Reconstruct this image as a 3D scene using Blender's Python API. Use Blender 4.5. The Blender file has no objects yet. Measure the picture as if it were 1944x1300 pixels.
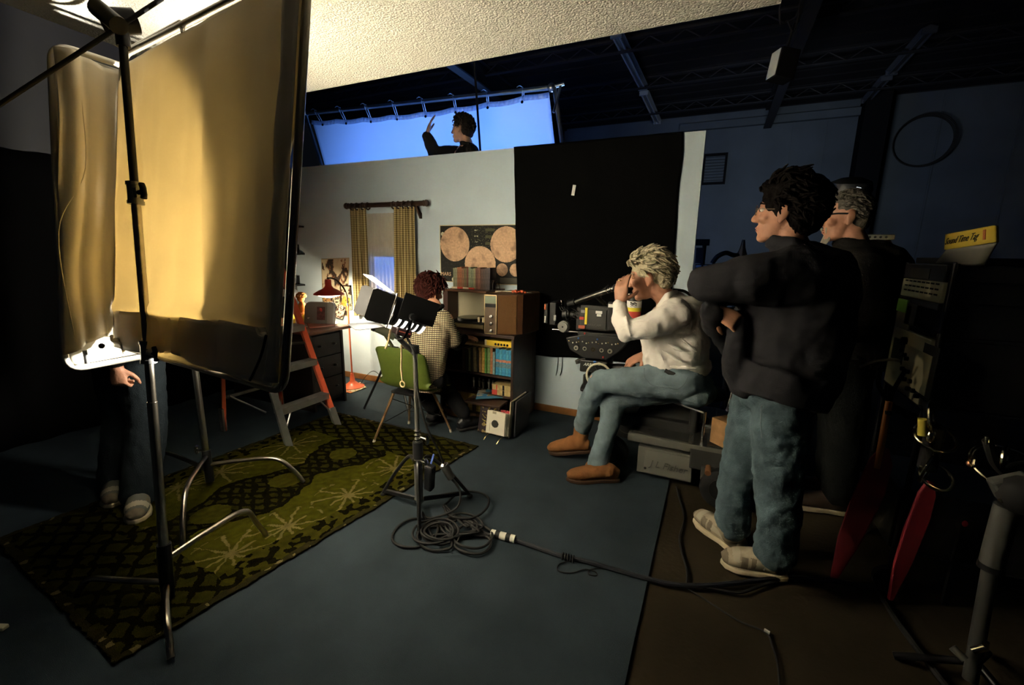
import bpy, bmesh, math, random
from mathutils import Vector as V, Matrix as M, noise as NZ
random.seed(7)
SC = bpy.context.scene
COL = SC.collection
PI = math.pi
R = math.radians

# ------------------------------------------------------------------ camera
FPX, YAW, PITCH, ROLL, CH = 830.0, .431, .202, .017, 1.5
cy, sy = math.cos(YAW), math.sin(YAW)
fwd = V((-sy*math.cos(PITCH), cy*math.cos(PITCH), -math.sin(PITCH)))
rt = V((cy, sy, 0)); up = rt.cross(fwd)
c_, s_ = math.cos(ROLL), math.sin(ROLL)
RT = rt*c_ + up*s_; UP = -rt*s_ + up*c_; FW = fwd
CAM = V((0, 0, CH))
cd = bpy.data.cameras.new('camera'); cam = bpy.data.objects.new('camera', cd); COL.objects.link(cam)
cam.matrix_world = M(((RT.x, UP.x, -FW.x, 0), (RT.y, UP.y, -FW.y, 0), (RT.z, UP.z, -FW.z, CH), (0, 0, 0, 1)))
cd.sensor_width = 36; cd.lens = FPX/1944*36; cd.clip_start = .02; cd.clip_end = 60
SC.camera = cam

# ------------------------------------------------------------------ exposure, world, lights
SC.view_settings.view_transform = 'Standard'; SC.view_settings.look = 'None'
SC.view_settings.gamma = 1; SC.view_settings.use_curve_mapping = False
SC.view_settings.exposure = 0.0
w = bpy.data.worlds.new('world'); SC.world = w; w.use_nodes = True
w.node_tree.nodes['Background'].inputs[0].default_value = (.45, .58, .85, 1)
w.node_tree.nodes['Background'].inputs[1].default_value = .004
SC.cycles.use_denoising = True
SC.cycles.max_bounces = 8; SC.cycles.diffuse_bounces = 5; SC.cycles.transparent_max_bounces = 12
SC.cycles.sample_clamp_indirect = 0; SC.cycles.caustics_reflective = False; SC.cycles.caustics_refractive = False

def light(name, kind, loc, aim, power, col, **kw):
    l = bpy.data.lights.new(name, kind); l.energy = power; l.color = col
    for k, v in kw.items(): setattr(l, k, v)
    o = bpy.data.objects.new(name, l); COL.objects.link(o); o.location = loc
    d = V(aim) - V(loc)
    o.rotation_euler = d.to_track_quat('-Z', 'Y').to_euler()
    return o
HEAD_POS = V((-1.50, 1.87, 1.17)); HEAD_AIM = V((-.53, -.80, .36)).normalized()
light('tungsten_beam', 'SPOT', HEAD_POS + HEAD_AIM*.088, HEAD_POS + HEAD_AIM*2, 1060, (1, .94, .80), spot_size=R(66), spot_blend=.25, shadow_soft_size=.045)
light('tungsten_spill', 'SPOT', HEAD_POS + HEAD_AIM*.088, HEAD_POS + HEAD_AIM*2, 215, (1, .92, .76), spot_size=R(150), spot_blend=.5, shadow_soft_size=.06)
light('blue_backlight', 'SPOT', (-2.3, 9.0, .9), (-3.05, 4.75, 2.05), 2700, (.16, .37, 1), spot_size=R(58), spot_blend=.8, shadow_soft_size=.15)
light('rear_wall_fill', 'AREA', (.25, 4.9, 2.3), (.55, 9.4, 2.5), 13, (.80, .90, 1), size=.8, spread=R(95))  # added fill to brighten the rear wall; no fixture belongs to it
light('desk_lamp_bulb', 'POINT', (-3.60, 3.30, 1.0), (0, 0, 0), 42, (1, .84, .58), shadow_soft_size=.035)

# ------------------------------------------------------------------ helpers
def at(px, py, Y):                  # the point of the photograph's pixel at depth Y
    d = RT*((px-972)/FPX) - UP*((py-650)/FPX) + FW
    return CAM + d*(Y/d.y)
def fl(px, py, z=0.0):              # the same on a horizontal plane
    d = RT*((px-972)/FPX) - UP*((py-650)/FPX) + FW
    return CAM + d*((z-CH)/d.z)

MATS = {}
def mat(name, col, rough=.6, metal=0, var=0, vs=8, bump=0, bs=60, spec=None, attr=False, trans=0, tcol=None, emit=0, sheen=0):
    if name in MATS: return MATS[name]
    if spec is None: spec = .06 if rough > .78 else (.25 if rough > .55 else .45)
    m = bpy.data.materials.new(name); m.use_nodes = True; nt = m.node_tree; N = nt.nodes; L = nt.links
    b = N['Principled BSDF']; out = N['Material Output']
    b.inputs['Base Color'].default_value = (*col, 1); b.inputs['Roughness'].default_value = rough
    b.inputs['Metallic'].default_value = metal; b.inputs['Specular IOR Level'].default_value = spec
    if sheen: b.inputs['Sheen Weight'].default_value = sheen
    src = None
    tc = N.new('ShaderNodeTexCoord')
    if attr:
        a = N.new('ShaderNodeAttribute'); a.attribute_name = 'Col'; src = a.outputs['Color']
        L.new(src, b.inputs['Base Color'])
    if var:
        n = N.new('ShaderNodeTexNoise'); n.inputs['Scale'].default_value = vs; n.inputs['Detail'].default_value = 5
        L.new(tc.outputs['Object'], n.inputs['Vector'])
        mr = N.new('ShaderNodeMapRange'); mr.inputs[1].default_value = .3; mr.inputs[2].default_value = .7
        mr.inputs[3].default_value = 1-var; mr.inputs[4].default_value = 1+var
        L.new(n.outputs['Fac'], mr.inputs[0])
        vm = N.new('ShaderNodeVectorMath'); vm.operation = 'SCALE'
        if src: L.new(src, vm.inputs[0])
        else: vm.inputs[0].default_value = col
        L.new(mr.outputs[0], vm.inputs['Scale']); src = vm.outputs[0]
        L.new(src, b.inputs['Base Color'])
    nb = None
    if bump:
        n2 = N.new('ShaderNodeTexNoise'); n2.inputs['Scale'].default_value = bs; n2.inputs['Detail'].default_value = 4
        L.new(tc.outputs['Object'], n2.inputs['Vector'])
        nb = N.new('ShaderNodeBump'); nb.inputs['Strength'].default_value = bump; nb.inputs['Distance'].default_value = .02
        L.new(n2.outputs['Fac'], nb.inputs['Height']); L.new(nb.outputs[0], b.inputs['Normal'])
    if trans:
        t = N.new('ShaderNodeBsdfTranslucent'); t.inputs[0].default_value = (*(tcol or col), 1)
        if nb: L.new(nb.outputs[0], t.inputs['Normal'])
        mx = N.new('ShaderNodeMixShader'); mx.inputs[0].default_value = trans
        L.new(b.outputs[0], mx.inputs[1]); L.new(t.outputs[0], mx.inputs[2]); L.new(mx.outputs[0], out.inputs[0])
    if emit:
        b.inputs['Emission Color'].default_value = (*col, 1); b.inputs['Emission Strength'].default_value = emit
    MATS[name] = m
    return m

ORG = {}
def tag(o, label=None, cat=None, group=None, kind=None):
    if label: o['label'] = label
    if cat: o['category'] = cat
    if group: o['group'] = group
    if kind: o['kind'] = kind
    return o
def thing(name, label, cat, base=(0, 0, 0), group=None):
    o = bpy.data.objects.new(name, None); COL.objects.link(o); o.location = base; o.empty_display_size = .05
    ORG[o] = V(base)
    return tag(o, label, cat, group)
def kids(o): return [c for c in bpy.data.objects if c.parent == o]
def dup(o, loc=None, rz=None, label=None, parent=None):
    c = o.copy(); COL.objects.link(c)
    if parent: c.parent = parent
    for ch in kids(o): dup(ch, parent=c)
    if loc is not None: c.location = loc
    if rz is not None: c.rotation_euler = (0, 0, rz)
    if label: c['label'] = label
    return c

def cr(pts, n=8, closed=False):      # Catmull-Rom through points
    P = [V(p) for p in pts]; out = []
    m = len(P)
    rng = range(m) if closed else range(m-1)
    for i in rng:
        g = (lambda k: P[k % m]) if closed else (lambda k: P[max(0, min(m-1, k))])
        a, b, c, d = g(i-1), g(i), g(i+1), g(i+2)
        for j in range(n):
            t = j/n
            out.append(.5*((2*b)+(c-a)*t+(2*a-5*b+4*c-d)*t*t+(3*b-a-3*c+d)*t**3))
    if not closed: out.append(P[-1].copy())
    return out
def basis(d, side=None):
    d = V(d).normalized()
    if side is None: side = V((0, 0, 1)) if abs(d.z) < .9 else V((1, 0, 0))
    a = V(side) - d*d.dot(V(side))
    if a.length < 1e-6: a = d.orthogonal()
    a.normalize(); return a, d.cross(a), d
def frame(o, x=None, y=None, z=None):   # 4x4 from origin and axes
    m = M.Identity(4)
    for i, a in enumerate((x, y, z)):
        for j in range(3): m[j][i] = a[j]
    for j in range(3): m[j][3] = o[j]
    return m

class MB:
    def __init__(s): s.v = []; s.f = []; s.c = None
    def add(s, vs, fs):
        k = len(s.v); s.v += [V(v) for v in vs]; s.f += [tuple(i+k for i in f) for f in fs]; return s
    def box(s, c, d, rot=None):
        x, y, z = d[0]/2, d[1]/2, d[2]/2
        vs = [V(p) for p in ((-x,-y,-z),(x,-y,-z),(x,y,-z),(-x,y,-z),(-x,-y,z),(x,-y,z),(x,y,z),(-x,y,z))]
        if rot is not None:
            if not isinstance(rot, M): 
                from mathutils import Euler
                rot = Euler(rot).to_matrix()
            vs = [rot.to_3x3() @ v for v in vs]
        return s.add([v+V(c) for v in vs], [(0,3,2,1),(4,5,6,7),(0,1,5,4),(1,2,6,5),(2,3,7,6),(3,0,4,7)])
    def bx(s, a, b):                      # box from two corners
        return s.box([(a[i]+b[i])/2 for i in range(3)], [abs(b[i]-a[i]) for i in range(3)])
    def loft(s, pts, rad, n=12, side=None, closed=False, cap=True):
        P = [V(p) for p in pts]; m = len(P); vs = []; pa = None
        for i, p in enumerate(P):
            if closed: d = P[(i+1) % m] - P[i-1]
            else: d = P[min(i+1, m-1)] - P[max(i-1, 0)]
            if d.length < 1e-9: d = V((0, 0, 1))
            if side is not None: a, b, d = basis(d, side)
            else:
                a, b, d = basis(d, pa); pa = a
            r = rad[i] if isinstance(rad, list) else rad
            ra, rb = (r if isinstance(r, (list, tuple)) else (r, r))
            for k in range(n):
                t = 2*PI*k/n; vs.append(p + a*ra*math.cos(t) + b*rb*math.sin(t))
        fs = []
        for i in range(m if closed else m-1):
            j = (i+1) % m
            for k in range(n):
                l = (k+1) % n; fs.append((i*n+k, i*n+l, j*n+l, j*n+k))
        if cap and not closed:
            fs.append(tuple(range(n))[::-1]); fs.append(tuple(range((m-1)*n, m*n)))
        return s.add(vs, fs)
    tube = loft
    def cyl(s, a, b, r, r2=None, n=16): return s.loft([a, b], [(r, r), (r2 or r, r2 or r)], n)
    def cap(s, a, b, ra, rb=None, n=12):      # tapered capsule
        a, b = V(a), V(b); rb = ra if rb is None else rb
        d = (b-a); 
        if d.length < 1e-6: return s.ell(a, (ra,)*3)
        d = d.normalized(); P = []; Q = []
        for t in (-1, -.82, -.45, 0):
            P.append(a + d*ra*t); Q.append(max(.02, math.sqrt(max(0, 1-t*t)))*ra)
        for t in (0, .45, .82, 1):
            P.append(b + d*rb*t); Q.append(max(.02, math.sqrt(max(0, 1-t*t)))*rb)
        return s.loft(P, [(q, q) for q in Q], n)
    def chain(s, pts, rad, n=12):
        for i in range(len(pts)-1): s.cap(pts[i], pts[i+1], rad[i], rad[i+1], n)
        return s
    def ell(s, c, r, rot=None, n=14):
        vs = []; fs = []; h = n//2
        for i in range(h+1):
            t = PI*i/h
            for k in range(n):
                p = 2*PI*k/n; v = V((r[0]*math.sin(t)*math.cos(p), r[1]*math.sin(t)*math.sin(p), -r[2]*math.cos(t)))
                if i in (0, h): v = V((0, 0, -r[2] if i == 0 else r[2])) + V((.0005*math.cos(p), .0005*math.sin(p), 0))
                vs.append((rot.to_3x3() @ v if rot is not None else v) + V(c))
        for i in range(h):
            for k in range(n):
                l = (k+1) % n; fs.append((i*n+k, i*n+l, (i+1)*n+l, (i+1)*n+k))
        fs.append(tuple(range(n))[::-1]); fs.append(tuple(range(h*n, h*n+n)))
        return s.add(vs, fs)
    def lathe(s, prof, mtx=None, n=24):
        vs = []; m = len(prof)
        for r, z in prof:
            for k in range(n):
                t = 2*PI*k/n; v = V((r*math.cos(t), r*math.sin(t), z)); vs.append(mtx @ v if mtx is not None else v)
        fs = [(i*n+k, i*n+(k+1) % n, (i+1)*n+(k+1) % n, (i+1)*n+k) for i in range(m-1) for k in range(n)]
        if prof[0][0] > 1e-4: fs.append(tuple(range(n))[::-1])
        if prof[-1][0] > 1e-4: fs.append(tuple(range((m-1)*n, m*n)))
        return s.add(vs, fs)
    def prism(s, poly, h, mtx):           # polygon in xy extruded along z
        n = len(poly); vs = [mtx @ V((x, y, 0)) for x, y in poly] + [mtx @ V((x, y, h)) for x, y in poly]
        fs = [tuple(range(n))[::-1], tuple(range(n, 2*n))] + [(i, (i+1) % n, n+(i+1) % n, n+i) for i in range(n)]
        return s.add(vs, fs)
    def torus(s, c, r, rr, axis=(0, 0, 1), n=32, k=8, arc=(0, 2*PI)):
        a, b, d = basis(axis)
        full = abs(arc[1]-arc[0]-2*PI) < 1e-6
        P = [V(c) + a*r*math.cos(t) + b*r*math.sin(t) for t in [arc[0]+(arc[1]-arc[0])*i/n for i in range(n if full else n+1)]]
        return s.loft(P, rr, k, closed=full)
    def build(s, name, m, parent=None, ang=40, bev=0, sub=0, sol=0, fixn=True):
        me = bpy.data.meshes.new(name)
        lo = V((min(v.x for v in s.v), min(v.y for v in s.v), min(v.z for v in s.v)))
        hi = V((max(v.x for v in s.v), max(v.y for v in s.v), max(v.z for v in s.v)))
        ce = (lo+hi)/2
        if parent is None: ce.z = lo.z
        me.from_pydata([v-ce for v in s.v], [], s.f); me.validate()
        if s.c:
            a = me.color_attributes.new('Col', 'FLOAT_COLOR', 'CORNER'); buf = []
            for p in me.polygons: buf += [*s.c[p.index], 1.0]*p.loop_total
            a.data.foreach_set('color', buf)
        if fixn and not s.c:
            bm = bmesh.new(); bm.from_mesh(me); bmesh.ops.recalc_face_normals(bm, faces=bm.faces); bm.to_mesh(me); bm.free()
        if ang:
            me.polygons.foreach_set('use_smooth', [True]*len(me.polygons)); me.set_sharp_from_angle(angle=R(ang))
        o = bpy.data.objects.new(name, me); COL.objects.link(o)
        if isinstance(m, (list, tuple)):
            for q in m: me.materials.append(q)
        elif m: me.materials.append(m)
        ORG[o] = ce
        if parent: o.parent = parent; o.location = ce - ORG[parent]
        else: o.location = ce
        if bev:
            b = o.modifiers.new('bevel', 'BEVEL'); b.width = bev; b.segments = 2; b.limit_method = 'ANGLE'; b.angle_limit = R(40)
        if sub: q = o.modifiers.new('sub', 'SUBSURF'); q.levels = q.render_levels = sub
        if sol: q = o.modifiers.new('sol', 'SOLIDIFY'); q.thickness = sol; q.offset = 0
        return o
def bake(o):
    dg = bpy.context.evaluated_depsgraph_get(); me = bpy.data.meshes.new_from_object(o.evaluated_get(dg))
    o.modifiers.clear(); old = o.data; o.data = me; bpy.data.meshes.remove(old); return o
def blob(mb, name, m, parent=None, vox=.01, sm=4, disp=0, ds=.08, fac=.5):   # one continuous surface from overlapping solids
    o = mb.build(name, m, parent, ang=0)
    r = o.modifiers.new('r', 'REMESH'); r.mode = 'VOXEL'; r.voxel_size = vox; r.use_smooth_shade = True
    if sm: q = o.modifiers.new('s', 'SMOOTH'); q.iterations = sm; q.factor = fac
    if disp:
        t = bpy.data.textures.new(name+'_wrinkle', 'CLOUDS'); t.noise_scale = ds; t.noise_depth = 2
        d = o.modifiers.new('d', 'DISPLACE'); d.texture = t; d.strength = disp; d.mid_level = .5
    bake(o)
    o.data.polygons.foreach_set('use_smooth', [True]*len(o.data.polygons))
    if m and not o.data.materials: o.data.materials.append(m)
    return o
def sheet(name, c, nx, ny, m, parent=None, col=None, disp=None, sol=.002, ang=180):
    """grid between corners c=(p00,p10,p01,p11); col(u,v) gives pattern colour; disp(u,v) an offset"""
    p00, p10, p01, p11 = [V(p) for p in c]; mb = MB(); vs = []
    for j in range(ny+1):
        v = j/ny
        for i in range(nx+1):
            u = i/nx; p = (p00*(1-u)+p10*u)*(1-v)+(p01*(1-u)+p11*u)*v
            if disp: p = p + V(disp(u, v))
            vs.append(p)
    k = nx+1
    mb.add(vs, [(j*k+i, j*k+i+1, (j+1)*k+i+1, (j+1)*k+i) for j in range(ny) for i in range(nx)])
    if col: mb.c = [col((i+.5)/nx, (j+.5)/ny) for j in range(ny) for i in range(nx)]
    return mb.build(name, m, parent, ang=ang, sol=sol, fixn=False)
def text(body, size, mtx, m, name='lettering', parent=None, ext=.0006, shear=0, align='CENTER'):
    cu = bpy.data.curves.new(name, 'FONT'); cu.body = body; cu.size = size; cu.extrude = ext; cu.shear = shear
    cu.align_x = align; cu.align_y = 'CENTER'; cu.resolution_u = 2
    t = bpy.data.objects.new(name, cu); COL.objects.link(t)
    dg = bpy.context.evaluated_depsgraph_get(); me = bpy.data.meshes.new_from_object(t.evaluated_get(dg))
    bpy.data.objects.remove(t)
    mb = MB(); mb.add([mtx @ v.co for v in me.vertices], [tuple(p.vertices) for p in me.polygons])
    bpy.data.meshes.remove(me)
    return mb.build(name, m, parent, ang=30)
def fm(o, x, y):                           # frame with face axes x (reading) and y (up); z is outwards
    x = V(x).normalized(); y = V(y); y = (y - x*x.dot(y)).normalized(); return frame(V(o), x, y, x.cross(y))
def lerp(a, b, t): return a+(b-a)*t
def mixc(a, b, t): return tuple(a[i]+(b[i]-a[i])*t for i in range(3))
def smooth(a, b, x):
    t = max(0, min(1, (x-a)/(b-a))); return t*t*(3-2*t)
def nz(x, y, z=0): return NZ.noise(V((x, y, z)))

# shared materials
BLACK = mat('black_paint', (.012, .012, .013), .45)
BLKM = mat('black_metal', (.02, .02, .022), .35, .6)
RUBR = mat('black_rubber', (.014, .014, .014), .7)
STEEL = mat('chrome_steel', (.62, .60, .56), .25, 1, var=.15, vs=20)
ALU = mat('brushed_aluminium', (.52, .52, .50), .38, .9, var=.12, vs=15)
GREYM = mat('grey_metal', (.22, .22, .22), .4, .7)
WOOD = mat('stained_wood', (.22, .10, .035), .5, var=.3, vs=12)
DKWOOD = mat('dark_wood', (.035, .017, .010), .45, var=.35, vs=14)
SKIN = mat('skin', (.48, .235, .145), .5, var=.12, vs=18, bump=.12, bs=90)
JEAN = mat('blue_denim', (.17, .23, .26), .85, var=.30, vs=9, bump=.35, bs=220)
WHITE = mat('white_paint', (.78, .77, .72), .6)
CREAM = mat('cream_paper', (.72, .62, .42), .7, var=.1)
YELL = mat('yellow_print', (.75, .52, .05), .6)
REDP = mat('red_print', (.55, .06, .04), .55)
INK = mat('black_ink', (.012, .012, .012), .7)
PAINTED = mat('printed_paper', (.5, .5, .5), .65, attr=True)
CLOTHP = mat('woven_cloth', (.5, .5, .5), .9, attr=True, bump=.3, bs=160)
# ------------------------------------------------------------------ the setting
YW = 3.79                      # set wall
def struct(mb, name, m, **k): return tag(mb.build(name, m, **k), kind='structure')
CONC = mat('bare_concrete', (.032, .025, .015), .8, var=.28, vs=2.2, bump=.12, bs=40)
struct(MB().bx((-8, -3, -.12), (7, 9.6, -.004)), 'floor', CONC, ang=0)
CARPET = mat('blue_carpet', (.038, .053, .064), .95, var=.22, vs=2.6, bump=.5, bs=420, spec=.1)
tag(MB().bx((-4.66, -2, -.004), (-.152, YW, .008)).build('carpet', CARPET, ang=0), 'flat blue-grey carpet covering the floor of the bedroom set', 'carpet')
WALL = mat('pale_blue_wall_paint', (.545, .66, .735), .75, var=.04, vs=3, bump=.05, bs=120)
mb = MB(); wx0, wx1, wz0, wz1 = -3.53, -3.07, .87, 1.84
mb.bx((-4.66, YW, 0), (wx0, YW+.09, 2.42)); mb.bx((wx1, YW, 0), (-.178, YW+.09, 2.42))
mb.bx((wx0, YW, 0), (wx1, YW+.09, wz0)); mb.bx((wx0, YW, wz1), (wx1, YW+.09, 2.42))
struct(mb, 'wall_back', WALL, ang=0)
GWALL = mat('unlit_grey_wall', (.085, .085, .085), .85, var=.08, vs=2)
struct(MB().bx((-4.75, -2.5, 0), (-4.66, YW+.09, 3.4)), 'wall_left', GWALL, ang=0)
BASEW = mat('varnished_pine', (.26, .115, .035), .4, var=.25, vs=10)
DUV = mat('black_duvetyne', (.004, .004, .004), .95, spec=0, bump=.15, bs=200)
o = sheet('black_drape', [(-4.635, -1.9, .01), (-4.635, 3.7, .01), (-4.64, -1.9, 2.17), (-4.64, 3.7, 2.16)], 90, 12, DUV, disp=lambda u, v: (.018*math.sin(u*120+3*nz(u*9, v)), 0, 0), sol=.004); tag(o, 'black drape covering the lower part of the grey wall at the left', 'drape')
struct(MB().bx((-4.66, YW-.016, .008), (-.178, YW-.001, .075)), 'baseboard_back', BASEW, bev=.004, ang=0)
# textured ceiling of the set
POP = mat('popcorn_plaster', (.60, .58, .52), .9, bump=0)
nt = POP.node_tree; bs_ = nt.nodes['Principled BSDF']; tc = nt.nodes.new('ShaderNodeTexCoord')
vo = nt.nodes.new('ShaderNodeTexVoronoi'); vo.inputs['Scale'].default_value = 105; vo.inputs['Randomness'].default_value = 1
nn = nt.nodes.new('ShaderNodeTexNoise'); nn.inputs['Scale'].default_value = 150; nn.inputs['Detail'].default_value = 4
ad = nt.nodes.new('ShaderNodeMath'); ad.operation = 'SUBTRACT'; bp = nt.nodes.new('ShaderNodeBump'); bp.inputs['Strength'].default_value = .55; bp.inputs['Distance'].default_value = .012
for a, b in ((tc.outputs['Object'], vo.inputs['Vector']), (tc.outputs['Object'], nn.inputs['Vector']), (nn.outputs['Fac'], ad.inputs[0]), (vo.outputs['Distance'], ad.inputs[1]), (ad.outputs[0], bp.inputs['Height']), (bp.outputs[0], bs_.inputs['Normal'])): nt.links.new(a, b)
c0, c1 = fl(575, 175, 2.44), fl(1480, 10, 2.44)
poly = [(-2.63, .35), (.118, .35), (.118, 2.125), (-2.40, 2.118), (-3.05, 2.116), (-2.72, 1.30)]
struct(MB().prism(poly, .05, M.Translation((0, 0, 2.44))), 'ceiling', POP, ang=0)
EDGE = mat('pale_ceiling_edge', (.75, .74, .70), .6)
# the stage around the set
DBLUE = mat('dark_stage_wall', (.075, .088, .10), .8, var=.15, vs=1.5)
YR = 9.4
mb = MB(); mb.bx((-8, YR, 0), (7, YR+.2, 4.05))
for x in (.15, .95, 1.45, 2.9, 3.8): mb.bx((x-.012, YR-.012, 0), (x+.012, YR, 4.0))
struct(mb, 'wall_rear', DBLUE, ang=0)
struct(MB().bx((6.6, -3, 0), (6.8, YR, 4.05)), 'wall_right', DBLUE, ang=0)
ROOF = mat('dark_roof_deck', (.012, .012, .014), .8, var=.3, vs=1.2)
mb = MB()
for i in range(62): mb.bx((-8, -.2+i*.16, 4.05+.02*(i % 2)), (7, -.04+i*.16, 4.10+.02*(i % 2)))
struct(mb, 'ceiling', ROOF, ang=0)
BEAM = mat('dark_steel_beam', (.015, .015, .018), .7)
for i, x in enumerate((-3.2, .55)):
    mb = MB(); mb.bx((x-.06, 1.5, 3.72), (x+.06, YR, 3.74)).bx((x-.06, 1.5, 4.02), (x+.06, YR, 4.05)).bx((x-.008, 1.5, 3.74), (x+.008, YR, 4.02))
    struct(mb, 'trim_%d' % (i+1), BEAM, ang=0)
for i, y in enumerate((4.6, 5.9, 7.2, 8.5)):
    mb = MB().bx((-6, y-.03, 3.90), (6.5, y+.03, 3.915)).bx((-6, y-.03, 4.03), (6.5, y+.03, 4.05))
    for k in range(31): mb.cyl((-6+k*.4, y, 3.91), (-5.8+k*.4, y, 4.035), .008, n=5); mb.cyl((-5.8+k*.4, y, 4.035), (-5.6+k*.4, y, 3.91), .008, n=5)
    struct(mb, 'trim_%d' % (i+3), BEAM, ang=0)
struct(MB().bx((-.9, YR-.10, 3.78), (1.95, YR-.002, 3.90)), 'trim_7', DBLUE, ang=0)
PILL = mat('black_steel_column', (.008, .008, .009), .9, spec=0)
struct(MB().bx((1.85, YR-.35, 0), (2.17, YR-.002, 4.04)), 'trim_8', PILL, ang=0)
# louvred vent
p, q = at(1340, 297, YR-.02), at(1372, 345, YR-.02)
t = thing('wall_vent', 'dark louvred vent high on the rear stage wall', 'vent', ((p.x+q.x)/2, YR-.03, q.z))
mb = MB()
for a, b in (((p.x-.04, q.z-.04), (q.x+.04, q.z)), ((p.x-.04, p.z), (q.x+.04, p.z+.04)), ((p.x-.04, q.z), (p.x, p.z)), ((q.x, q.z), (q.x+.04, p.z))): mb.bx((a[0], YR-.05, a[1]), (b[0], YR, b[1]))
mb.build('frame', PILL, t, ang=0); mb = MB(); n = 9
for i in range(n):
    z = q.z+(i+.5)*(p.z-q.z)/n; mb.box(((p.x+q.x)/2, YR-.025, z), (q.x-p.x, .04, .012), (R(35), 0, 0))
mb.build('louvre', DBLUE, t, ang=0)
# fluorescent fittings (off)
FLU = mat('enamelled_fitting', (.22, .24, .26), .5)
fx = [((-1.31, 5.55), (-1.28, 7.32), 'unlit fluorescent strip emerging from behind the textured ceiling edge'), ((-1.30, 7.55), (-1.30, 9.2), 'unlit fluorescent strip nearest the dark rear wall, above the black cloth'),
      ((1.84, 6.75), (1.86, 8.0), 'faint unlit fluorescent strip high at the top right of the dark roof'), ((1.86, 8.2), (1.88, 9.2), 'faint unlit fluorescent strip beside the top of the black column')]
for a, b, lab in fx:
    FLU = mat('enamelled_fitting', (.22, .24, .26), .5) if a[0] < 0 else mat('dimmed_fitting', (.05, .055, .07), .7)  # right-hand strips: darker copy, their dim light is put into the colour
    t = thing('fluorescent_light', lab, 'ceiling light', ((a[0]+b[0])/2, (a[1]+b[1])/2, 3.9), 'fluorescent strips on the stage roof')
    d = V((b[0]-a[0], b[1]-a[1], 0)); s = V((1, 0, 0))
    A, B = V((a[0], a[1], 3.98)), V((b[0], b[1], 3.98))
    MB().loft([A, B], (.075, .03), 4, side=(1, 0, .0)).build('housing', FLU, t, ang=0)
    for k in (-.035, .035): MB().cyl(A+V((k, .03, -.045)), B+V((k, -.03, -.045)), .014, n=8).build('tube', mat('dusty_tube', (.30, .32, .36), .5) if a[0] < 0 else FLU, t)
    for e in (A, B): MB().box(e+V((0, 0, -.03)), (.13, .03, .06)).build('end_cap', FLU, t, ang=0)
    for k in (.2, .8): MB().cyl(A.lerp(B, k), A.lerp(B, k)+V((0, 0, .08)), .006, n=6).build('hanger', BLKM, t)
# hanging box light
a, b = at(1467, 95, 4.2), at(1480, 150, 4.2)
t = thing('hanging_box', 'small pale-faced box hanging from a cable under the dark stage roof', 'box', (a.x, 4.2, b.z))
mtx = M.Translation(((a.x+b.x)/2+.05, 4.25, (a.z+b.z)/2)) @ M.Rotation(R(28), 4, 'Z') @ M.Rotation(R(8), 4, 'Y')
MB().box(mtx.translation, (.15, .13, .21), mtx).build('housing', PILL, t, bev=.006, ang=0)
f = mtx @ V((-.077, 0, 0)); MB().box(f, (.006, .11, .19), mtx).build('face', mat('dull_white_plastic', (.75, .75, .62), .5), t, bev=.002, ang=0)
MB().tube(cr([mtx @ V((0, 0, .115)), at(1500, 72, 4.2), at(1508, 48, 4.25), at(1520, 20, 4.3), (at(1520, 20, 4.3).x+.05, 4.4, 4.04)]), .008, 6).build('cable', RUBR, t)
MB().tube(cr([at(1476, 4, 4.15)+V((0,0,.9)), at(1480, 20, 4.15), at(1495, 40, 4.2), at(1512, 46, 4.2), at(1520, 10, 4.25)+V((0,0,.6))]), .006, 6).build('cable_loop', RUBR, t)
# coil hung on the rear wall right of the column
mb = MB(); c = at(1752, 268, YR-.05)
for i in range(4): mb.torus(c+V((nz(i, 0)*.05, -.02*i, nz(0, i)*.05)), .36+.008*i, .007, axis=(0.05, 1, .03*i), n=36, k=6)
tag(mb.build('cable_coil', RUBR), 'coil of black cable hung on the dark rear wall right of the column', 'cable')

# ------------------------------------------------------------------ window
w1 = MB(); F = .045
for a, b in (((wx0, wz0), (wx1, wz0+F)), ((wx0, wz1-F), (wx1, wz1)), ((wx0, wz0), (wx0+F, wz1)), ((wx1-F, wz0), (wx1, wz1))): w1.bx((a[0], YW+.02, a[1]), (b[0], YW+.07, b[1]))
win = tag(w1.build('window_1', WOOD, ang=0), kind='structure')
MB().bx((wx0-.03, YW-.05, wz0-.05), (wx1+.03, YW+.03, wz0)).build('window_sill', mat('amber_wood', (.42, .20, .06), .4, var=.2), win, bev=.006, ang=0)
GL = mat('window_glass', (.9, .95, 1), .02); n_ = GL.node_tree
tr = n_.nodes.new('ShaderNodeBsdfTransparent'); gg = n_.nodes.new('ShaderNodeBsdfGlossy'); gg.inputs[1].default_value = .02
mx = n_.nodes.new('ShaderNodeMixShader'); mx.inputs[0].default_value = .06
n_.links.new(tr.outputs[0], mx.inputs[1]); n_.links.new(gg.outputs[0], mx.inputs[2]); n_.links.new(mx.outputs[0], n_.nodes['Material Output'].inputs[0])
MB().bx((wx0+.04, YW+.045, wz0+.04), (wx1-.04, YW+.049, wz1-.04)).build('window_pane', GL, win, ang=0)
BLIND = mat('cream_blind', (.62, .55, .40), .8, trans=.2)
t = thing('roller_blind', 'cream roller blind pulled half down behind the sheer curtain', 'blind', (-3.3, YW+.012, 1.45))
MB().bx((wx0+.01, YW+.006, 1.44), (wx1-.01, YW+.009, wz1-.02)).build('fabric', BLIND, t, ang=0)
MB().cyl((wx0, YW+.008, wz1-.02), (wx1, YW+.008, wz1-.02), .014).build('roller', WOOD, t)
MB().bx((wx0+.01, YW+.002, 1.435), (wx1-.01, YW+.013, 1.452)).build('bottom_bar', WOOD, t, bev=.002, ang=0)
SHEER = mat('sheer_voile', (.80, .78, .70), .9, trans=.5); n_ = SHEER.node_tree
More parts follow.
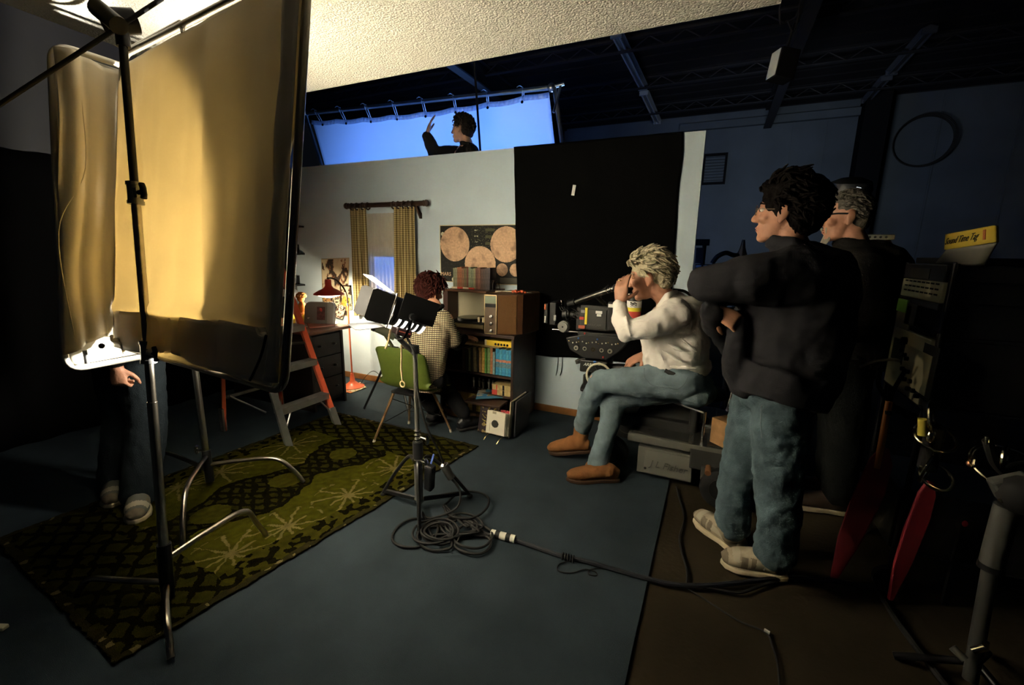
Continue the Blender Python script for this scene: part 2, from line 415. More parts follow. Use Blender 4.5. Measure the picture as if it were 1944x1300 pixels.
tr = n_.nodes.new('ShaderNodeBsdfTransparent'); mx = n_.nodes.new('ShaderNodeMixShader'); mx.inputs[0].default_value = .64
o_ = n_.nodes['Material Output']; prev = o_.inputs[0].links[0].from_socket
n_.links.new(tr.outputs[0], mx.inputs[1]); n_.links.new(prev, mx.inputs[2]); n_.links.new(mx.outputs[0], o_.inputs[0])
def fold(x, f, a, s): return a*math.sin(x*f+s+1.2*nz(x*f*.21, s))
sheet('sheer_curtain', [(-3.545, YW-.045, .86), (-3.04, YW-.045, .86), (-3.545, YW-.045, 1.885), (-3.04, YW-.045, 1.885)], 90, 20, SHEER,
      disp=lambda u, v: (0, fold(u, 62, .012, 1+.3*v), .012*nz(u*8, 3)*(1-v)), sol=0)
tag(bpy.data.objects['sheer_curtain'], 'sheer white net curtain hanging in the small window', 'curtain')
def check(u, v):
    a, b = (u*17) % 1 < .5, (v*62) % 1 < .5
    return (.070, .048, .022) if a and b else ((.55, .45, .22) if not (a or b) else (.25, .19, .08))
for x0, x1, xb0, xb1, lab, s in ((-3.66, -3.45, -3.68, -3.46, 'yellow and brown checked curtain on the left side of the window', 1), (-3.05, -2.80, -3.09, -2.80, 'yellow and brown checked curtain on the right side of the window', 4)):
    o = sheet('checked_curtain', [(xb0, YW-.075, .775), (xb1, YW-.075, .79), (x0, YW-.075, 1.935), (x1, YW-.075, 1.935)], 68, 186, CLOTHP, col=check,
          disp=lambda u, v: (.006*math.sin(u*40+s), fold(u, 26, .022*(1-.3*v), s+.5*nz(v*2, s)), 0), sol=.003)
    tag(o, lab, 'curtain', 'checked window curtains')
t = thing('curtain_rod', 'dark turned-wood curtain rod with brackets above the window', 'curtain rod', (-3.17, YW-.08, 1.9))
a, b = V((-3.69, YW-.085, 1.965)), V((-2.66, YW-.085, 1.965))
MB().cyl(a, b, .024).build('pole', DKWOOD, t)
for e, d in ((a, -1), (b, 1)): MB().lathe([(.0, -.03), (.03, -.025), (.026, -.01), (.034, .005), (.03, .02), (.0, .03)], frame(e, (0, 1, 0), (0, 0, d), (d, 0, 0)), 16).build('finial', DKWOOD, t)
for x in (-3.62, -3.55, -3.47, -3.40, -3.06, -3.0, -2.93, -2.87, -2.82): MB().torus((x, YW-.085, 1.955), .033, .008, (1, 0, 0), 18, 6).build('ring', DKWOOD, t)
for x in (-3.645, -2.79):
    MB().prism([(0, 0), (-.085, .09), (-.085, .055), (-.02, -.05), (0, -.05)], .02, frame((x, YW, 1.875), (0, 1, 0), (0, 0, 1), (1, 0, 0))).build('bracket', DKWOOD, t, ang=0)

# ------------------------------------------------------------------ black cloth over the wall
DUV = mat('black_duvetyne', (.005, .005, .005), .95, spec=0, bump=.15, bs=200)
def dv(u, v): return (.012*nz(v*7, 1)*(1-u)+.02*nz(v*5, 7)*u, -.014*abs(nz(u*3, v*1.5))-.003*math.sin(u*30+3*nz(u*4, v)), -.012*nz(u*6, 2)*(1-v))
o = sheet('black_cloth', [(-1.672, YW-.012, .545), (-.305, YW-.012, .60), (-1.748, YW-.012, 2.423), (-.338, YW-.012, 2.424)], 60, 70, DUV, disp=dv, sol=.004)
tag(o, 'large black cloth hung over the pale blue back wall', 'cloth')
c = at(1089, 361, YW-.032); o = MB().box(c, (.027, .003, .085), (0, R(8), 0)).build('paper_tag', WHITE, ang=0); tag(o, 'small white tape tag stuck on the black cloth', 'tag')
mb = MB()
for k in (-.018, .018): mb.tube(cr([(-1.24+k, YW-.012, .60), (-1.245+k*1.2, YW-.008, .45), (-1.26+k*1.1, YW-.007, .38+.1*k)]), .0022, 6)
tag(mb.build('cord', INK), 'thin tie cords dangling below the hem of the black cloth', 'cord')

# ------------------------------------------------------------------ rug
RA, RB, RC, RD = V((-1.84, .60, .0165)), V((-1.555, 2.79, .0165)), V((-3.09, 2.83, .0165)), V((-3.22, .70, .0165))
def rug_uv(px, py):
    p = fl(px, py); w = p-RA; e1 = (RB-RA); e2 = (RD-RA)
    return (w.dot(e1)/e1.length_squared, w.dot(e2)/e2.length_squared)
STARS = [rug_uv(*q) for q in ((740, 886), (655, 938), (544, 998), (442, 1050), (692, 843), (577, 838), (445, 890), (367, 918), (252, 1040), (610, 868))]
LU, LV = 2.2, 1.5
def rug(u, v):
    n = nz(u*60, v*42, 3); n2 = nz(u*9, v*6, 8); n3 = nz(u*25, v*18, 1)
    base = (.155+.05*n2, .150+.045*n2, .016); dark = (.022, .020, .008)
    c = base
    x, y = u*LU, v*LV; edge = min(u*LU, (1-u)*LU, v*LV, (1-v)*LV)
    if edge < .035+.03*n3: return (.16, .13, .06) if edge < .03 and nz(x*24, y*24, 9) > .42 else mixc(dark, (.04, .03, .012), abs(n))
    ends = min(u, 1-u)*LU
    if ends < .42:                                     # diamond lattice at both ends
        a = ((x+y*.62)*9.5+.25*n3) % 1; b = ((x-y*.62)*9.5+.25*n3) % 1
        c = (.105, .10, .018)
        if a < .3 or b < .3: c = dark
    else:
        cx = abs(v-.5)*LV
        wob = .07*math.sin(x*8.5)+.03*n3
        if cx < .17+wob:
            m = ((x*2.2) % 1-.5)**2*1.5+((v-.5)*LV*2.6)**2
            a = ((x+y*.6)*13+.3*n3) % 1; b = ((x-y*.6)*13+.3*n3) % 1
            c = dark if (a < .42 or b < .42) else (.085, .08, .016)
            if m < .07: c = (.16, .15, .02)
        elif cx < .20+wob: c = dark
        elif edge < .17+.07*n2:
            c = (.13, .12, .018) if nz(x*22, y*22, 5) > -.05 else dark
        else:
            for su, sv in STARS:
                dx, dy = (u-su)*LU, (v-sv)*LV; r = math.hypot(dx, dy)
                if r < .205:
                    k = (math.atan2(dy, dx)/PI*5+.4*nz(su*30, sv*30)) % 1; k = min(k, 1-k)
                    if k*r*.63 < .0075 and (r < .12 or int(math.atan2(dy, dx)*3+su*50) % 3): c = (.42, .34, .12)
                    elif .19 < r < .205 and nz(dx*20, dy*20) > .1: c = (.34, .28, .1)
    f = (1+.35*n)*.29
    return tuple(q*f for q in c)
RUGM = mat('woven_wool_rug', (.1, .1, .02), .95, attr=True, bump=.6, bs=260, spec=.0)
o = sheet('rug', [RA, RB, RD, RC], 420, 300, RUGM, col=rug, disp=lambda u, v: (.012*nz(u*16, v*12, 2)+.010*nz(u*70, v*50, 4), .012*nz(u*14, v*17, 5)+.010*nz(u*66, v*52, 6), .003*nz(u*40, v*30)), sol=.008)
tag(o, 'green wool rug with star and diamond patterns on the carpet', 'rug')
# ------------------------------------------------------------------ blue lit silk behind the wall
SILK = mat('blue_lit_silk', (.72, .76, .84), .9, trans=.75, tcol=(.80, .84, .92))
t = thing('silk_frame', 'wide silk sheet tied into a pipe frame, glowing blue above the set wall', 'diffusion frame', (-3.4, 4.75, 0))
YS = 4.75
TL, TR, BL, BR = at(592, 228, YS), at(1042, 172, YS), at(618, 318, YS), at(1053, 272, YS)
TL2, TR2 = at(580, 216, YS+.05), at(1047, 166, YS+.05)
def ext(a, b, z): return a + (b-a)*((z-a.z)/(b.z-a.z))
BL2, BR2 = ext(TL, BL, .55), ext(TR, BR, .55)
sheet('silk', [BL2, BR2, TL, TR], 80, 50, SILK, t, disp=lambda u, v: (0, .03*nz(u*4, v*3)+.012*math.sin(u*40)*max(0, v-.9)*6, -.018*abs(math.sin(u*PI*7.6))*smooth(.93, 1, v)-.06*math.sin(u*PI)*smooth(.6, 1, v)), sol=.002)
HEM = mat('white_webbing', (.80, .84, .90), .8, trans=.75, tcol=(.9, .93, 1))
hem = MB()
for i in range(60):
    u = i/60; q = lambda u: TL.lerp(TR, u)+V((0, -.006+.03*nz(u*4, 3), -.018*abs(math.sin(u*PI*7.6))-.06*math.sin(u*PI)))
    a, b = q(u), q(u+1/60); d = V((0, 0, -.055)); hem.add([a, b, b+d, a+d], [(0, 1, 2, 3)])
hem.build('hem', HEM, t, sol=.003)
pipe = mat('galvanised_pipe', (.55, .58, .62), .3, .9)
for a, b in ((TL2, TR2), (TL2, ext(TL2, BL+V((-.06, 0, 0)), .4)), (TR2+V((.03, 0, 0)), ext(TR2, BR+V((.06, 0, 0)), .4)), (ext(TL2, BL, .45), ext(TR2, BR, .45))):
    MB().cyl(a, b, .024, n=12).build('pipe', pipe, t)
for e in (TL2, TR2): MB().ell(e, (.045, .045, .045)).build('corner_joint', pipe, t)
MB().cyl(TR2, TR2+V((.14, 0, .02)), .018).build('corner_bracket', pipe, t); MB().cyl(TR2+V((.10, 0, 0)), TR+V((.06, 0, -.22)), .014).build('brace', pipe, t)
for k in range(8):
    u = (k+.45)/8.2; a = TL2.lerp(TR2, u); b = TL.lerp(TR, u)+V((.015, -.01, -.07-.05*math.sin(u*PI)))
    m_ = MB(); m_.tube(cr([b, a+V((.01, -.03, 0)), a+V((0, 0, .03)), a+V((0, .03, 0)), b+V((.02, 0, .01))]), .0045, 6); m_.tube(cr([a+V((0, 0, .03)), a+V((-.03, -.02, .045)), a+V((-.06, -.03, .03))]), .004, 6)
    m_.build('tie', HEM, t); MB().ell(b, (.016, .01, .016)).build('grommet', RUBR, t)
for x in (TL2.x, TR2.x):
    MB().box((x, YS+.05, .02), (.30, .30, .04)).build('base_plate', GREYM, t, bev=.004, ang=0)
    MB().cyl((x, YS+.05, .03), (x, YS+.05, .6), .03).build('stand_post', pipe, t)
a, b = at(904, 172, 4.52), at(911, 275, 4.52); e = ext(a, b, 1.5); s = ext(a, b, 4.05)
tag(MB().cyl(s, e, .012).build('black_cable', RUBR), 'thin black cable hanging straight down in front of the blue silk', 'cable')

# ------------------------------------------------------------------ wooden platform for the waving man
t = thing('platform', 'plain wooden platform behind the set wall under the waving man', 'platform', (-2.45, 4.33, 0))
MB().bx((-3.0, 4.02, 1.02), (-1.9, 4.6, 1.06)).build('deck', WOOD, t, bev=.003, ang=0)
for x in (-2.95, -1.95):
    for y in (4.07, 4.55): MB().bx((x-.03, y-.03, 0), (x+.03, y+.03, 1.02)).build('leg', WOOD, t, ang=0)

# ------------------------------------------------------------------ muslin frames
MUS = mat('unbleached_muslin', (.84, .79, .68), .9, var=.06, vs=5, bump=.05, bs=60, trans=.14, tcol=(.87, .735, .44))
MUSB = mat('bleached_muslin', (.80, .76, .66), .9, trans=.15)
PIPE = mat('frame_tube', (.30, .27, .22), .35, .8)
def rframe(TL, TR, BR, BL, r=.06, n=6):
    P = []
    C_ = [TL, TR, BR, BL]
    for i in range(4):
        p, a, b = C_[i], C_[i-1], C_[(i+1) % 4]; da = (a-p).normalized()*r; db = (b-p).normalized()*r
        for k in range(n+1):
            s_ = k/n; P.append((p+da)*(1-s_)**2+p*2*s_*(1-s_)+(p+db)*s_**2)
    return P
TL, TR, BR, BL = V((-2.335, 1.15, 2.28)), V((-1.115, 1.03, 2.285)), V((-1.13, .845, 1.085)), V((-2.335, .965, 1.08))
t = thing('muslin_frame', 'large square frame of tan muslin, the right one of two, glowing from the lamp behind', 'diffusion frame', (-1.73, .9, 1.08))
MB().loft(rframe(TL, TR, BR, BL), .0125, 10, closed=True).build('tube_frame', PIPE, t)
nb = (TR-TL).cross(BL-TL).normalized()
if nb.y > 0: nb = -nb
def mdisp(u, v):
    f = .016*math.sin(u*21+2.2*nz(u*3, v*1.2)+v*1.5)*(1-.4*abs(2*v-1))+.016*nz(u*9, v*2.2, 4)+.008*nz(u*22, v*2, 6)
    f += .010*math.exp(-((v-.14-.03*u)/.02)**2)
    f *= .15+.85*smooth(1, .90, v)
    sag = -.02*abs(math.sin(u*PI*2.2))*smooth(.12, 0, v)+.03*math.sin(u*PI)*smooth(.1, 0, v)
    return nb*(f+.004)+V((0, 0, sag))+V((.018*math.sin(v*9+1)*smooth(.9, 1, u), 0, 0))
IN = lambda a, b, c, d, u, v: (a*(1-u)+b*u)*(1-v)+(c*(1-u)+d*u)*v
sheet('muslin', [IN(BL, BR, TL, TR, *q) for q in ((.0, .0), (.985, .01), (-.0, .965), (.985, .99))], 90, 90, MUS, t, disp=mdisp, sol=.0015)
sheet('hem', [IN(BL, BR, TL, TR, *q)+nb*.012 for q in ((.02, -.005), (.97, .01), (.01, .125), (.97, .155))], 60, 10, MUS, t, disp=lambda u, v: nb*(.008*nz(u*9, v*2, 7)+.004)+V((0, 0, .012*nz(u*6, 2))), sol=.0015)
sheet('edge_wrap', [IN(BL, BR, TL, TR, *q)+nb*.014 for q in ((.93, .02), (.99, .02), (.93, .98), (.99, .98))], 6, 60, MUS, t, disp=lambda u, v: nb*(.012*math.sin(u*PI)*(1+nz(v*6, 1)))+V((.03*nz(v*4, 5)*(1-u), 0, 0)), sol=.0015)
for q in ((.93, .13), (.05, .02)):
    p = IN(BL, BR, TL, TR, *q)+nb*.02
    MB().tube(cr([p+V((-.03, 0, .02)), p+nb*.012, p+V((.03, 0, -.01)), p+V((.05, 0, -.05))]), .006, 8).build('tie', MUS, t)
    MB().ell(p, (.018, .014, .014)).build('knot', MUS, t)
p = IN(BL, BR, TL, TR, .90, .02)+nb*.022
MB().tube(cr([p+V((-.02, 0, -.01)), p+V((.04, 0, .07)), p+V((.075, 0, .14))]), .004, 6).build('cord', INK, t)
for a, b in (((.08, 1.01), (.40, 1.012)), ((.40, 1.012), (.42, .975))): MB().cyl(IN(BL, BR, TL, TR, *a), IN(BL, BR, TL, TR, *b), .008, n=8).build('brace', PIPE, t)
# left frame, at a right angle to the first
t = thing('muslin_frame', 'tan muslin draped frame, the left one of two, white strip blazing along its bottom', 'diffusion frame', (-2.36, 1.5, 1.0))
X = -2.37
a0, a1 = V((X, .935, 2.25)), V((X, .80, 1.00)); b0, b1 = a0+V((-.03, .85, 0)), a1+V((-.03, .85, 0))
MB().loft(rframe(a0, b0, b1, a1, .07), .0125, 10, closed=True).build('tube_frame', mat('pale_tube', (.55, .52, .45), .4, .3), t)
sheet('white_panel', [a1+V((-.02, .02, .012)), b1+V((-.02, -.02, .012)), a0+V((-.02, .02, -.012)), b0+V((-.02, -.02, -.012))], 20, 20, MUSB, t, disp=lambda u, v: (.006*nz(u*5, v*5), 0, 0), sol=.002)
def md2(u, v):
    k = smooth(.34, 0, u)
    return (.014+.034*abs(math.sin(u*34+1.4*nz(v*2, 1)))*k+.012*nz(u*5, v*2, 2)+.012*math.sin(u*30+nz(v*3, 4)), .012*nz(v*3, 9)*k, (-.02+.05*abs(math.sin(u*PI*2.6)))*smooth(.15, 0, v)-.05*smooth(.0, .6, u)*smooth(.9, 1, v))
sheet('muslin', [a1+V((0, -.005, .085)), b1+V((0, 0, .10)), a0+V((0, .0, -.015)), b0+V((0, 0, -.04))], 110, 60, MUS, t, disp=md2, sol=.0015)
MB().tube(cr([a0+V((.045, .05, -.10)), a0+V((.05, .02, -.45)), a1+V((.05, .04, .55)), a1+V((.05, .03, .14))]), .0018, 6).build('seam_cord', MUS, t)
MB().cyl(a1+V((.03, .06, .02)), a1+V((.03, .06, .075)), .008).build('clip', GREYM, t); MB().ell(a1+V((.035, .115, .085)), (.008, .012, .012)).build('grommet', INK, t)

# ------------------------------------------------------------------ grip stands
def knob(mb, p, d, r=.018):
    d = V(d).normalized(); p = V(p); mb.cyl(p, p+d*.05, .008); a, b, c = basis(d)
    mb.box(p+d*.06, (.014, .014, .014)); mb.loft([p+d*.052-a*.026, p+d*.06-a*.012, p+d*.06+a*.012, p+d*.052+a*.026], [(.008, .010), (.012, .010), (.012, .010), (.008, .010)], 10)
def leg_pts(c, tip, h, out=.78):
    c, tip = V(c), V(tip); a = V((c.x, c.y, h)); e = c.lerp(tip, out); e.z = h+.02
    return cr([a, a.lerp(e, .5)+V((0, 0, .01)), e, c.lerp(tip, .90)+V((0, 0, h*.62)), V((tip.x, tip.y, .02))], 6)
t = thing('grip_stand', 'tall chrome grip stand in front of the muslin with a long dark boom arm', 'stand', (-2.02, .86, 0))
DARKST = mat('worn_chrome', (.42, .38, .32), .3, 1, var=.2, vs=10)
def pol(k): return at(lerp(318, 232, k), lerp(1122, 66, k), lerp(.86, 1.02, k))
MB().cyl(pol(-.0), pol(.34), .0175, n=14).build('lower_pole', DARKST, t)
MB().cyl(pol(.30)+V((0, 0, 0)), pol(.70), .0155, n=14).build('middle_pole', DARKST, t)
MB().cyl(pol(.66), pol(1.0), .0135, n=14).build('upper_pole', BLKM, t)
for k, d in ((.43, (1, -.2, .1)), (.715, (1, -.2, .05))):
    mb = MB(); mb.cyl(pol(k-.018), pol(k+.018), .024).cyl(pol(k-.020), pol(k-.014), .027).cyl(pol(k+.014), pol(k+.020), .027); mb.box(pol(k)+V((.025, -.004, 0)), (.03, .022, .035)); mb.build('collar', GREYM, t)
    mb = MB(); knob(mb, pol(k)+V((.035, -.006, 0)), d); mb.build('tee_knob', RUBR, t)
cb = pol(0); 
mb = MB().cyl(pol(.005), pol(.085), .026).cyl(pol(-.01), pol(.002), .024); mb.build('base_collar', BLKM, t)
e_ = fl(172, 1099, .10); MB().loft(cr([(cb.x, cb.y, .10), V((cb.x, cb.y, .10)).lerp(e_, .6), e_, V((cb.x, cb.y, 0)).lerp(V((e_.x, e_.y, .02)), 1.22)], 6), .0125, 10).build('leg', DARKST, t)
for tip, h in (((-1.68, .70), .09), ((-2.02, 1.33), .20)):
    MB().loft(leg_pts((cb.x, cb.y, 0), (*tip, 0), h), .0125, 10).build('leg', DARKST, t)
g = pol(1.0); mb = MB(); mb.cyl(g+V((-.02, -.045, .03)), g+V((.01, .045, .06)), .042).cyl(g+V((-.03, -.05, .07)), g+V((.07, -.04, .0)), .03).cyl(g+V((0, 0, -.04)), g+V((0, 0, .05)), .022); mb.build('grip_head', BLKM, t)
A = at(-40, 224, .68); g2 = at(233, 46, 1.0); B = g2+(g2-A)*.30
MB().cyl(A, B, .0075, n=10).build('boom_arm', mat('matte_black_steel', (.012, .012, .012), .75), t)
t = thing('grip_stand', 'chrome grip stand standing on the rug behind the muslin frame', 'stand', (-2.79, 1.52, 0))
c2 = V((-2.77, 1.50, 0))
MB().cyl(c2+V((0, 0, .07)), c2+V((0, 0, .95)), .0175).build('lower_pole', DARKST, t); MB().cyl(c2+V((0, 0, .9)), c2+V((.0, 0, 1.9)), .0145).build('upper_pole', DARKST, t)
MB().cyl(c2+V((0, 0, .06)), c2+V((0, 0, .27)), .025).build('base_collar', BLKM, t)
for tip, h in (((-2.30, 1.08), .23), ((-2.30, 1.80), .17), ((-3.40, 1.50), .13)): MB().loft(leg_pts(c2, (*tip, 0), h, .72), .0125, 10).build('leg', DARKST, t)
mb = MB().cyl(c2+V((0, 0, .9)), c2+V((0, 0, .97)), .023); mb.build('collar', GREYM, t); mb = MB(); knob(mb, c2+V((-.02, 0, .26)), (-1, -.2, 0)); mb.build('tee_knob', STEEL, t)
mb = MB().cyl(c2+V((.0, -.02, 1.85)), c2+V((.0, .04, 1.92)), .04); mb.build('grip_head', BLKM, t); MB().cyl(c2+V((-.06, 0, 1.9)), (-2.40, 1.50, 1.9), .009).build('grip_arm', BLKM, t)

# ------------------------------------------------------------------ stepladder
ORG_ = mat('orange_fibreglass', (.62, .105, .045), .45, var=.15, vs=6)
t = thing('stepladder', 'orange stepladder with aluminium treads behind the muslin frame', 'ladder', (-3.2, 2.38, 0))
def fr(y, z): return V((-2.865-.36*z*.985, y, z))          # front rails
HT = 1.72
for y, yt in ((2.14, 2.20), (2.62, 2.56)):
    P = [fr(lerp(y, yt, z/HT), z) for z in (.30 if y < 2.3 else .12, HT)]
    MB().loft(P, (.045, .014), 4, side=(1, 0, .34)).build('rail', ORG_, t, ang=0, bev=.002)
    P = [fr(lerp(y, yt, z/HT), z) for z in (.0, .42 if y < 2.3 else .16)]
    MB().loft([p+V((.003, 0, 0)) for p in P], (.052, .022), 4, side=(1, 0, .34)).build('rail_boot', ALU, t, ang=0, bev=.002)
    Q = [V((-3.60+.10*z/HT, lerp(y-.03 if y < 2.3 else y+.03, yt, z/HT), z)) for z in (0, HT)]
    MB().loft(Q, (.030, .012), 4, side=(1, 0, .0)).build('rear_rail', ORG_, t, ang=0)
    q = Q[0]; MB().box(q+V((0, 0, .10)), (.045, .03, .2)).build('rear_boot', ALU, t, ang=0)
for z in (.29, .58, .87, 1.16, 1.45):
    y0, y1 = lerp(2.14, 2.20, z/HT), lerp(2.62, 2.56, z/HT); p = fr(0, z)
    mb = MB().bx((p.x-.045, y0, z-.004), (p.x+.045, y1, z+.004)).bx((p.x+.040, y0, z-.045), (p.x+.046, y1, z+.004)).bx((p.x-.046, y0, z-.04), (p.x-.040, y1, z+.004))
    for k in range(6): mb.bx((p.x-.038+k*.014, y0+.01, z+.004), (p.x-.034+k*.014, y1-.01, z+.008))
    mb.build('tread', ALU, t, ang=0)
    if z < .4:
        for ya, yb in ((y0+.01, y0+.11), (y1-.01, y1-.11)): MB().cyl((p.x+.06, ya, z-.16), (p.x+.02, yb, z-.01), .007, n=8).build('tread_brace', ALU, t)
    mb = MB().bx((-3.60+.10*z/HT-.012, y0, z-.012), (-3.60+.10*z/HT+.012, y1, z+.012)); mb.build('rear_bar', ALU, t, ang=0)
for y in (2.17, 2.59): MB().loft([fr(y, .72), V((-3.55, y, .66))], (.012, .003), 4).build('spreader', ALU, t, ang=0)
MB().cyl((-3.56, 2.16, .30), (-3.50, 2.42, .08), .008).build('rear_brace', ALU, t)
MB().box((-3.49, 2.38, HT+.03), (.16, .42, .06)).build('top_cap', ORG_, t, bev=.01, ang=0)
# ------------------------------------------------------------------ desk corner
DX0, DX1, DY0, DY1, ZD = -4.45, -3.22, 2.70, 3.21, .776
BLKWOOD = mat('near_black_wood', (.012, .007, .005), .5, var=.3, vs=14)
t = thing('desk', 'dark wooden desk in the back left corner under the red lamp', 'desk', (-3.8, 2.95, .009))
MB().bx((DX0, DY0, .745), (DX1, DY1, .775)).build('desktop', mat('red_brown_desktop', (.16, .07, .04), .35, var=.2), t, bev=.012, ang=0)
for y in (DY0+.04, DY1-.10): MB().bx((DX0+.02, y, .009), (DX1-.05, y+.025, .745)).build('side_panel', BLKWOOD, t, bev=.003, ang=0)
MB().bx((DX0+.02, DY0+.05, .12), (DX0+.04, DY1-.09, .745)).build('back_panel', BLKWOOD, t, ang=0)
for k in range(3):
    d_ = MB().bx((DX1-.075, DY0+.07, .10+k*.21), (DX1-.055, DY1-.11, .30+k*.21)).build('drawer', BLKWOOD, t, bev=.003, ang=0)
    for y in (2.85, 3.02): MB().ell((DX1-.045, y, .20+k*.21), (.012, .02, .012)).build('knob', BLKM, d_)
MB().bx((DX0+.03, DY0+.06, .06), (DX1-.08, DY1-.10, .74)).build('carcass', BLKWOOD, t, ang=0)
# red lamp
RED = mat('red_enamel', (.36, .030, .018), .32)
REDO = mat('orange_red_enamel', (.55, .10, .035), .35)
t = thing('floor_lamp', 'red arc floor lamp with a wide conical shade, lit over the desk', 'lamp', (-3.55, 3.50, 0))
MB().lathe([(.125, 0), (.125, .012), (.07, .035), (.03, .07), (.016, .16)], M.Translation((-3.55, 3.50, .009)), 28).build('base', REDO, t)
MB().cyl((-3.55, 3.50, .15), (-3.555, 3.50, .93), .0085).build('pole', REDO, t)
DKB = mat('dark_bronze', (.06, .04, .03), .35, .7)
MB().tube(cr([(-3.555, 3.50, .92), (-3.55, 3.49, 1.02), (-3.56, 3.46, 1.11), (-3.58, 3.40, 1.185), (-3.595, 3.34, 1.215), (-3.60, 3.31, 1.215)]), .009, 10).build('arc', DKB, t)
MB().cyl((-3.555, 3.50, .915), (-3.555, 3.50, .945), .012).build('joint', STEEL, t)
sc = M.Translation((-3.60, 3.30, 0))
sh = MB().lathe([(.026, 1.205), (.030, 1.20), (.032, 1.14), (.05, 1.115), (.10, 1.09), (.145, 1.062), (.150, 1.050), (.147, 1.050), (.10, 1.083), (.05, 1.108), (.028, 1.13), (.026, 1.19)], sc, 36).build('lamp_shade', RED, t)
MB().ell((-3.60, 3.30, 1.215), (.014, .014, .012)).build('finial', DKB, t)
MB().lathe([(.146, 1.052), (.10, 1.0815), (.05, 1.106), (.03, 1.125)], sc, 36).build('shade_lining', mat('white_lining', (.85, .82, .74), .6), t)
MB().lathe([(.0, 1.018), (.05, 1.022), (.095, 1.034), (.125, 1.052), (.120, 1.056), (.05, 1.035), (0, 1.03)], sc, 32).build('diffuser', mat('lit_diffuser', (1, .93, .78), .4, emit=5), t)
MB().ell((-3.60, 3.30, 1.082), (.028, .028, .030)).build('bulb', mat('lit_bulb', (1, .88, .66), .4, emit=14), t)
MB().tube(cr([(-3.50, 3.55, .02), (-3.46, 3.62, .12), (-3.43, 3.70, .16), (-3.40, 3.765, .10), (-3.38, 3.77, .05)]), .003, 6).build('flex', RUBR, t)
# things on the desk
def book(name, c, d, rz, cover, label, cat='book', group=None, pages=CREAM, axis='z'):
    """book lying flat: c = centre of its underside"""
    t = thing(name, label, cat, c, group); m_ = M.Translation(V(c)) @ M.Rotation(rz, 4, 'Z'); x, y, z = d
    mb = MB()
    for s_ in (.0012, z-.0012): mb.box(m_ @ V((0, 0, s_)), (x, y, .0024), m_)
    mb.box(m_ @ V((0, -y/2+.001, z/2)), (x, .002, z), m_)
    mb.build('cover', cover, t, ang=0); MB().box(m_ @ V((0, .002, z/2)), (x-.008, y-.006, z-.005), m_).build('pages', pages, t, ang=0); return t
GRB = mat('grey_green_cover', (.20, .19, .13), .6); BRB = mat('brown_cover', (.16, .07, .03), .6); WHC = mat('white_cover', (.75, .74, .66), .5)
book('book', (*fl(607, 613, ZD).xy, ZD+.008), (.20, .15, .045), R(24), GRB, 'thick grey-green book lying on the desk below the lamp')
book('book', (*fl(607, 613, ZD).xy, ZD+.054), (.18, .14, .012), R(30), WHC, 'thin pale booklet lying on the thick grey-green book')
D_ = lambda x, y, z=.003: V((*fl(x, y, ZD).xy, ZD+z))
o = sheet('folder', [D_(588, 623), D_(636, 619), D_(583, 613), D_(630, 609)], 4, 4, mat('pink_paper', (.50, .27, .22), .7), sol=.006); tag(o, 'flat pinkish folder under the books on the desk', 'folder')
o = sheet('paper', [D_(631, 616), D_(643, 615), D_(629, 610), D_(636, 609)], 4, 4, WHITE, sol=.002); tag(o, 'loose white paper sheet at the right end of the desk', 'paper')
o = sheet('paper', [D_(552, 622), D_(585, 621), D_(556, 616), D_(582, 615)], 4, 4, WHITE, sol=.002); tag(o, 'white paper sheet on the left part of the desk beside the yellow mug', 'paper')
# grey carrying case with a picture
t = thing('grey_case', 'grey round-cornered case with a small red picture, leaning behind the desk books', 'case', (-3.55, 3.12, ZD))
GC = mat('grey_leatherette', (.17, .17, .15), .6, bump=.1, bs=150)
m0 = fm((-3.545, 3.12, ZD), (.91, .38, 0), (-.07, .16, 1))
def rpoly(w, h, r, n=5, lo=0.0):
    P = []
    for cx, cz, a0, rr in ((w/2, h, 0, r), (-w/2, h, PI/2, r), (-w/2, 0, PI, lo), (w/2, 0, 1.5*PI, lo)):
        for k in range(n+1):
            a = a0+PI/2*k/n; P.append((cx-math.copysign(rr, cx)+rr*math.cos(a), cz+(-rr if cz > 0 else rr)+rr*math.sin(a)))
    return P
MB().prism(rpoly(.28, .215, .06), .055, m0).build('shell', GC, t, bev=.008)
MB().prism(rpoly(.06, .215, .02), .058, m0 @ M.Translation((.12, -.002, -.002))).build('side_strip', mat('light_grey_strip', (.24, .24, .22), .5), t, bev=.004, ang=0)
pm = m0 @ M.Translation((.03, .10, .056)); MB().prism([(-.04, -.065), (.04, -.065), (.04, .065), (-.04, .065)], .003, pm).build('picture', mat('dark_red_picture', (.10, .035, .03), .5, var=.5, vs=40), t, ang=0)
MB().ell(pm @ V((.0, .035, .004)), (.018, .006, .018)).build('red_dot', REDP, t)
t = thing('mug', 'yellow mug on the desk just right of the muslin frame edge', 'mug', (*fl(553, 613, ZD).xy, ZD)); 
MB().lathe([(.038, 0), (.040, .01), (.040, .12), (.036, .12), (.036, .012), (0, .010)], M.Translation((*fl(553, 613, ZD).xy, ZD)), 24).build('cup', YELL, t)
MB().torus((fl(553, 613, ZD).x-.045, fl(553, 613, ZD).y, ZD+.06), .03, .006, (0, 1, 0)).build('handle', YELL, t)
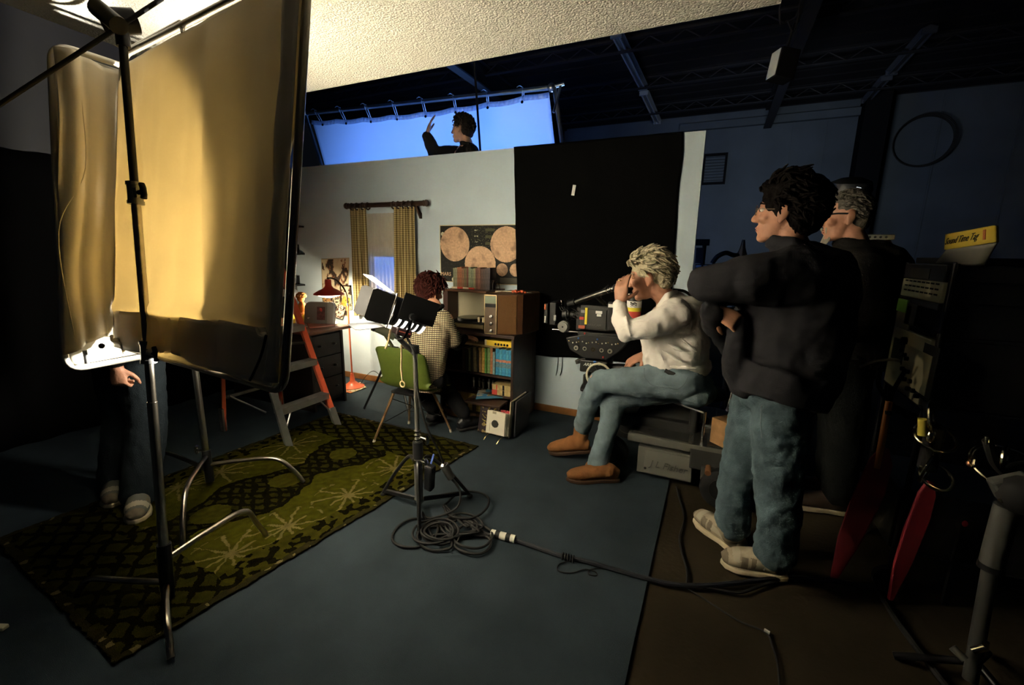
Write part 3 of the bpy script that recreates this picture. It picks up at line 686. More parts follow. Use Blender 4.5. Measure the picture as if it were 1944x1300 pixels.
# orange toy figure
TX, TY = fl(576, 611, ZD).xy
t = thing('toy_figure', 'orange and yellow jointed toy figure on the desk behind the ladder', 'toy', (0.000+TX, 0.020+TY, ZD))
OC = mat('orange_cloth', (.45, .15, .04), .7, var=.25, vs=30)
b_ = MB().ell((0.010+TX, 0.000+TY, ZD+.055), (.075, .05, .055)).ell((0.000+TX, 0.000+TY, ZD+.15), (.045, .04, .06)).ell((-0.010+TX, 0.000+TY, ZD+.245), (.04, .04, .045)); blob(b_, 'body', OC, t, .006, 3)
hb = MB()
for i in range(60):
    a = random.random()*6.28; e = random.random()*1.2; d = V((math.cos(a)*math.cos(e), math.sin(a)*math.cos(e), math.sin(e))); hb.ell(V((-0.010+TX, 0.005+TY, ZD+.255))+d*.04, (.014, .014, .014), n=8)
hb.build('curly_hair', mat('orange_yarn', (.55, .22, .07), .8), t); MB().ell((0.070+TX, -0.030+TY, ZD+.05), (.05, .045, .04)).build('foot', YELL, t)
TX, TY = fl(556, 604, ZD).xy
t = thing('vase', 'dark grey rounded vase on the desk behind the ladder top', 'vase', (TX, TY, ZD)); MB().lathe([(.045, 0), (.048, .02), (.025, .04), (.025, .16), (.05, .20), (.07, .25), (.065, .29), (.04, .315), (0, .32)], M.Translation((TX, TY, ZD)), 24).build('body', mat('dark_grey_glaze', (.05, .05, .05), .4), t)
# wall posters and scraps
def photo(seed, dens=.1, base=(.50, .42, .28), ink=(.035, .025, .02), second=(.30, .13, .06)):
    def f(u, v):
        n = nz(u*4.2+seed, v*5+seed)+.6*nz(u*11+seed, v*13)+.3*nz(u*30, v*30, seed)
        if min(u, 1-u) < .03 or min(v, 1-v) < .02: return (.42, .36, .25)
        if n > dens+.16: return ink
        if n > dens: return mixc(ink, second, .6)
        return mixc(base, second, max(0, min(1, .5*nz(u*9, v*8, seed+3))))
    return f
def pinned(name, px4, seed, label, y=YW-.003, cat='poster', dens=.1, base=(.50, .42, .28), second=(.30, .13, .06)):
    c = [at(*q, y-.002*i) for i, q in enumerate(px4)]
    return tag(sheet(name, [c[0], c[1], c[2], c[3]], 50, 60, PAINTED, col=photo(seed, dens, base, second=second), disp=lambda u, v: (0, -.004*abs(nz(u*2, v*2, seed)), 0), sol=.0015), label, cat, None)
pinned('poster', ((613, 598), (660, 600), (610, 491), (663, 489)), 3, 'tall collage poster on the wall between desk lamp and left curtain', dens=.05)
t = thing('framed_picture', 'small dark-framed picture on the wall behind the lamp pole', 'picture', at(655, 565, YW))
a, b = at(645, 541, YW-.02), at(667, 577, YW-.02)
sheet('print', [(a.x, YW-.014, b.z), (b.x, YW-.014, b.z), (a.x, YW-.014, a.z), (b.x, YW-.014, a.z)], 30, 40, PAINTED, t, col=photo(9, .2, (.55, .48, .33)))
for p, q in (((a.x, b.z), (a.x+.012, a.z)), ((b.x-.012, b.z), (b.x, a.z)), ((a.x, a.z-.012), (b.x, a.z)), ((a.x, b.z), (b.x, b.z+.012))): MB().bx((p[0], YW-.022, p[1]), (q[0], YW-.002, q[1])).build('frame_side', DKWOOD, t, ang=0)
pinned('card', ((646, 580), (660, 589), (652, 561), (666, 566)), 5, 'orange and yellow card pinned below the framed picture', YW-.024, 'card', .4, (.62, .36, .06), (.5, .14, .03))
pinned('card', ((634, 601), (650, 606), (643, 576), (657, 582)), 12, 'tilted white picture sheet pinned beside the grey case', YW-.03, 'card', .12, (.70, .66, .54), (.4, .15, .08))
pinned('card', ((652, 590), (668, 588), (654, 560), (667, 560)), 15, 'cream picture sheet pinned at the foot of the left curtain', YW-.018, 'card', .22, (.60, .52, .36), (.4, .3, .12))
pinned('card', ((614, 578), (628, 580), (613, 563), (627, 563)), 18, 'small orange-brown picture pinned under the left lamp shade rim', YW-.018, 'card', .0, (.5, .28, .1), (.3, .14, .05))
pinned('card', ((630, 580), (645, 582), (632, 565), (645, 566)), 22, 'small cream card with a dark photo between lamp and framed picture', YW-.026, 'card', .05, (.6, .55, .4), (.2, .2, .1))
# wall hooks left of the poster
for i, (x, y) in enumerate(((566, 430), (568, 482), (569, 541))):
    p = at(x, y, YW-.05); tag(MB().bx((p.x-.10, YW-.14, p.z-.009), (p.x+.035, YW, p.z+.009)).bx((p.x-.07, YW-.02, p.z-.012), (p.x-.05, YW-.001, p.z+.11)).build('shelf_bracket', BLKM, ang=0), ('topmost', 'middle', 'lowest')[i]+' of three black shelf brackets on the wall behind the muslin edge', 'bracket', 'black shelf brackets')
# magazine on the floor by the lamp
o = sheet('magazine', [fl(648, 742, .012), fl(665, 747, .012), fl(684, 726, .012), fl(696, 736, .012)], 40, 40, PAINTED, col=lambda u, v: (.5, .17, .06) if v < .14 else photo(31, .18, (.46, .40, .26))(u, v), disp=lambda u, v: (0, 0, .004+.008*nz(u*3, v*3)), sol=.004); tag(o, 'open magazine lying on the carpet by the red lamp base', 'magazine')
# ------------------------------------------------------------------ planet chart
a, b = at(835, 427.5, YW), at(836, 536, YW); PX0, PZ1, PZ0 = a.x, a.z, b.z+.01; PX1 = -1.56
PW, PH = PX1-PX0, PZ1-PZ0
def pp(px, py): p = at(px, py, YW); return ((p.x-PX0), (p.z-PZ0))
DISC = []
for (cx, cy_), (ex, ey) in (((863.8, 463.5), (863.8, 430.5)), ((961, 464), (961, 429.5)), ((911.5, 501), (911.5, 467))):
    c = pp(cx, cy_); e = pp(ex, ey); DISC.append((c[0], c[1], e[1]-c[1]))
for cx, cy_ in ((953.5, 512), (979, 512.5)): c = pp(cx, cy_); DISC.append((c[0], c[1], .060))
def chart(u, v):
    x, y = u*PW, v*PH
    if min(x, PW-x) < .008 or min(y, PH-y) < .008: return (.60, .54, .34)
    for i, (cx, cy_, r) in enumerate(DISC):
        d = math.hypot(x-cx, y-cy_)
        if d < r:
            n = nz(x*9+i*3, y*12, i)+.5*nz(x*28, y*28, i)
            k = smooth(.0, .7, n)*(.7 if (y-cy_) < r*.3 else .35)
            k += smooth(.1, .8, nz(x*14, y*10, i+7))*.6
            c = mixc((.62, .405, .25), (.27, .165, .11), min(1, k)); c = tuple(q*(1+.22*nz(x*60, y*60, i)) for q in c)
            if abs(x-cx) < .002 or abs((y-cy_)) < .0015: c = mixc(c, (.45, .26, .16), .5)
            return c
    if (x-.035)**2+(y-PH+.085)**2 < .0004 or (x-.16)**2+(y-.028)**2 < .0005 or (x-.22)**2+(y-.028)**2 < .00012: return (.55, .52, .36)
    gx, gy = x/PW, y/PH
    if .36 < gx < .66 and gy > .62:
        if nz(x*70, y*120) > .38: return (.10, .10, .055)
        if .52 < gx < .62 and (gy*9) % 1 < .42: return (.075, .075, .035)
        if .40 < gx < .44 and (gy*10) % 1 < .25: return (.5, .48, .3) if nz(x*90, y*90) > .1 else (.06, .06, .05)
    if gy < .12 and gx > .68: return (.085, .08, .06)
    return mixc((.012, .012, .010), (.03, .028, .02), max(0, nz(x*40, y*60, 2)))
o = sheet('planet_chart', [(PX0, YW-.003, PZ0), (PX1, YW-.003, PZ0), (PX0, YW-.003, PZ1), (PX1, YW-.003, PZ1)], 260, 170, PAINTED, col=chart, disp=lambda u, v: (0, -.004*abs(nz(u*3, v*2)), 0), sol=.0012)
tag(o, 'dark chart with five orange planet discs on the wall above the stereo cabinet', 'poster')
p = at(846.5, 520, YW-.012); TAN = mat('tan_print', (.62, .40, .24), .7); text('MARS', .050, fm(p, (1, 0, 0), (0, 0, 1)), TAN, 'title', o)
# ------------------------------------------------------------------ bookcase and stereo
BX0, BX1, BY0, BY1 = -2.22, -1.48, 3.25, 3.765
t = thing('bookcase', 'low dark wooden bookcase against the wall under the stereo cabinet', 'bookcase', ((BX0+BX1)/2, (BY0+BY1)/2, .009))
for x in (BX0, BX1-.022): MB().bx((x, BY0, .009), (x+.022, BY1, .80)).build('side_panel', DKWOOD, t, bev=.002, ang=0)
MB().bx((BX0-.01, BY0-.012, .795), (BX1+.01, BY1, .822)).build('top', DKWOOD, t, bev=.003, ang=0)
MB().bx((BX0+.02, BY1-.012, .05), (BX1-.02, BY1, .80)).build('back_panel', DKWOOD, t, ang=0)
for z in (.075, .265, .44): MB().bx((BX0+.02, BY0+.005, z), (BX1-.02, BY1-.01, z+.018)).build('shelf', DKWOOD, t, ang=0)
MB().bx((BX0+.02, BY0+.01, .009), (BX1-.02, BY0+.025, .075)).build('plinth', WOOD, t, ang=0)
# upright books
def upright(x, y, z, w, d, h, col, label, group, tilt=0, pages=CREAM, band=None, name='book'):
    t = thing(name, label, 'book', (x, y, z), group)
    m_ = M.Translation((x, y, z)) @ M.Rotation(tilt, 4, 'Y')
    mb = MB(); mb.box(m_ @ V((0, 0, h/2)), (w, .0025, h), m_); mb.box(m_ @ V((-w/2+.001, d/2, h/2)), (.002, d, h), m_); mb.box(m_ @ V((w/2-.001, d/2, h/2)), (.002, d, h), m_)
    c = mat('cover_%02x%02x%02x' % tuple(int(q*255) for q in col), col, .55, var=.35, vs=45)
    mb.build('cover', c, t, ang=0); MB().box(m_ @ V((0, d/2+.002, h/2)), (w-.004, d-.006, h-.008), m_).build('pages', pages, t, ang=0)
    if band:
        for (z0, z1, bc) in band: MB().box(m_ @ V((0, -.0018, (z0+z1)/2*h)), (w+.0006, .0012, (z1-z0)*h), m_).build('spine_band', mat('band_%02x%02x%02x' % tuple(int(q*255) for q in bc), bc, .55, var=.5, vs=120), t, ang=0)
    return t
ZB = .459
x = BX1-.026
blues = [.034, .021, .036, .024, .034]
for i, w_ in enumerate(blues):
    x -= w_/2+.001
    upright(x, BY0+.035, ZB, w_, .14, .232-.004*(i % 2), ((.03, .23, .42), (.06, .30, .45))[i % 2], ('rightmost thick', 'second from the right, thin', 'middle, thickest', 'second from the left, thin', 'leftmost')[i]+' book of the blue set with orange bands in the bookcase', 'blue set of books', band=[(.50, .60, (.55, .20, .11)), (.30, .46, (.10, .19, .22))])
    x -= w_/2+.001
rest = [(.022, .20, (.20, .33, .36), 'pale blue-green'), (.024, .235, (.42, .16, .06), 'orange-red patterned'), (.028, .23, (.16, .28, .10), 'light green'), (.018, .225, (.10, .30, .06), 'bright green and yellow'), (.028, .228, (.60, .34, .07), 'orange-yellow'), (.026, .225, (.42, .25, .10), 'tan and orange'), (.016, .20, (.03, .03, .02), 'thin black'), (.030, .222, (.24, .20, .10), 'mottled olive'), (.024, .20, (.03, .03, .025), 'dark charcoal'), (.024, .212, (.13, .15, .07), 'dull green'), (.03, .20, (.03, .04, .03), 'very dark green'), (.03, .205, (.05, .03, .02), 'dark brown')]
for i, (w_, h, c, n) in enumerate(rest):
    x -= w_/2+.002; upright(x, BY0+.03+.004*(i % 3), ZB, w_, .14, h, c, n+' book standing in the upper bookcase shelf left of the blue set', 'books on the upper bookcase shelf', tilt=R(-2) if i in (5, 7) else 0); x -= w_/2+.001
for k in range(2):
    book('book', (-1.83+.02*k, BY0+.12, .693+.009*k), (.40, .16, .009), R(-2+3*k), mat('tan_cover', (.40, .30, .15), .7), ('lower', 'upper')[k]+' thin tan book lying across the tops of the upright books', group='thin tan books')
t = thing('yellow_box', 'yellow printed box lying on top of the blue set of books', 'box', (-1.64, BY0+.09, .712)); MB().box((-1.625, BY0+.10, .737), (.25, .15, .048)).build('carton', YELL, t, bev=.002, ang=0); MB().box((-1.757, BY0+.10, .737), (.02, .151, .049)).build('pale_end', CREAM, t, ang=0)
for k in range(5): MB().lathe([(.0, 0), (.011, .002), (.007, .010), (.0, .016)], frame((-1.66+k*.028, BY0+.0235, .732), (1, 0, 0), (0, 0, 1), (0, -1, 0)), 8).build('printed_mark', INK, t, ang=0)
# red and cream volumes
for k in range(2):
    t = book('book', (-1.60, BY0+.08, .284+.047*k), (.17, .13, .046), R(1+k*2), mat('gilt_cover', (.50, .38, .16), .5, var=.3, vs=30), ('lower', 'upper')[k]+' thick cream and red volume lying in the middle shelf', group='cream and red volumes')
    MB().box((-1.66, BY0+.0115+.003*k, .307+.047*k), (.05, .004, .044)).build('red_label', REDP, t, ang=0); MB().box((-1.575, BY0+.0115, .307+.047*k), (.016, .004, .044)).build('dark_mark', INK, t, ang=0)
for k in range(5):
    c = V((-1.92+k*.05, BY0+.10+.02*(k % 2), .284)); o = MB().lathe([(.018, 0), (.018, .006), (.007, .012), (.012, .05), (.016, .07), (.006, .082), (.010, .095), (0, .105)], M.Translation(c), 12).build('figurine', mat('pewter', (.16, .15, .12), .4, .6))
    tag(o, ('leftmost', 'second', 'middle', 'fourth', 'rightmost')[k]+' of five small dark metal figures on the middle bookcase shelf', 'ornament', 'figures on the middle shelf')
# yellow spined magazines
for r_, (z, h) in enumerate(((.094, .165),)):
    for k in range(26):
        xx = BX1-.30-k*.0155
        upright(xx, BY0+.02, z, .0145, .15, h, (.50, .36, .10) if k % 5 else (.42, .28, .08), 'yellow-spined magazine in the row on the bottom shelf of the bookcase', 'yellow magazines on the bottom shelf', name='magazine', band=None)
# album sleeve lying on the magazine stack
t = thing('stool', 'low dark stool in front of the bookcase under the blue album', 'stool', (-1.68, 3.14, .009)) 
MB().bx((-1.86, 3.07, .235), (-1.52, 3.24, .255)).build('seat', DKWOOD, t, bev=.003, ang=0)
for xx in (-1.845, -1.535):
    for yy in (3.085, 3.225): MB().bx((xx-.012, yy-.012, .009), (xx+.012, yy+.012, .235)).build('leg', DKWOOD, t, ang=0)
def album(u, v):
    if v < .12: return (.05, .18, .30)
    n = nz(u*4, v*4, 5); c = (.03, .17, .34) if n < .1 else (.33, .30, .24)
    if .3 < u < .62 and .2 < v < .5: c = (.20, .16, .07)
    if u > .62 and v > .55: c = (.05, .22, .30)
    return c
o = sheet('album', [fl(903, 757, .27), fl(976, 754, .27), fl(908, 741, .285), fl(970, 735, .285)], 40, 40, PAINTED, col=album, sol=.006); tag(o, 'blue illustrated album lying on the low stool before the bookcase', 'album')
# flower sleeve, records and the small sleeve on its wire stand
def flower(u, v):
    if u+ v*1.0 > 1.62 and v > .55: return (.42, .04, .05) if nz(u*30, v*16) < .25 else (.06, .02, .02)
    a = math.atan2(v-.65, u-.42); r = math.hypot(v-.65, (u-.42)*1.2)
    k = math.sin(a*5+r*18); n = nz(u*8, v*8, 11)
    if abs(k) < .32 and r < .42 and n > -.1: return (.36, .30, .07)
    if n > .32: return (.22, .16, .06)
    return (.018, .011, .014)
lx0, lx1, ly = -1.71, -1.43, 3.09
o = sheet('record_sleeve', [(lx0, ly-.04, .012), (lx1, ly-.05, .012), (lx0, ly+.015, .225), (lx1, ly+.005, .225)], 50, 50, PAINTED, col=flower, sol=.005); tag(o, 'dark flower-patterned record sleeve standing before the bookcase, with a red corner', 'record sleeve')
for k in range(3):
    o = MB().box((lx1+.020+.017*k, 3.20+.015*k, .166), (.010, .31, .312), (0, R(2.5), 0)).build('record_sleeve', (CREAM, INK, mat('dark_sleeve', (.05, .045, .045), .5))[k], ang=0, bev=.001)
    tag(o, ('white-edged record sleeve, nearest of three leaning on the bookcase side', 'black record sleeve, middle of three leaning on the bookcase side', 'charcoal record sleeve, last of three leaning on the bookcase side')[k], 'record sleeve', 'record sleeves leaning on the bookcase')
t = thing('record_stand', 'white paper record sleeve with round hole on a little wire stand on the carpet', 'record', (-1.53, 2.99, .009))
c = (at(922, 820, 2.98), at(957, 829, 2.94), at(926, 778, 3.03), at(960, 786, 2.99)); c0_ = sum(c, V())/4
def hole(u, v): return (.03, .03, .025) if (u-.47)**2+((v-.46)*1.15)**2 < .036 else ((.30, .26, .18) if (abs(u-.2) < .015 and .1 < v < .45) or (v > .9 and .3 < u < .5) else (.62, .58, .47))
for k in range(4):
    dy = V((.005*k, .012*k, -.003*k)); sheet('paper_sleeve', [q+dy for q in c], 48, 48, PAINTED, t, col=hole if k == 0 else (lambda u, v: (.55, .50, .38)), sol=.003)
GOLD = mat('brass_wire', (.65, .48, .20), .25, 1)
for u in (.15, .85):
    p = c[0].lerp(c[1], u); MB().tube(cr([(p.x-.015, p.y-.05, .012), (p.x-.005, p.y-.035, .035), (p.x, p.y-.012, .045), (p.x+.01, p.y+.05, .045), (p.x+.01, p.y+.09, .012)]), .0035, 6).build('wire_foot', GOLD, t)
# stereo cabinet
SB = mat('walnut_veneer', (.10, .042, .019), .42, var=.35, vs=7)
GRILL = mat('brown_speaker_cloth', (.15, .075, .03), .85, bump=.4, bs=300)
CX0, CX1, CY0, CY1, CZ0, CZ1 = -2.24, -1.45, 3.30, 3.74, .824, 1.165
t = thing('stereo_cabinet', 'walnut record player cabinet on the bookcase with control panel and brown speaker', 'stereo', (-1.85, 3.5, CZ0))
MB().bx((CX0, CY0+.03, CZ0), (CX1, CY1, CZ0+.03)).build('base', SB, t, bev=.003, ang=0)
MB().bx((CX0, CY0+.235, CZ0), (CX1, CY0+.25, CZ1)).build('back_panel', mat('cream_lining', (.60, .55, .38), .7), t, ang=0)
MB().bx((CX0, CY0+.05, CZ0+.03), (CX0+.05, CY0+.23, CZ1-.012)).build('left_speaker_box', mat('red_brown_side', (.045, .015, .010), .5), t, bev=.003, ang=0)
MB().bx((CX0-.01, CY0+.06, CZ1-.014), (-1.80, CY1, CZ1+.004)).build('top_board', SB, t, bev=.003, ang=0)
RB = [(-1.735, 3.215), (-1.625, 3.225), (-1.475, 3.30), (-1.44, 3.34), (-1.40, 3.62), (-1.46, 3.73), (-1.735, 3.73)]
MB().prism(RB, CZ1-CZ0-.005, M.Translation((0, 0, CZ0+.001))).build('right_speaker_box', SB, t, bev=.003, ang=0)
a, b = V((-1.735, 3.215, 0)), V((-1.625, 3.225, 0)); d = (b-a).normalized(); n_ = V((d.y, -d.x, 0))
def pf(u, z): return a+d*u+n_*.004+V((0, 0, CZ0+z))
MB().box(pf(.055, .168), (.108, .008, .322), M.Rotation(math.atan2(d.y, d.x), 4, 'Z')).build('control_panel', mat('panel_wood', (.10, .06, .03), .4), t, ang=0)
BR_ = mat('brass_trim', (.55, .42, .20), .35, .8)
for (u0, z0, u1, z1) in ((0, .005, .004, .33), (.106, .005, .110, .33), (0, .327, .11, .332), (0, .005, .11, .010)): MB().box(pf((u0+u1)/2, (z0+z1)/2)+n_*.005, (u1-u0, .004, z1-z0), M.Rotation(math.atan2(d.y, d.x), 4, 'Z')).build('panel_trim', BR_, t, ang=0)
MB().box(pf(.055, .292)+n_*.004, (.096, .004, .060), M.Rotation(math.atan2(d.y, d.x), 4, 'Z')).build('dial_window', mat('green_dial', (.16, .20, .14), .25), t, ang=0)
MB().box(pf(.055, .245)+n_*.004, (.096, .004, .030), M.Rotation(math.atan2(d.y, d.x), 4, 'Z')).build('black_slot', INK, t, ang=0)
for z in (.155, .095, .035):
    mb = MB(); p = pf(.066, z)+n_*.004; mb.cyl(p, p+n_*.018, .013).cyl(p+n_*.018, p+n_*.026, .010); mb.build('knob', STEEL, t)
a, b = V((-1.625, 3.225, 0)), V((-1.475, 3.30, 0)); d2 = (b-a).normalized(); n2 = V((d2.y, -d2.x, 0))
MB().box((a+b)/2+n2*.003+V((0, 0, CZ0+.168)), ((b-a).length-.012, .008, .318), M.Rotation(math.atan2(d2.y, d2.x), 4, 'Z')).build('speaker_cloth', GRILL, t, ang=0)
# turntable in the cabinet
t = thing('turntable', 'record turntable on a wood plinth inside the stereo cabinet', 'turntable', (-1.93, 3.42, CZ0+.03))
GOLDP = mat('champagne_metal', (.34, .29, .16), .35, .6)
MB().bx((-2.10, 3.235, CZ0+.031), (-1.76, 3.53, CZ0+.07)).build('plinth', GOLDP, t, bev=.006, ang=0)
MB().bx((-2.10, 3.235, CZ0+.071), (-1.76, 3.53, CZ0+.085)).build('deck', mat('black_deck', (.02, .02, .018), .3), t, bev=.003, ang=0)
MB().cyl((-1.95, 3.385, CZ0+.085), (-1.95, 3.385, CZ0+.105), .135, n=36).build('platter', BLKM, t); MB().cyl((-1.95, 3.385, CZ0+.105), (-1.95, 3.385, CZ0+.108), .125, n=36).build('record', mat('vinyl', (.008, .008, .008), .2), t)
MB().tube(cr([(-1.79, 3.50, CZ0+.13), (-1.80, 3.40, CZ0+.13), (-1.87, 3.33, CZ0+.118)]), .005, 8).build('tonearm', STEEL, t)
for p in ((-1.79, 3.50), (-1.79, 3.29), (-1.83, 3.285)): MB().cyl((*p, CZ0+.085), (*p, CZ0+.125), .011).build('control_knob', CREAM, t)
# books on the stereo
cols = [(.17, .19, .11), (.22, .21, .13), (.26, .10, .04), (.30, .10, .04), (.24, .11, .05), (.15, .11, .05), (.14, .05, .03), (.20, .24, .14), (.17, .20, .12), (.26, .24, .12), (.13, .05, .03), (.20, .08, .05), (.10, .05, .035), (.08, .05, .04), (.07, .05, .045), (.06, .045, .05)]
nam = ['grey-green', 'pale olive', 'rust', 'orange-brown', 'chestnut', 'dull bronze', 'dark red', 'sage green', 'moss green', 'yellowish', 'maroon', 'brick-red', 'dark brown', 'sepia', 'brown-black', 'purplish black']
x = -2.205
for i, (c, n) in enumerate(zip(cols, nam)):
    w_ = .020+.007*((i*7) % 3)/2; h = .185+.012*((i*5) % 4)/3
    x += w_/2; upright(x, 3.47, CZ1+.005, w_, .12, h, tuple(q*.8 for q in c), n+' paperback standing upright in the row on top of the stereo cabinet', 'paperbacks on the stereo cabinet', tilt=R(1.5) if i > 11 else 0)
    x += w_/2+.0005
o = sheet('shelf_strip', [(-2.21, 3.452, CZ1+.005), (-1.97, 3.452, CZ1+.005), (-2.21, 3.452, CZ1+.022), (-1.97, 3.452, CZ1+.022)], 40, 2, PAINTED, col=lambda u, v: (.60, .53, .38) if int(u*4) % 2 == 0 else (.45, .06, .035), sol=.003); tag(o, 'red and white paper strip along the foot of the paperbacks', 'strip')
mb = MB()
for k in range(2): mb.tube(cr([(x+.02+.03*k, 3.44, CZ1+.004), (x+.015+.03*k, 3.45, CZ1+.07), (x+.03+.03*k, 3.47, CZ1+.10), (x+.045+.03*k, 3.5, CZ1+.07), (x+.05+.03*k, 3.52, CZ1+.004)]), .003, 6)
tag(mb.build('wire_bookend', BLKM), 'thin dark wire bookend at the right end of the paperbacks', 'bookend')
mb = MB()
for k in range(7): mb.ell((-1.56+.018*k, 3.40+.02*math.sin(k*2.1), CZ1+.012+.006*(k % 2)), (.018, .018, .013), n=8)
tag(blob(mb, 'crumpled_wrapper', mat('red_yellow_wrapper', (.5, .09, .04), .45, var=.6, vs=40), None, .004, 2), 'crumpled red and yellow wrapper on top of the stereo speaker', 'wrapper')

# ------------------------------------------------------------------ green shell chair
GREEN = mat('green_shell', (.075, .105, .014), .5, bump=.12, bs=120, var=.06, vs=30)
t = thing('shell_chair', 'green moulded shell chair with tapered wooden legs and white tips', 'chair', (-2.11, 2.71, .009))
prof = [(-.155, .80), (-.150, .74), (-.13, .64), (-.10, .53), (-.04, .455), (.05, .440), (.15, .447), (.22, .43)]
pr = cr([(p[0], 0, p[1]) for p in prof], 4); NU = 16; vs = []; ks = len(pr)
for i, p in enumerate(pr):
    f = i/(ks-1); hw = .225 if f < .45 else .235; hw *= (1-.10*smooth(.12, 0, f)); curl = .05*math.sin(min(1, f*1.5)*PI)+.02
    for k in range(NU+1):
        u = k/NU*2-1; e = abs(u)**3
        y = 2.66+p.x+curl*e*(1 if f < .5 else 0)+.0; z = p.z+curl*e*smooth(.35, .7, f) - .03*e*smooth(.15, 0, f)
        vs.append(V((-2.10+hw*math.sin(u*PI/2*.9)/math.sin(PI/2*.9), y, z)))
mb = MB().add(vs, [(i*(NU+1)+k, i*(NU+1)+k+1, (i+1)*(NU+1)+k+1, (i+1)*(NU+1)+k) for i in range(ks-1) for k in range(NU)])
mb.build('shell', GREEN, t, ang=180, sol=.009)
LEGW = mat('worn_brown_leg', (.20, .12, .06), .4, .3, var=.2); TIP = mat('white_rubber', (.70, .66, .55), .6)
for sx, sy, fx_, fy in ((-1, -1, -2.33, 2.48), (-1, 1, -2.335, 2.93), (1, 1, -1.905, 2.94), (1, -1, -1.90, 2.49)):
    a = V((-2.11+sx*.10, 2.71+sy*.10, .425)); b = V((fx_, fy, .018)); MB().cyl(a, b, .013, .008, 10).build('leg', LEGW, t); MB().cyl(b+(a-b)*.045, V((b.x, b.y, .010)), .0095, .012, 10).build('leg_tip', TIP, t)
mb = MB(); 
for a, b in (((-2.27, 2.55, .17), (-1.99, 2.83, .36)), ((-1.95, 2.55, .17), (-2.23, 2.83, .36)), ((-2.26, 2.86, .17), (-1.99, 2.59, .36)), ((-1.96, 2.87, .17), (-2.23, 2.59, .36)), ((-2.26, 2.55, .16), (-1.97, 2.56, .16)), ((-2.265, 2.86, .16), (-1.975, 2.87, .16))): mb.cyl(a, b, .004, n=6)
mb.build('wire_brace', BLKM, t); MB().bx((-2.23, 2.59, .405), (-1.99, 2.83, .428)).build('mount', BLKM, t, bev=.004, ang=0)

# ------------------------------------------------------------------ telescope
t = thing('telescope', 'small grey-green telescope on black tripod legs beside the window wall', 'telescope', (-2.66, 3.14, .009))
TG = mat('grey_green_tube', (.10, .11, .07), .4)
hd = V((-2.69, 3.17, .62)); a, b = at(708, 618, 3.06), at(750, 639, 3.18)
MB().cyl(a, b, .044, .040, 20).build('tube', TG, t); MB().cyl(a, a+(b-a).normalized()*.03, .047, n=20).build('front_ring', BLKM, t); MB().cyl(b, b+(b-a).normalized()*.10, .018).build('eyepiece', BLKM, t)
MB().cyl(hd, (a+b)/2+V((0, 0, -.02)), .016).build('neck', mat('olive_neck', (.12, .12, .06), .5), t)
mb = MB(); mb.cyl(hd+V((-.055, 0, -.03)), hd+V((.055, 0, -.03)), .035).cyl(hd+V((0, 0, -.09)), hd, .03); mb.build('mount_head', BLACK, t)
for f in ((-2.945, 3.03), (-2.42, 3.05), (-2.68, 3.44)): MB().loft([hd+V((0, 0, -.06)).lerp(V((f[0]-hd.x, f[1]-hd.y, -.06))*.1+V((0, 0, -.06)), 1), V((*f, .012))], [(.016, .012), (.012, .010)], 6).build('leg', BLACK, t)

# ------------------------------------------------------------------ tungsten lamp on its stand
SX, SY = -1.45, 1.89
t = thing('lamp_stand', 'tall stand with the lit film lamp and its barn doors, cable coiled at its feet', 'film lamp', (SX, SY, .009))
BASEZ = .15
MB().cyl((SX, SY, .07), (SX, SY, .36), .0245, n=16).build('outer_tube', GREYM, t)
MB().cyl((SX, SY, .36), (SX, SY, .98), .0135, n=14).build('riser', mat('grey_riser', (.34, .33, .29), .35, .85, var=.1), t)
MB().cyl((SX, SY, .34), (SX, SY, .44), .029).build('lock_collar', BLACK, t)
for z in (.45, .475, .50): MB().cyl((SX, SY, z), (SX, SY, z+.008), .020).build('ring', STEEL, t)
mb = MB(); knob(mb, (SX+.02, SY, .47), (1, -.2, 0)); mb.build('tee_knob', STEEL, t)
mb = MB(); knob(mb, (SX+.02, SY-.01, .33), (1, -.3, .1)); mb.build('tee_knob', STEEL, t)
MB().cyl((SX, SY, .315), (SX, SY, .335), .034).build('spider', STEEL, t); MB().cyl((SX, SY, .065), (SX, SY, .085), .030).build('lower_spider', STEEL, t)
BLG = mat('dark_leg_metal', (.05, .05, .05), .35, .8)
for dx, dy in ((-.29, .02), (.14, -.19), (.20, .24)):
    d = V((dx, dy, 0)); s = d.normalized()
    mb = MB().tube(cr([V((SX, SY, .318))+s*.03, V((SX, SY, .33))+s*.07, V((SX, SY, .20))+d*.62, V((SX, SY, .032))+d]), .011, 8); mb.build('leg', BLG, t)
    MB().loft([V((SX, SY, .075))+s*.025, V((SX, SY, .05))+d*.98], (.016, .010), 8).build('brace', BLG, t); MB().ell(V((SX, SY, .024))+d, (.018, .018, .014)).build('foot', RUBR, t)
# lamp head
X_ = HEAD_AIM; Sd = V((0, 0, 1)).cross(X_).normalized(); Ud = X_.cross(Sd)
H = HEAD_POS; KS = .82; L3 = lambda a, s, u: H + (X_*a + Sd*s + Ud*u)*KS
HB = mat('black_lamp_housing', (.012, .012, .013), .4, .3)
fm_ = frame(H, Sd*KS, Ud*KS, X_*KS)
hd_ = MB().lathe([(.0, -.155), (.05, -.155), (.085, -.14), (.095, -.11), (.095, .085), (.102, .09), (.102, .115), (.092, .115), (.088, .06), (.0, .058)], fm_, 32).build('housing', HB, t)
LENS = mat('glowing_lens', (1, .88, .68), .3, emit=40)
MB().lathe([(.088, .060), (.07, .072), (.04, .082), (0, .085)], fm_, 28).build('lens', LENS, t)
MB().torus(L3(.105, 0, 0), .100*KS, .005, X_, 36, 8).build('front_ring', STEEL, t)
VENT = mat('glowing_vent', (1, .93, .8), .4, emit=7)
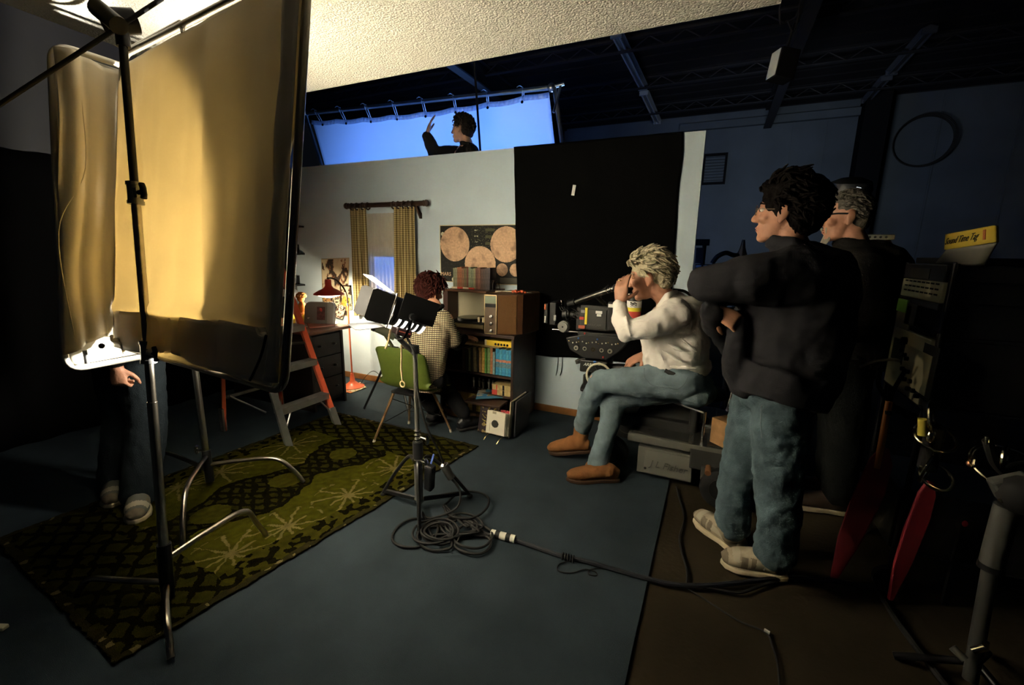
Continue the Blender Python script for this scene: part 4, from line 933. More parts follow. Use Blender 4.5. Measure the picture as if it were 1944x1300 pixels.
for k in range(5):
    a0 = .05-k*.042
    for sgn in (-1,):
        mb = MB(); r_ = .0965; vs = []
        for j in range(7):
            th = R(-80)+R(56)*j/6
            for da in (0, .017 if k != 3 else .010): vs.append(L3(a0-da, sgn*-r_*math.cos(th), r_*math.sin(th)))
        mb.add(vs, [(2*j, 2*j+1, 2*j+3, 2*j+2) for j in range(6)]); mb.build('vent_slot', VENT, hd_, fixn=True, sol=.002)
MB().box(L3(-.02, 0, -.115), (.085, .11, .042), frame((0, 0, 0), X_, Sd, Ud)).build('switch_box', mat('dark_maroon_box', (.030, .012, .014), .4), t, bev=.008, ang=0)
MB().box(L3(-.02, .066, -.112), (.065, .003, .006), frame((0, 0, 0), X_, Sd, Ud)).build('red_line', mat('lit_red_line', (.7, .16, .10), .4), t, ang=0)
mb = MB().loft([L3(-.02, -.118, 0), L3(-.02, -.118, -.08), L3(-.02, -.09, -.145), L3(-.02, 0, -.165), L3(-.02, .09, -.145), L3(-.02, .118, -.08), L3(-.02, .118, 0)], (.012, .004), 8); mb.build('yoke', BLACK, t)
MB().cyl(L3(-.02, .10, 0), L3(-.02, .135, 0), .018).build('tilt_knob', BLACK, t)
MB().cyl((SX, SY, .95), L3(-.02, 0, -.165), .014).build('spigot', BLACK, t); MB().cyl((SX, SY, .955), (SX, SY, 1.0), .022).build('receiver', BLACK, t)
DOOR = mat('barn_door_steel', (.035, .035, .035), .35, .5); 
def door(name, c, ax, out, w0, w1, ln, m=DOOR):
    """trapezoid leaf hinged at c along ax, extending along out"""
    ax = V(ax).normalized(); out = V(out).normalized(); n = ax.cross(out)
    return MB().prism([(-w0/2, 0), (w0/2, 0), (w1/2, ln*.85), (w1/2*.86, ln), (-w1/2*.86, ln), (-w1/2, ln*.85)], .0025, frame(c, ax, out, n)).build(name, m, t, ang=0)
fr_ = MB(); q = .108
fr_.loft([L3(.118, -q, -q), L3(.118, q, -q), L3(.118, q, q), L3(.118, -q, q)], .005, 6, closed=True); fr_.build('door_frame', STEEL, t)
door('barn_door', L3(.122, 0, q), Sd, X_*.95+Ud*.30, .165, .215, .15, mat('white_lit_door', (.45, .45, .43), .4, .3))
door('barn_door', L3(.122, 0, -q), Sd, X_*.93-Ud*.36, .165, .215, .15, mat('grey_door', (.010, .010, .010), .6))
door('barn_door', L3(.122, -q, 0), Ud, X_*.70-Sd*.70, .15, .165, .15, mat('dull_grey_door', (.011, .0105, .010), .6))
door('barn_door', L3(.122, q, 0), Ud, X_*.98+Sd*.14, .155, .165, .125)
MB().box(L3(-.055, .098, .055), (.245*KS, .16*KS, .004), frame((0, 0, 0), X_, Ud, Sd)).build('black_side_flag', HB, t, bev=.001, ang=0)
# safety rope and mesh scrim
ROPE = mat('cotton_rope', (.50, .38, .22), .9, bump=.5, bs=200)
MB().tube(cr([L3(.06, .02, -.12), L3(.05, .02, -.19), L3(.05, .015, -.25)]), .006, 8).build('rope', ROPE, t)
MB().tube(cr([(SX-.075, SY-.02, 1.0), (SX-.07, SY-.03, .93), (SX-.075, SY-.028, .86), (SX-.068, SY-.03, .80)]), .005, 8).build('rope_tail', ROPE, t); MB().torus((SX-.068, SY-.03, .778), .016, .0045, (0, 1, 0), 18, 6).build('rope_loop', ROPE, t)
# power cable from the lamp down to the floor
cab = cr([L3(-.06, -.05, -.12), (SX+.02, SY-.03, .95), (SX+.035, SY-.03, .75), (SX+.07, SY-.01, .55), (SX+.12, SY+.03, .40), (SX+.135, SY+.06, .30)])
MB().tube(cab, .0065, 8).build('power_cable', RUBR, t)
p = V((SX+.135, SY+.06, .30)); MB().cyl(p, p+V((.035, .02, -.085)), .026, .022).build('inline_switch', mat('grey_switch', (.06, .06, .055), .5), t); MB().cyl(p+V((0, 0, .012)), p, .014, .024).build('switch_cap', STEEL, t)
p2 = p+V((.035, .02, -.085))
MB().tube(cr([p2, p2+V((.06, 0, -.07)), p2+V((.07, -.06, -.14)), (SX+.13, SY-.06, .03), (SX+.05, SY-.04, .02)]), .0065, 8).build('power_cable', RUBR, t)
MB().box((SX+.085, SY-.01, .245), (.055, .05, .17), (R(8), R(10), 0)).build('black_pouch', BLACK, t, bev=.012, ang=0); MB().box((SX+.105, SY-.01, .355), (.010, .006, .075), (0, R(18), 0)).build('blue_tag', mat('blue_tag', (.10, .16, .55), .4), t, ang=0)
# ------------------------------------------------------------------ film camera on its head
CYD = 2.98
CB = mat('camera_body', (.022, .022, .020), .5, bump=.06, bs=200)
CBD = mat('camera_black', (.008, .008, .008), .42)
def pc(px, py, y=CYD): return at(px, py, y)
def cbox(x0, y0, x1, y1, Y0, Y1, name, m, t, bev=.004):
    a, b = pc(x0, y0, Y0), pc(x1, y1, Y0); return MB().bx((a.x, Y0, b.z), (b.x, Y1, a.z)).build(name, m, t, bev=bev, ang=0)
t = thing('film_camera', 'black film camera with long eyepiece, mounted on a geared head', 'camera', pc(1120, 640))
cbox(1102, 578, 1158, 630, 2.90, 3.06, 'body', CB, t, .01)
cbox(1110, 586, 1150, 626, 2.893, 2.90, 'door', mat('camera_door', (.030, .030, .027), .45), t, .006)
p = pc(1128, 617, 2.890); text('ARRICAM', .022, fm(p, (1, 0, .0), (0, 0, 1)), mat('dim_lettering', (.10, .10, .09), .5), 'lettering', t)
cbox(1111, 584, 1114, 616, 2.888, 2.895, 'yellow_strip', mat('yellow_tape', (.75, .62, .04), .5), t, .0005)
cbox(1131, 590, 1143, 596, 2.886, 2.893, 'white_label', WHITE, t, .0005); cbox(1133, 596, 1141, 601, 2.886, 2.893, 'white_label', WHITE, t, .0005)
cbox(1155, 577, 1166, 584, 2.882, 2.90, 'pale_tape', WHITE, t, .0005)
cbox(1103, 588, 1110, 594, 2.888, 2.895, 'grey_label', GREYM, t, .0005); cbox(1100, 601, 1108, 607, 2.888, 2.895, 'red_label', REDP, t, .0005); cbox(1098, 617, 1110, 624, 2.886, 2.895, 'red_label', mat('orange_red_label', (.45, .10, .04), .5), t, .0005)
cbox(1154, 572, 1180, 632, 2.89, 3.08, 'magazine', CBD, t, .012)
cbox(1095, 583, 1104, 628, 2.91, 3.05, 'lens_mount', CBD, t, .006)
a, b = pc(1100, 597, CYD), pc(1060, 595, CYD); d = (b-a).normalized()
mb = MB(); prof = [(.036, 0), (.036, .03), (.040, .032), (.040, .055), (.034, .058), (.034, .085), (.044, .09), (.044, .115), (.038, .118), (.03, .118)]
a_, b_, c_ = basis(d); mb.lathe(prof, frame(a, a_, b_, d), 24); mb.build('lens', CBD, t)
for k, c in ((.06, GOLD), (.088, ALU)): MB().torus(a+d*k, .041, .0035, d, 28, 6).build('lens_ring', c, t)
for k, (x0, x1) in enumerate(((1044, 1054), (1034, 1040))):
    q0, q1 = pc(x0, 574+k*2, 2.89), pc(x1, 617-k*3, 2.89); MB().bx((q0.x, 2.89-.01*k, q1.z), (q1.x, 3.07+.01*k, q0.z)).build('matte_box', CBD, t, bev=.004, ang=0)
cbox(1033.5, 577, 1036, 588, 2.872, 2.88, 'orange_mark', mat('orange_mark', (.6, .14, .04), .5), t, .0005); cbox(1033.5, 600, 1035.5, 612, 2.872, 2.88, 'white_mark', WHITE, t, .0005); cbox(1051, 598, 1055, 609, 2.875, 2.89, 'silver_bracket', STEEL, t, .001)
for z in (624, 622): MB().cyl(pc(1050, 626, 2.93+.04*(z % 2)), pc(1112, 632, 2.93+.04*(z % 2)), .0075).build('support_rod', STEEL, t)
q = pc(1069, 620, 2.90); mb = MB().cyl(q+V((0, .03, 0)), q, .040, n=28).cyl(q, q+V((0, -.012, 0)), .034, n=28); mb.build('focus_wheel', mat('focus_grey', (.20, .20, .18), .5), t); MB().cyl(q+V((0, -.011, 0)), q+V((0, -.014, 0)), .006).build('wheel_dot', INK, t)
MB().cyl(pc(1049, 625, 2.90), pc(1064, 626, 2.90), .006).build('focus_whip', STEEL, t)
e0, e1, e2 = pc(1084, 576, 2.94), pc(1166, 547, 2.84), pc(1196, 537.5, 2.80)
mb = MB().cyl(e0, e1, .0185, .0185, 18); mb.build('eyepiece_tube', mat('satin_tube', (.17, .17, .16), .28, .9), t)
MB().cyl(e0+(e0-e1)*.05, e0+(e1-e0)*.12, .027, n=18).build('elbow', CBD, t)
for k in (.86, .95): MB().torus(e0.lerp(e1, k), .0195, .004, e1-e0, 24, 6).build('tube_ring', STEEL, t)
MB().loft([e1.lerp(e2, .05), e1.lerp(e2, .3), e1.lerp(e2, .8), e2], [.024, .026, .024, .030], 18).build('eyecup', RUBR, t)
MB().loft([e0.lerp(e1, .62)+V((0, 0, -.015)), pc(1153, 585, 2.93)], (.014, .008), 8).build('eyepiece_bracket', CBD, t)
mb = MB(); q = pc(1150, 575, 2.92); mb.loft(cr([q, q+V((-.05, -.01, .05)), q+V((.01, .01, .12))]), .006, 6); mb.build('handle', CBD, t)
for i in range(3): MB().tube(cr([pc(1062+i*4, 582, 2.9), pc(1068+i*5, 590, 2.88), pc(1082, 584+i*8, 2.89), pc(1098, 592+i*6, 2.9)]), .0035, 6).build('cable', RUBR, t)
MB().cyl(pc(1066, 570, 2.95), pc(1066, 579, 2.95), .006).build('pin', STEEL, t); MB().cyl(pc(1142, 556, 2.98), pc(1142, 566, 2.98), .005).build('pin', CBD, t)
# canister on the magazine
a, b = pc(1202, 602, 2.93), pc(1202, 557, 2.93)
t = thing('canister', 'canister with black lid and red, yellow and white bands beside the camera magazine', 'canister', a)
hh = b.z-a.z; r_ = .047
for z0, z1, m_, nme, rr in ((0, .27, REDP, 'red_band', r_), (.27, .43, mat('yellow_tape', (.75, .62, .04), .5), 'yellow_band', r_), (.43, .70, WHITE, 'white_label', r_), (.70, .98, mat('black_lid', (.02, .022, .02), .3), 'lid', r_*.96)): MB().cyl((a.x, a.y, a.z+hh*z0), (a.x, a.y, a.z+hh*z1), rr, n=28).build(nme, m_, t)
MB().torus((a.x, a.y, b.z-.002), r_*.93, .003, (0, 0, 1), 28, 6).build('lid_rim', STEEL, t)
for k in range(3):
    m0_ = MB()
    for j in range(9):
        th = -1.9+j*.10; z = a.z+hh*(.49+.065*k)+.003*math.sin(j*5.1+k); m0_.ell((a.x+(r_+.0005)*math.cos(th), a.y+(r_+.0005)*math.sin(th), z), (.0025, .0015, .0015+.002*((j*3+k) % 3)), n=6)
    m0_.build('scribble', INK, t)
MB().cyl((a.x, a.y, a.z-.10), (a.x, a.y, a.z+.001), .04).build('holder', CBD, t)
# control plate with knobs
t = thing('geared_head', 'black geared camera head with round knobs and white hand wheels', 'camera head', pc(1135, 720))
P = [(1074, 641), (1110, 634), (1180, 640), (1190, 652), (1176, 668), (1150, 684), (1110, 680), (1082, 664)]
q = [pc(*w_, 2.90) for w_ in P]; cen = sum(q, V())/len(q)
MB().prism([(v.x-cen.x, v.z-cen.z) for v in q], .20, frame(cen, (1, 0, 0), (0, 0, 1), (0, -1, 0)) @ M.Translation((0, 0, -.20))).build('control_plate', CBD, t, bev=.006, ang=0)
PALE = mat('pale_metal', (.42, .40, .33), .4, .5)
for i, x in enumerate((1094, 1110, 1126, 1142, 1158)):
    c = pc(x, 660+i*1.6, 2.90)
    if i in (0, 4): mb = MB().cyl(c, c+V((0, -.008, 0)), .016, n=20); mb.build('dial', PALE, t); MB().cyl(c+V((0, -.008, 0)), c+V((0, -.012, 0)), .007).build('dial_centre', CBD, t)
    else: MB().torus(c+V((0, -.002, 0)), .0115, .003, (0, 1, 0), 20, 6).build('socket_ring', PALE if i != 2 else GOLD, t)
for i in range(16):
    x = 1080+i*6.2+(i % 3); y = 647+.3*i+(i*7 % 4); c = pc(x, y, 2.898); MB().ell(c, (.005, .003, .005), n=8).build('small_knob', PALE if i % 3 else GOLD, t)
for (x, y, c) in ((1134, 644, 'blue'), (1145, 678, 'red'), (1098, 642, 'blue'), (1110, 633, 'red')): MB().ell(pc(x, y, 2.896), (.007, .004, .007), n=8).build('%s_button' % c, mat('%s_button' % c, (.03, .12, .40) if c == 'blue' else (.5, .05, .04), .4), t)
mb = MB(); c = pc(1130, 632, 2.98); mb.box(c+V((.03, 0, .0)), (.28, .13, .03)); mb.build('slide_plate', CBD, t, bev=.004, ang=0)
cbox(1101, 682, 1152, 712, 2.91, 3.10, 'gear_case', CBD, t, .01)
MB().box(pc(1104, 684, 2.95), (.08, .05, .03), (0, R(-20), 0)).build('latch', CBD, t, bev=.004, ang=0)
p = pc(1116, 692, 2.906); text('ARRI', .030, fm(p, (1, 0, .05), (0, 0, 1)), WHITE, 'lettering', t, shear=.35)
MB().ell(pc(1129, 687, 2.905), (.010, .004, .010), n=10).build('blue_button', MATS['blue_button'], t)
for k in range(6): MB().box(pc(1110+k*2.4, 705, 2.907), (.004, .002, .003)).build('small_print', GREYM, t, ang=0)
cbox(1108, 712, 1122, 738, 2.93, 3.05, 'tilt_bracket', CBD, t, .006)
c = pc(1126, 735, 2.98); MB().loft([c+V((-.07, 0, 0)), c+V((.12, 0, -.0))], (.03, .09), 16).build('bowl_rim', CBD, t)
q_ = pc(1150, 705, 2.99); MB().cyl(q_, (q_.x, q_.y, .642), .075).build('centre_post', CBD, t)
IV = mat('ivory_wheel', (.60, .57, .44), .45)
c = pc(1136, 712, 2.85); ax = (.25, -1, .05)
MB().torus(c, .078, .008, ax, 40, 10).build('hand_wheel', IV, t)
a_, b_, d_ = basis(ax)
for k in range(3): th = 2.1*k+.5; MB().cyl(c, c+(a_*math.cos(th)+b_*math.sin(th))*.073, .006).build('wheel_spoke', CBD, t)
MB().cyl(c, c+V((0, .06, 0)), .016).build('wheel_hub', STEEL, t)
mb = MB(); mb.cyl(c+a_*.075, c+a_*.075-d_*.035, .010); mb.build('wheel_grip', PALE, t)
c = pc(1206, 700, 2.98); MB().torus(c, .072, .007, (1, -.45, 0), 40, 10).build('hand_wheel', IV, t); MB().cyl(c, pc(1152, 697, 3.0), .03).build('wheel_shaft', CBD, t); MB().cyl(c+V((0, 0, -.0)), c+V((.03, -.015, 0)), .02).build('wheel_hub', PALE, t)
for th in (.3, 2.4, 4.5):
    a_, b_, d_ = basis((1, -.45, 0)); MB().cyl(c, c+(a_*math.cos(th)+b_*math.sin(th))*.07, .005).build('wheel_spoke', CBD, t)

# ------------------------------------------------------------------ camera dolly
DG = mat('grey_dolly_paint', (.135, .135, .115), .45, bump=.05, bs=90); DGD = mat('dark_dolly_paint', (.035, .035, .032), .45)
t = thing('camera_dolly', 'grey metal camera dolly with fat black tyres carrying the seated man', 'dolly', (.05, 3.1, 0))
q0, q1 = at(1212, 846, 2.86), at(1311, 922, 2.86)
MB().bx((q0.x, 2.86, .055), (q1.x, 3.45, q0.z)).build('side_box', DG, t, bev=.004, ang=0)
MB().bx((q0.x+.045, 2.853, .065), (q1.x-.002, 2.86, q0.z-.012)).build('side_panel', mat('grey_panel', (.155, .155, .13), .5), t, bev=.003, ang=0)
text('J L Fisher', .062, fm(at(1268, 887, 2.851), (1, 0, -.01), (0, 0, 1)), mat('embossed_lettering', (.085, .085, .075), .5), 'lettering', t, ext=.003, shear=.25)
for x, z in ((.0, .02), (.0, .21)): MB().ell((q0.x+.055, 2.852, .075+z*.0+z), (.009, .006, .009), n=8).build('panel_screw', CBD, t)
zt = at(1195, 822, 2.84).z; xt = at(1192, 822, 2.84).x; xr = at(1312, 848, 2.84).x
MB().bx((xt, 2.84, zt-.055), (xr, 3.50, zt)).build('deck', DG, t, bev=.006, ang=0)
MB().bx((xt+.02, 2.86, zt), (xr-.02, 3.48, zt+.006)).build('deck_tread', DGD, t, ang=0)
MB().bx((xr, 2.76, .20), (.42, 3.55, .36)).build('rear_chassis', DGD, t, bev=.008, ang=0)
MB().bx((xr-.01, 2.755, .335), (xr+.20, 2.765, .36)).build('chassis_strip', DG, t, ang=0)
MB().prism([(-.30, 0), (.30, 0), (.30, .05), (.05, .17), (-.22, .17)], .015, frame((-.15, 3.05, zt+.008), (1, 0, 0), (0, .35, 1), (0, -1, .35))).build('sloped_cover', DGD, t, bev=.003, ang=0)
MB().bx((-.62, 3.0, .30), (.1, 3.45, .40)).build('front_chassis', DGD, t, bev=.01, ang=0)
MB().loft([(-.10, 3.15, .36), (-.45, 3.08, .55), (-.72, 3.02, .60)], (.06, .05), 10).build('boom_arm', DGD, t); MB().cyl((-.72, 3.02, .36), (-.72, 3.02, .64), .09).build('column', DGD, t)
MB().cyl((-.04, 2.99, .36), (-.04, 2.99, .60), .03).build('seat_post', DGD, t)
p = at(1238, 818, 2.95); MB().tube(cr([p+V((-.05, 0, -.004)), p, p+V((.10, .0, -.01))]), .008, 8).build('bright_catch', STEEL, t)
MB().ell((-.05, 2.99, .635), (.20, .17, .05), n=18).build('seat', RUBR, t)
MB().cyl((.02, 2.83, .36), (.02, 2.83, .56), .009).build('guard_post', STEEL, t); MB().cyl((.02, 2.83, .55), (-.20, 2.95, .56), .008).build('guard_rail', GREYM, t); MB().cyl((.02, 2.83, .47), (.14, 2.83, .46), .008).build('guard_rail', GREYM, t)
WR = .125
def wheel(c, ax=(0, 1, 0)):
    a_, b_, d_ = basis(ax); f = frame(c, a_, b_, d_)
    w_ = MB().lathe([(.07, -.032), (.105, -.036), (.122, -.026), (WR, 0), (.122, .026), (.105, .036), (.07, .032)], f, 32).build('tyre', RUBR, t)
    MB().lathe([(.0, -.028), (.03, -.030), (.035, -.024), (.06, -.022), (.072, -.033), (.072, .033), (.0, .028)], f, 28).build('rim', mat('dull_rim', (.16, .15, .11), .4, .5), w_)
    MB().cyl(V(c)-d_*.04, V(c)+d_*.04, .014).build('axle', BRB, w_)
for c in ((.155, 2.735, WR), (.24, 3.60, WR), (-.55, 3.52, WR), (-.56, 2.93, WR)): wheel(c)
MB().bx((.03, 2.74, .15), (.30, 2.80, .24)).build('fork', DGD, t, bev=.005, ang=0); MB().cyl((.07, 2.70, .22), (.07, 2.80, .24), .018).build('copper_fitting', BRB, t)
MB().tube(cr([(.30, 3.2, .36), (.38, 3.2, .7), (.36, 3.2, 1.02), (.15, 3.22, 1.16), (.02, 3.25, 1.12)]), .012, 8).build('push_bar', BLKM, t)
MB().tube(cr([at(1278, 550, 3.02), at(1300, 553, 3.05), at(1314, 566, 3.05), at(1310, 580, 3.05), at(1318, 610, 3.1), at(1330, 700, 3.15)]), .009, 8).build('cable', RUBR, t)
# block of wood on the dolly
t = thing('wooden_block', 'pale wooden block resting on the rear of the dolly behind the standing man', 'block', (.13, 2.85, .36))
m_ = M.Translation((.155, 2.84, .457)) @ M.Rotation(R(48), 4, 'Z')
MB().box(m_.translation, (.16, .11, .16), m_).build('block', mat('pale_plywood', (.36, .20, .085), .6, var=.25, vs=16), t, bev=.004, ang=0)
MB().box(m_ @ V((.0, -.056, 0)), (.158, .003, .158), m_).build('end_grain', mat('end_grain', (.38, .16, .06), .6, var=.5, vs=50), t, ang=0)
MB().box((.16, 2.85, .369), (.22, .18, .012)).build('tray', DGD, t, ang=0)
t = thing('clip', 'shiny metal clip hooked on the wooden block', 'clip', at(1386, 780, 2.70)); q = at(1389, 745, 2.70); r2 = at(1384, 772, 2.70)
MB().loft([q, q.lerp(r2, .35), q.lerp(r2, .7), r2], [(.005, .005), (.006, .006), (.014, .010), (.010, .008)], 10).build('hook', STEEL, t); MB().cyl(r2, r2+V((-.006, .03, -.03)), .009).build('jaw', GREYM, t)
# ------------------------------------------------------------------ people
HAIRM = lambda n, c, v=.35: mat(n, c, .8, var=v, vs=40, bump=.5, bs=90)
def hframe(c, face, upv=(0, 0, 1)):
    f = V(face).normalized(); u = V(upv); u = (u-f*u.dot(f)).normalized(); l = u.cross(f)   # local axes: x face, y left, z up
    return frame(V(c), f, l, u)
def head(mb, H_, s=1.0, jaw=1.0):
    r = H_.to_3x3(); P = lambda x, y, z: H_ @ (V((x, y, z))*s); E = lambda c, q, rot=None: mb.ell(P(*c), [k*s for k in q], r if rot is None else r @ rot, 16)
    E((-.012, 0, .035), (.096, .076, .090)); E((.022, 0, -.01), (.068, .066, .085)); E((.030, 0, -.055), (.058, .054*jaw, .058))
    E((.062, 0, -.100), (.026, .030*jaw, .020)); E((.030, 0, -.085), (.050, .050*jaw, .032)); E((.072, 0, .034), (.020, .052, .016))
    E((-.045, 0, -.045), (.050, .056, .055))
    mb.cap(P(.084, 0, .018), P(.106, 0, -.026), .0095*s, .0130*s, 10)
    for k in (-1, 1):
        E((.098, k*.012, -.031), (.012, .010, .009)); E((.062, k*.040, -.022), (.026, .024, .022)); E((-.006, k*.082, -.004), (.023, .010, .035), M.Rotation(R(-12), 3, 'Y')); E((.002, k*.079, -.032), (.012, .009, .014))
    E((.083, 0, -.060), (.013, .024, .0075)); E((.080, 0, -.073), (.013, .021, .0085))
def face_bits(H_, parent, s=1.0, lips=(.36, .12, .09), brow=None, closed=False):
    P = lambda x, y, z: H_ @ (V((x, y, z))*s); r = H_.to_3x3()
    for k in (-1, 1):
        e = MB().ell(P(.074, k*.031, .012), (.0125*s, .0150*s, (.004 if closed else .0085)*s), r, 12).build('eye', mat('eye_white', (.55, .50, .45), .3) if not closed else SKIN, parent)
        if not closed: MB().ell(P(.0842, k*.031, .011), (.004*s, .0062*s, .0066*s), r, 10).build('iris', mat('iris', (.03, .02, .015), .2), e)
        if brow: MB().loft([P(.086, k*.014, .031), P(.084, k*.034, .038), P(.070, k*.054, .033)], [(.004*s, .0045*s), (.0045*s, .005*s), (.002*s, .003*s)], 8).build('eyebrow', brow, parent)
    MB().ell(P(.0905, 0, -.0605), (.006*s, .021*s, .0045*s), r, 12).ell(P(.0885, 0, -.071), (.006*s, .018*s, .005*s), r, 12).build('lips', mat('lips_%d' % int(lips[0]*100), lips, .45), parent)
def hand(mb, w, d, n, curl=.4, s=1.0, side=1, spread=.06, thumb=.6, curls=None):
    """w wrist, d towards the fingers, n back-of-hand normal; side=+1 thumb on the d x n side"""
    d = V(d).normalized(); n = V(n); n = (n-d*n.dot(d)).normalized(); l = d.cross(n)*side; w = V(w)
    mb.loft([w, w+d*.025*s, w+d*.06*s, w+d*.088*s], [(.022*s, .026*s), (.018*s, .034*s), (.016*s, .041*s), (.011*s, .039*s)], 12, side=n)
    for i, (o, L_) in enumerate(((.029, .078), (.010, .088), (-.010, .082), (-.028, .064))):
        p = w+d*.084*s+l*o*s; a = d+l*spread*o/.03; a.normalize(); c = (curls[i] if curls else curl)*(1+.12*(i-1)); ang = 0; q = [p]
        for k, f in enumerate((.45, .31, .24)):
            ang += c*(.9, 1.1, .8)[k]; q.append(q[-1]+(a*math.cos(ang)-n*math.sin(ang))*L_*f*s)
        mb.chain(q, [.0092*s, .0086*s, .0078*s, .0066*s], 10)
    b = w+d*.022*s+l*.022*s-n*.006*s; t1 = b+(d*.6+l*.75-n*.35*thumb).normalized()*.042*s; t2 = t1+(d*.85+l*.35-n*.6*thumb).normalized()*.034*s; t3 = t2+(d*.95-n*.5*thumb).normalized()*.026*s
    mb.chain([b, t1, t2, t3], [.014*s, .0118*s, .0102*s, .008*s], 10)
def tufts(H_, s, n, seed, ok, L_=.05, r=.008, lift=.35, flow=(-1, 0, -.6), rad=(.104, .086, .100), cen=(-.014, 0, .037), wave=.3):
    rn = random.Random(seed); mb = MB(); k = 0
    while k < n:
        v = V((rn.gauss(0, 1), rn.gauss(0, 1), rn.gauss(0, 1))).normalized()
        if not ok(v): continue
        p = V((v.x*rad[0]+cen[0], v.y*rad[1]+cen[1], v.z*rad[2]+cen[2])); f = V(flow)+V((rn.uniform(-1, 1), rn.uniform(-1, 1), rn.uniform(-1, 1)))*wave; f = f-v*f.dot(v); f.normalize()
        l = L_*rn.uniform(.6, 1.3); sd = f.cross(v)*rn.uniform(-.4, .4)
        q = [p-v*.012, p+f*l*.3+v*l*.5*lift, p+f*l*.65+v*l*.75*lift+sd*l*.5, p+f*l+v*l*lift*rn.uniform(.1, .9)+sd*l*.7]
        q = [H_ @ (x*s) for x in cr(q, 2)]; m_ = len(q); mb.loft(q, [max(.0008, r*s*(1-.75*(i/(m_-1))**1.5)) for i in range(m_)], 6); k += 1
    return mb
def skull_cap(mb, H_, s, parts):
    for c, q in parts: mb.ell(H_ @ (V(c)*s), [k*s for k in q], H_.to_3x3(), 16)
FLEECE = mat('charcoal_fleece', (.026, .0255, .029), .95, bump=.12, bs=180, var=.12, vs=25)
DKJ = mat('black_jacket', (.013, .012, .011), .85, bump=.3, bs=120)
DKT = mat('dark_trousers', (.010, .011, .010), .85, bump=.3, bs=150)

# --- A: seated cinematographer -------------------------------------------------
t = thing('person', 'white-haired person in a white shirt and jeans sitting on the dolly at the camera eyepiece', 'person', (-.08, 2.9, .60))
S = 1.10
HA = hframe(at(1231, 527, 2.78), (-1, -.10, -.20))
neck = at(1266, 568, 2.80); shN = at(1282, 600, 2.66); shF = at(1274, 596, 2.93); elN = at(1182, 626, 2.54); wrN = at(1177, 575, 2.60)
elF = at(1250, 668, 3.02); wrF = at(1225, 672, 2.92); chest = at(1277, 620, 2.80); waist = at(1288, 690, 2.82); hip = at(1300, 722, 2.83)
hN, hF = at(1296, 727, 2.72), at(1296, 730, 2.93); knN, knF = at(1134, 722, 2.74), at(1168, 752, 2.85); anN, anF = at(1103, 822, 2.96), at(1132, 890, 2.74)
b = MB(); head(b, HA, S); b.chain([HA @ V((-.035, 0, -.07)), neck, neck.lerp(chest, .4)], [.058, .062, .085])
b.chain([neck.lerp(chest, .6), chest, waist, hip], [.08, .10, .10, .11], 14); b.chain([neck.lerp(chest, .6), shN], [.055, .042]); b.chain([neck.lerp(chest, .6), shF], [.055, .042])
b.chain([shN, elN, wrN], [.052, .042, .029]); b.chain([shF, elF, wrF], [.052, .042, .029])
b.chain([hN, knN, anN], [.085, .055, .04]); b.chain([hF, knF, anF], [.085, .055, .04]); b.chain([anN, at(1070, 846, 2.96)], [.03, .02]); b.chain([anF, at(1100, 900, 2.68)], [.03, .02])
hd = (at(1180, 540, 2.61)-wrN).normalized(); hand(b, wrN, hd, (-.30, -.95, .1), s=1.12, curls=[.34, .38, .38, .36], side=1, thumb=3.0, spread=.03)
hand(b, wrF, at(1201, 684, 2.90)-wrF, (-.35, -.5, .85), .28, s=1.08, side=-1, thumb=.8, spread=.25)
blob(b, 'body', SKIN, t, .0062, 3)
BROWG = mat('grey_brow', (.38, .33, .25), .8)
face_bits(HA, t, S, brow=BROWG, closed=True); MB().torus(wrN+hd*.13+V((-.01, -.012, 0)), .011, .0022, hd, 16, 6).build('ring', GOLD, t)
HG = HAIRM('grey_blond_hair', (.42, .37, .25), .3)
okA = lambda v: v.z > -.62 and not (v.x > .42 and v.z < .50) and not (v.x > .05 and v.z < -.05) and not (v.z < -.02 and v.x > -.40)
hb = MB(); skull_cap(hb, HA, S, [((-.020, 0, .050), (.104, .086, .094)), ((-.074, 0, -.005), (.060, .076, .080)), ((.05, 0, .098), (.05, .06, .030))])
hb2 = tufts(HA, S, 420, 3, okA, .060, .0105, .45, (-.9, 0, -.5), (.108, .090, .102)); hb2.build('hair_locks', HG, blob(hb, 'hair', HG, t, .006, 2, .014, .03))
# shirt
SHIRT = mat('white_shirt', (.80, .76, .70), .85, var=.04, vs=6, bump=.22, bs=28)
s_ = MB()
ax_ = (0, 1, 0)
s_.loft(cr([at(1268, 574, 2.80), at(1274, 590, 2.80), at(1277, 618, 2.80), at(1280, 655, 2.81), at(1284, 690, 2.82), at(1290, 706, 2.82)], 3), [(q, p) for p, q in [(.075, .10), (.085, .12), (.105, .17), (.125, .20), (.128, .205), (.140, .20), (.148, .195), (.155, .195), (.158, .195), (.160, .195), (.158, .195), (.155, .192), (.152, .19), (.152, .19), (.15, .185), (.148, .18)]], 18, side=(1, 0, 0))
s_.ell(at(1309, 660, 2.82), (.115, .19, .175)); s_.ell(at(1296, 608, 2.81), (.10, .185, .11)); s_.ell(at(1316, 694, 2.83), (.105, .18, .085)); s_.ell(at(1238, 665, 2.82), (.05, .12, .12), M.Rotation(R(14), 3, 'Y')); s_.ell(at(1266, 690, 2.82), (.10, .16, .06))
s_.ell(at(1281, 570, 2.81), (.062, .095, .055), M.Rotation(R(-35), 3, 'Y')); s_.ell(at(1282, 590, 2.66), (.085, .10, .075)); s_.ell(at(1276, 582, 2.90), (.085, .10, .075)); s_.chain([at(1284, 598, 2.64), at(1236, 618, 2.55), at(1190, 630, 2.53)], [.088, .074, .060], 14); s_.chain([at(1190, 630, 2.53), at(1180, 608, 2.555), wrN+V((.0, 0, -.018))], [.060, .055, .043], 14)
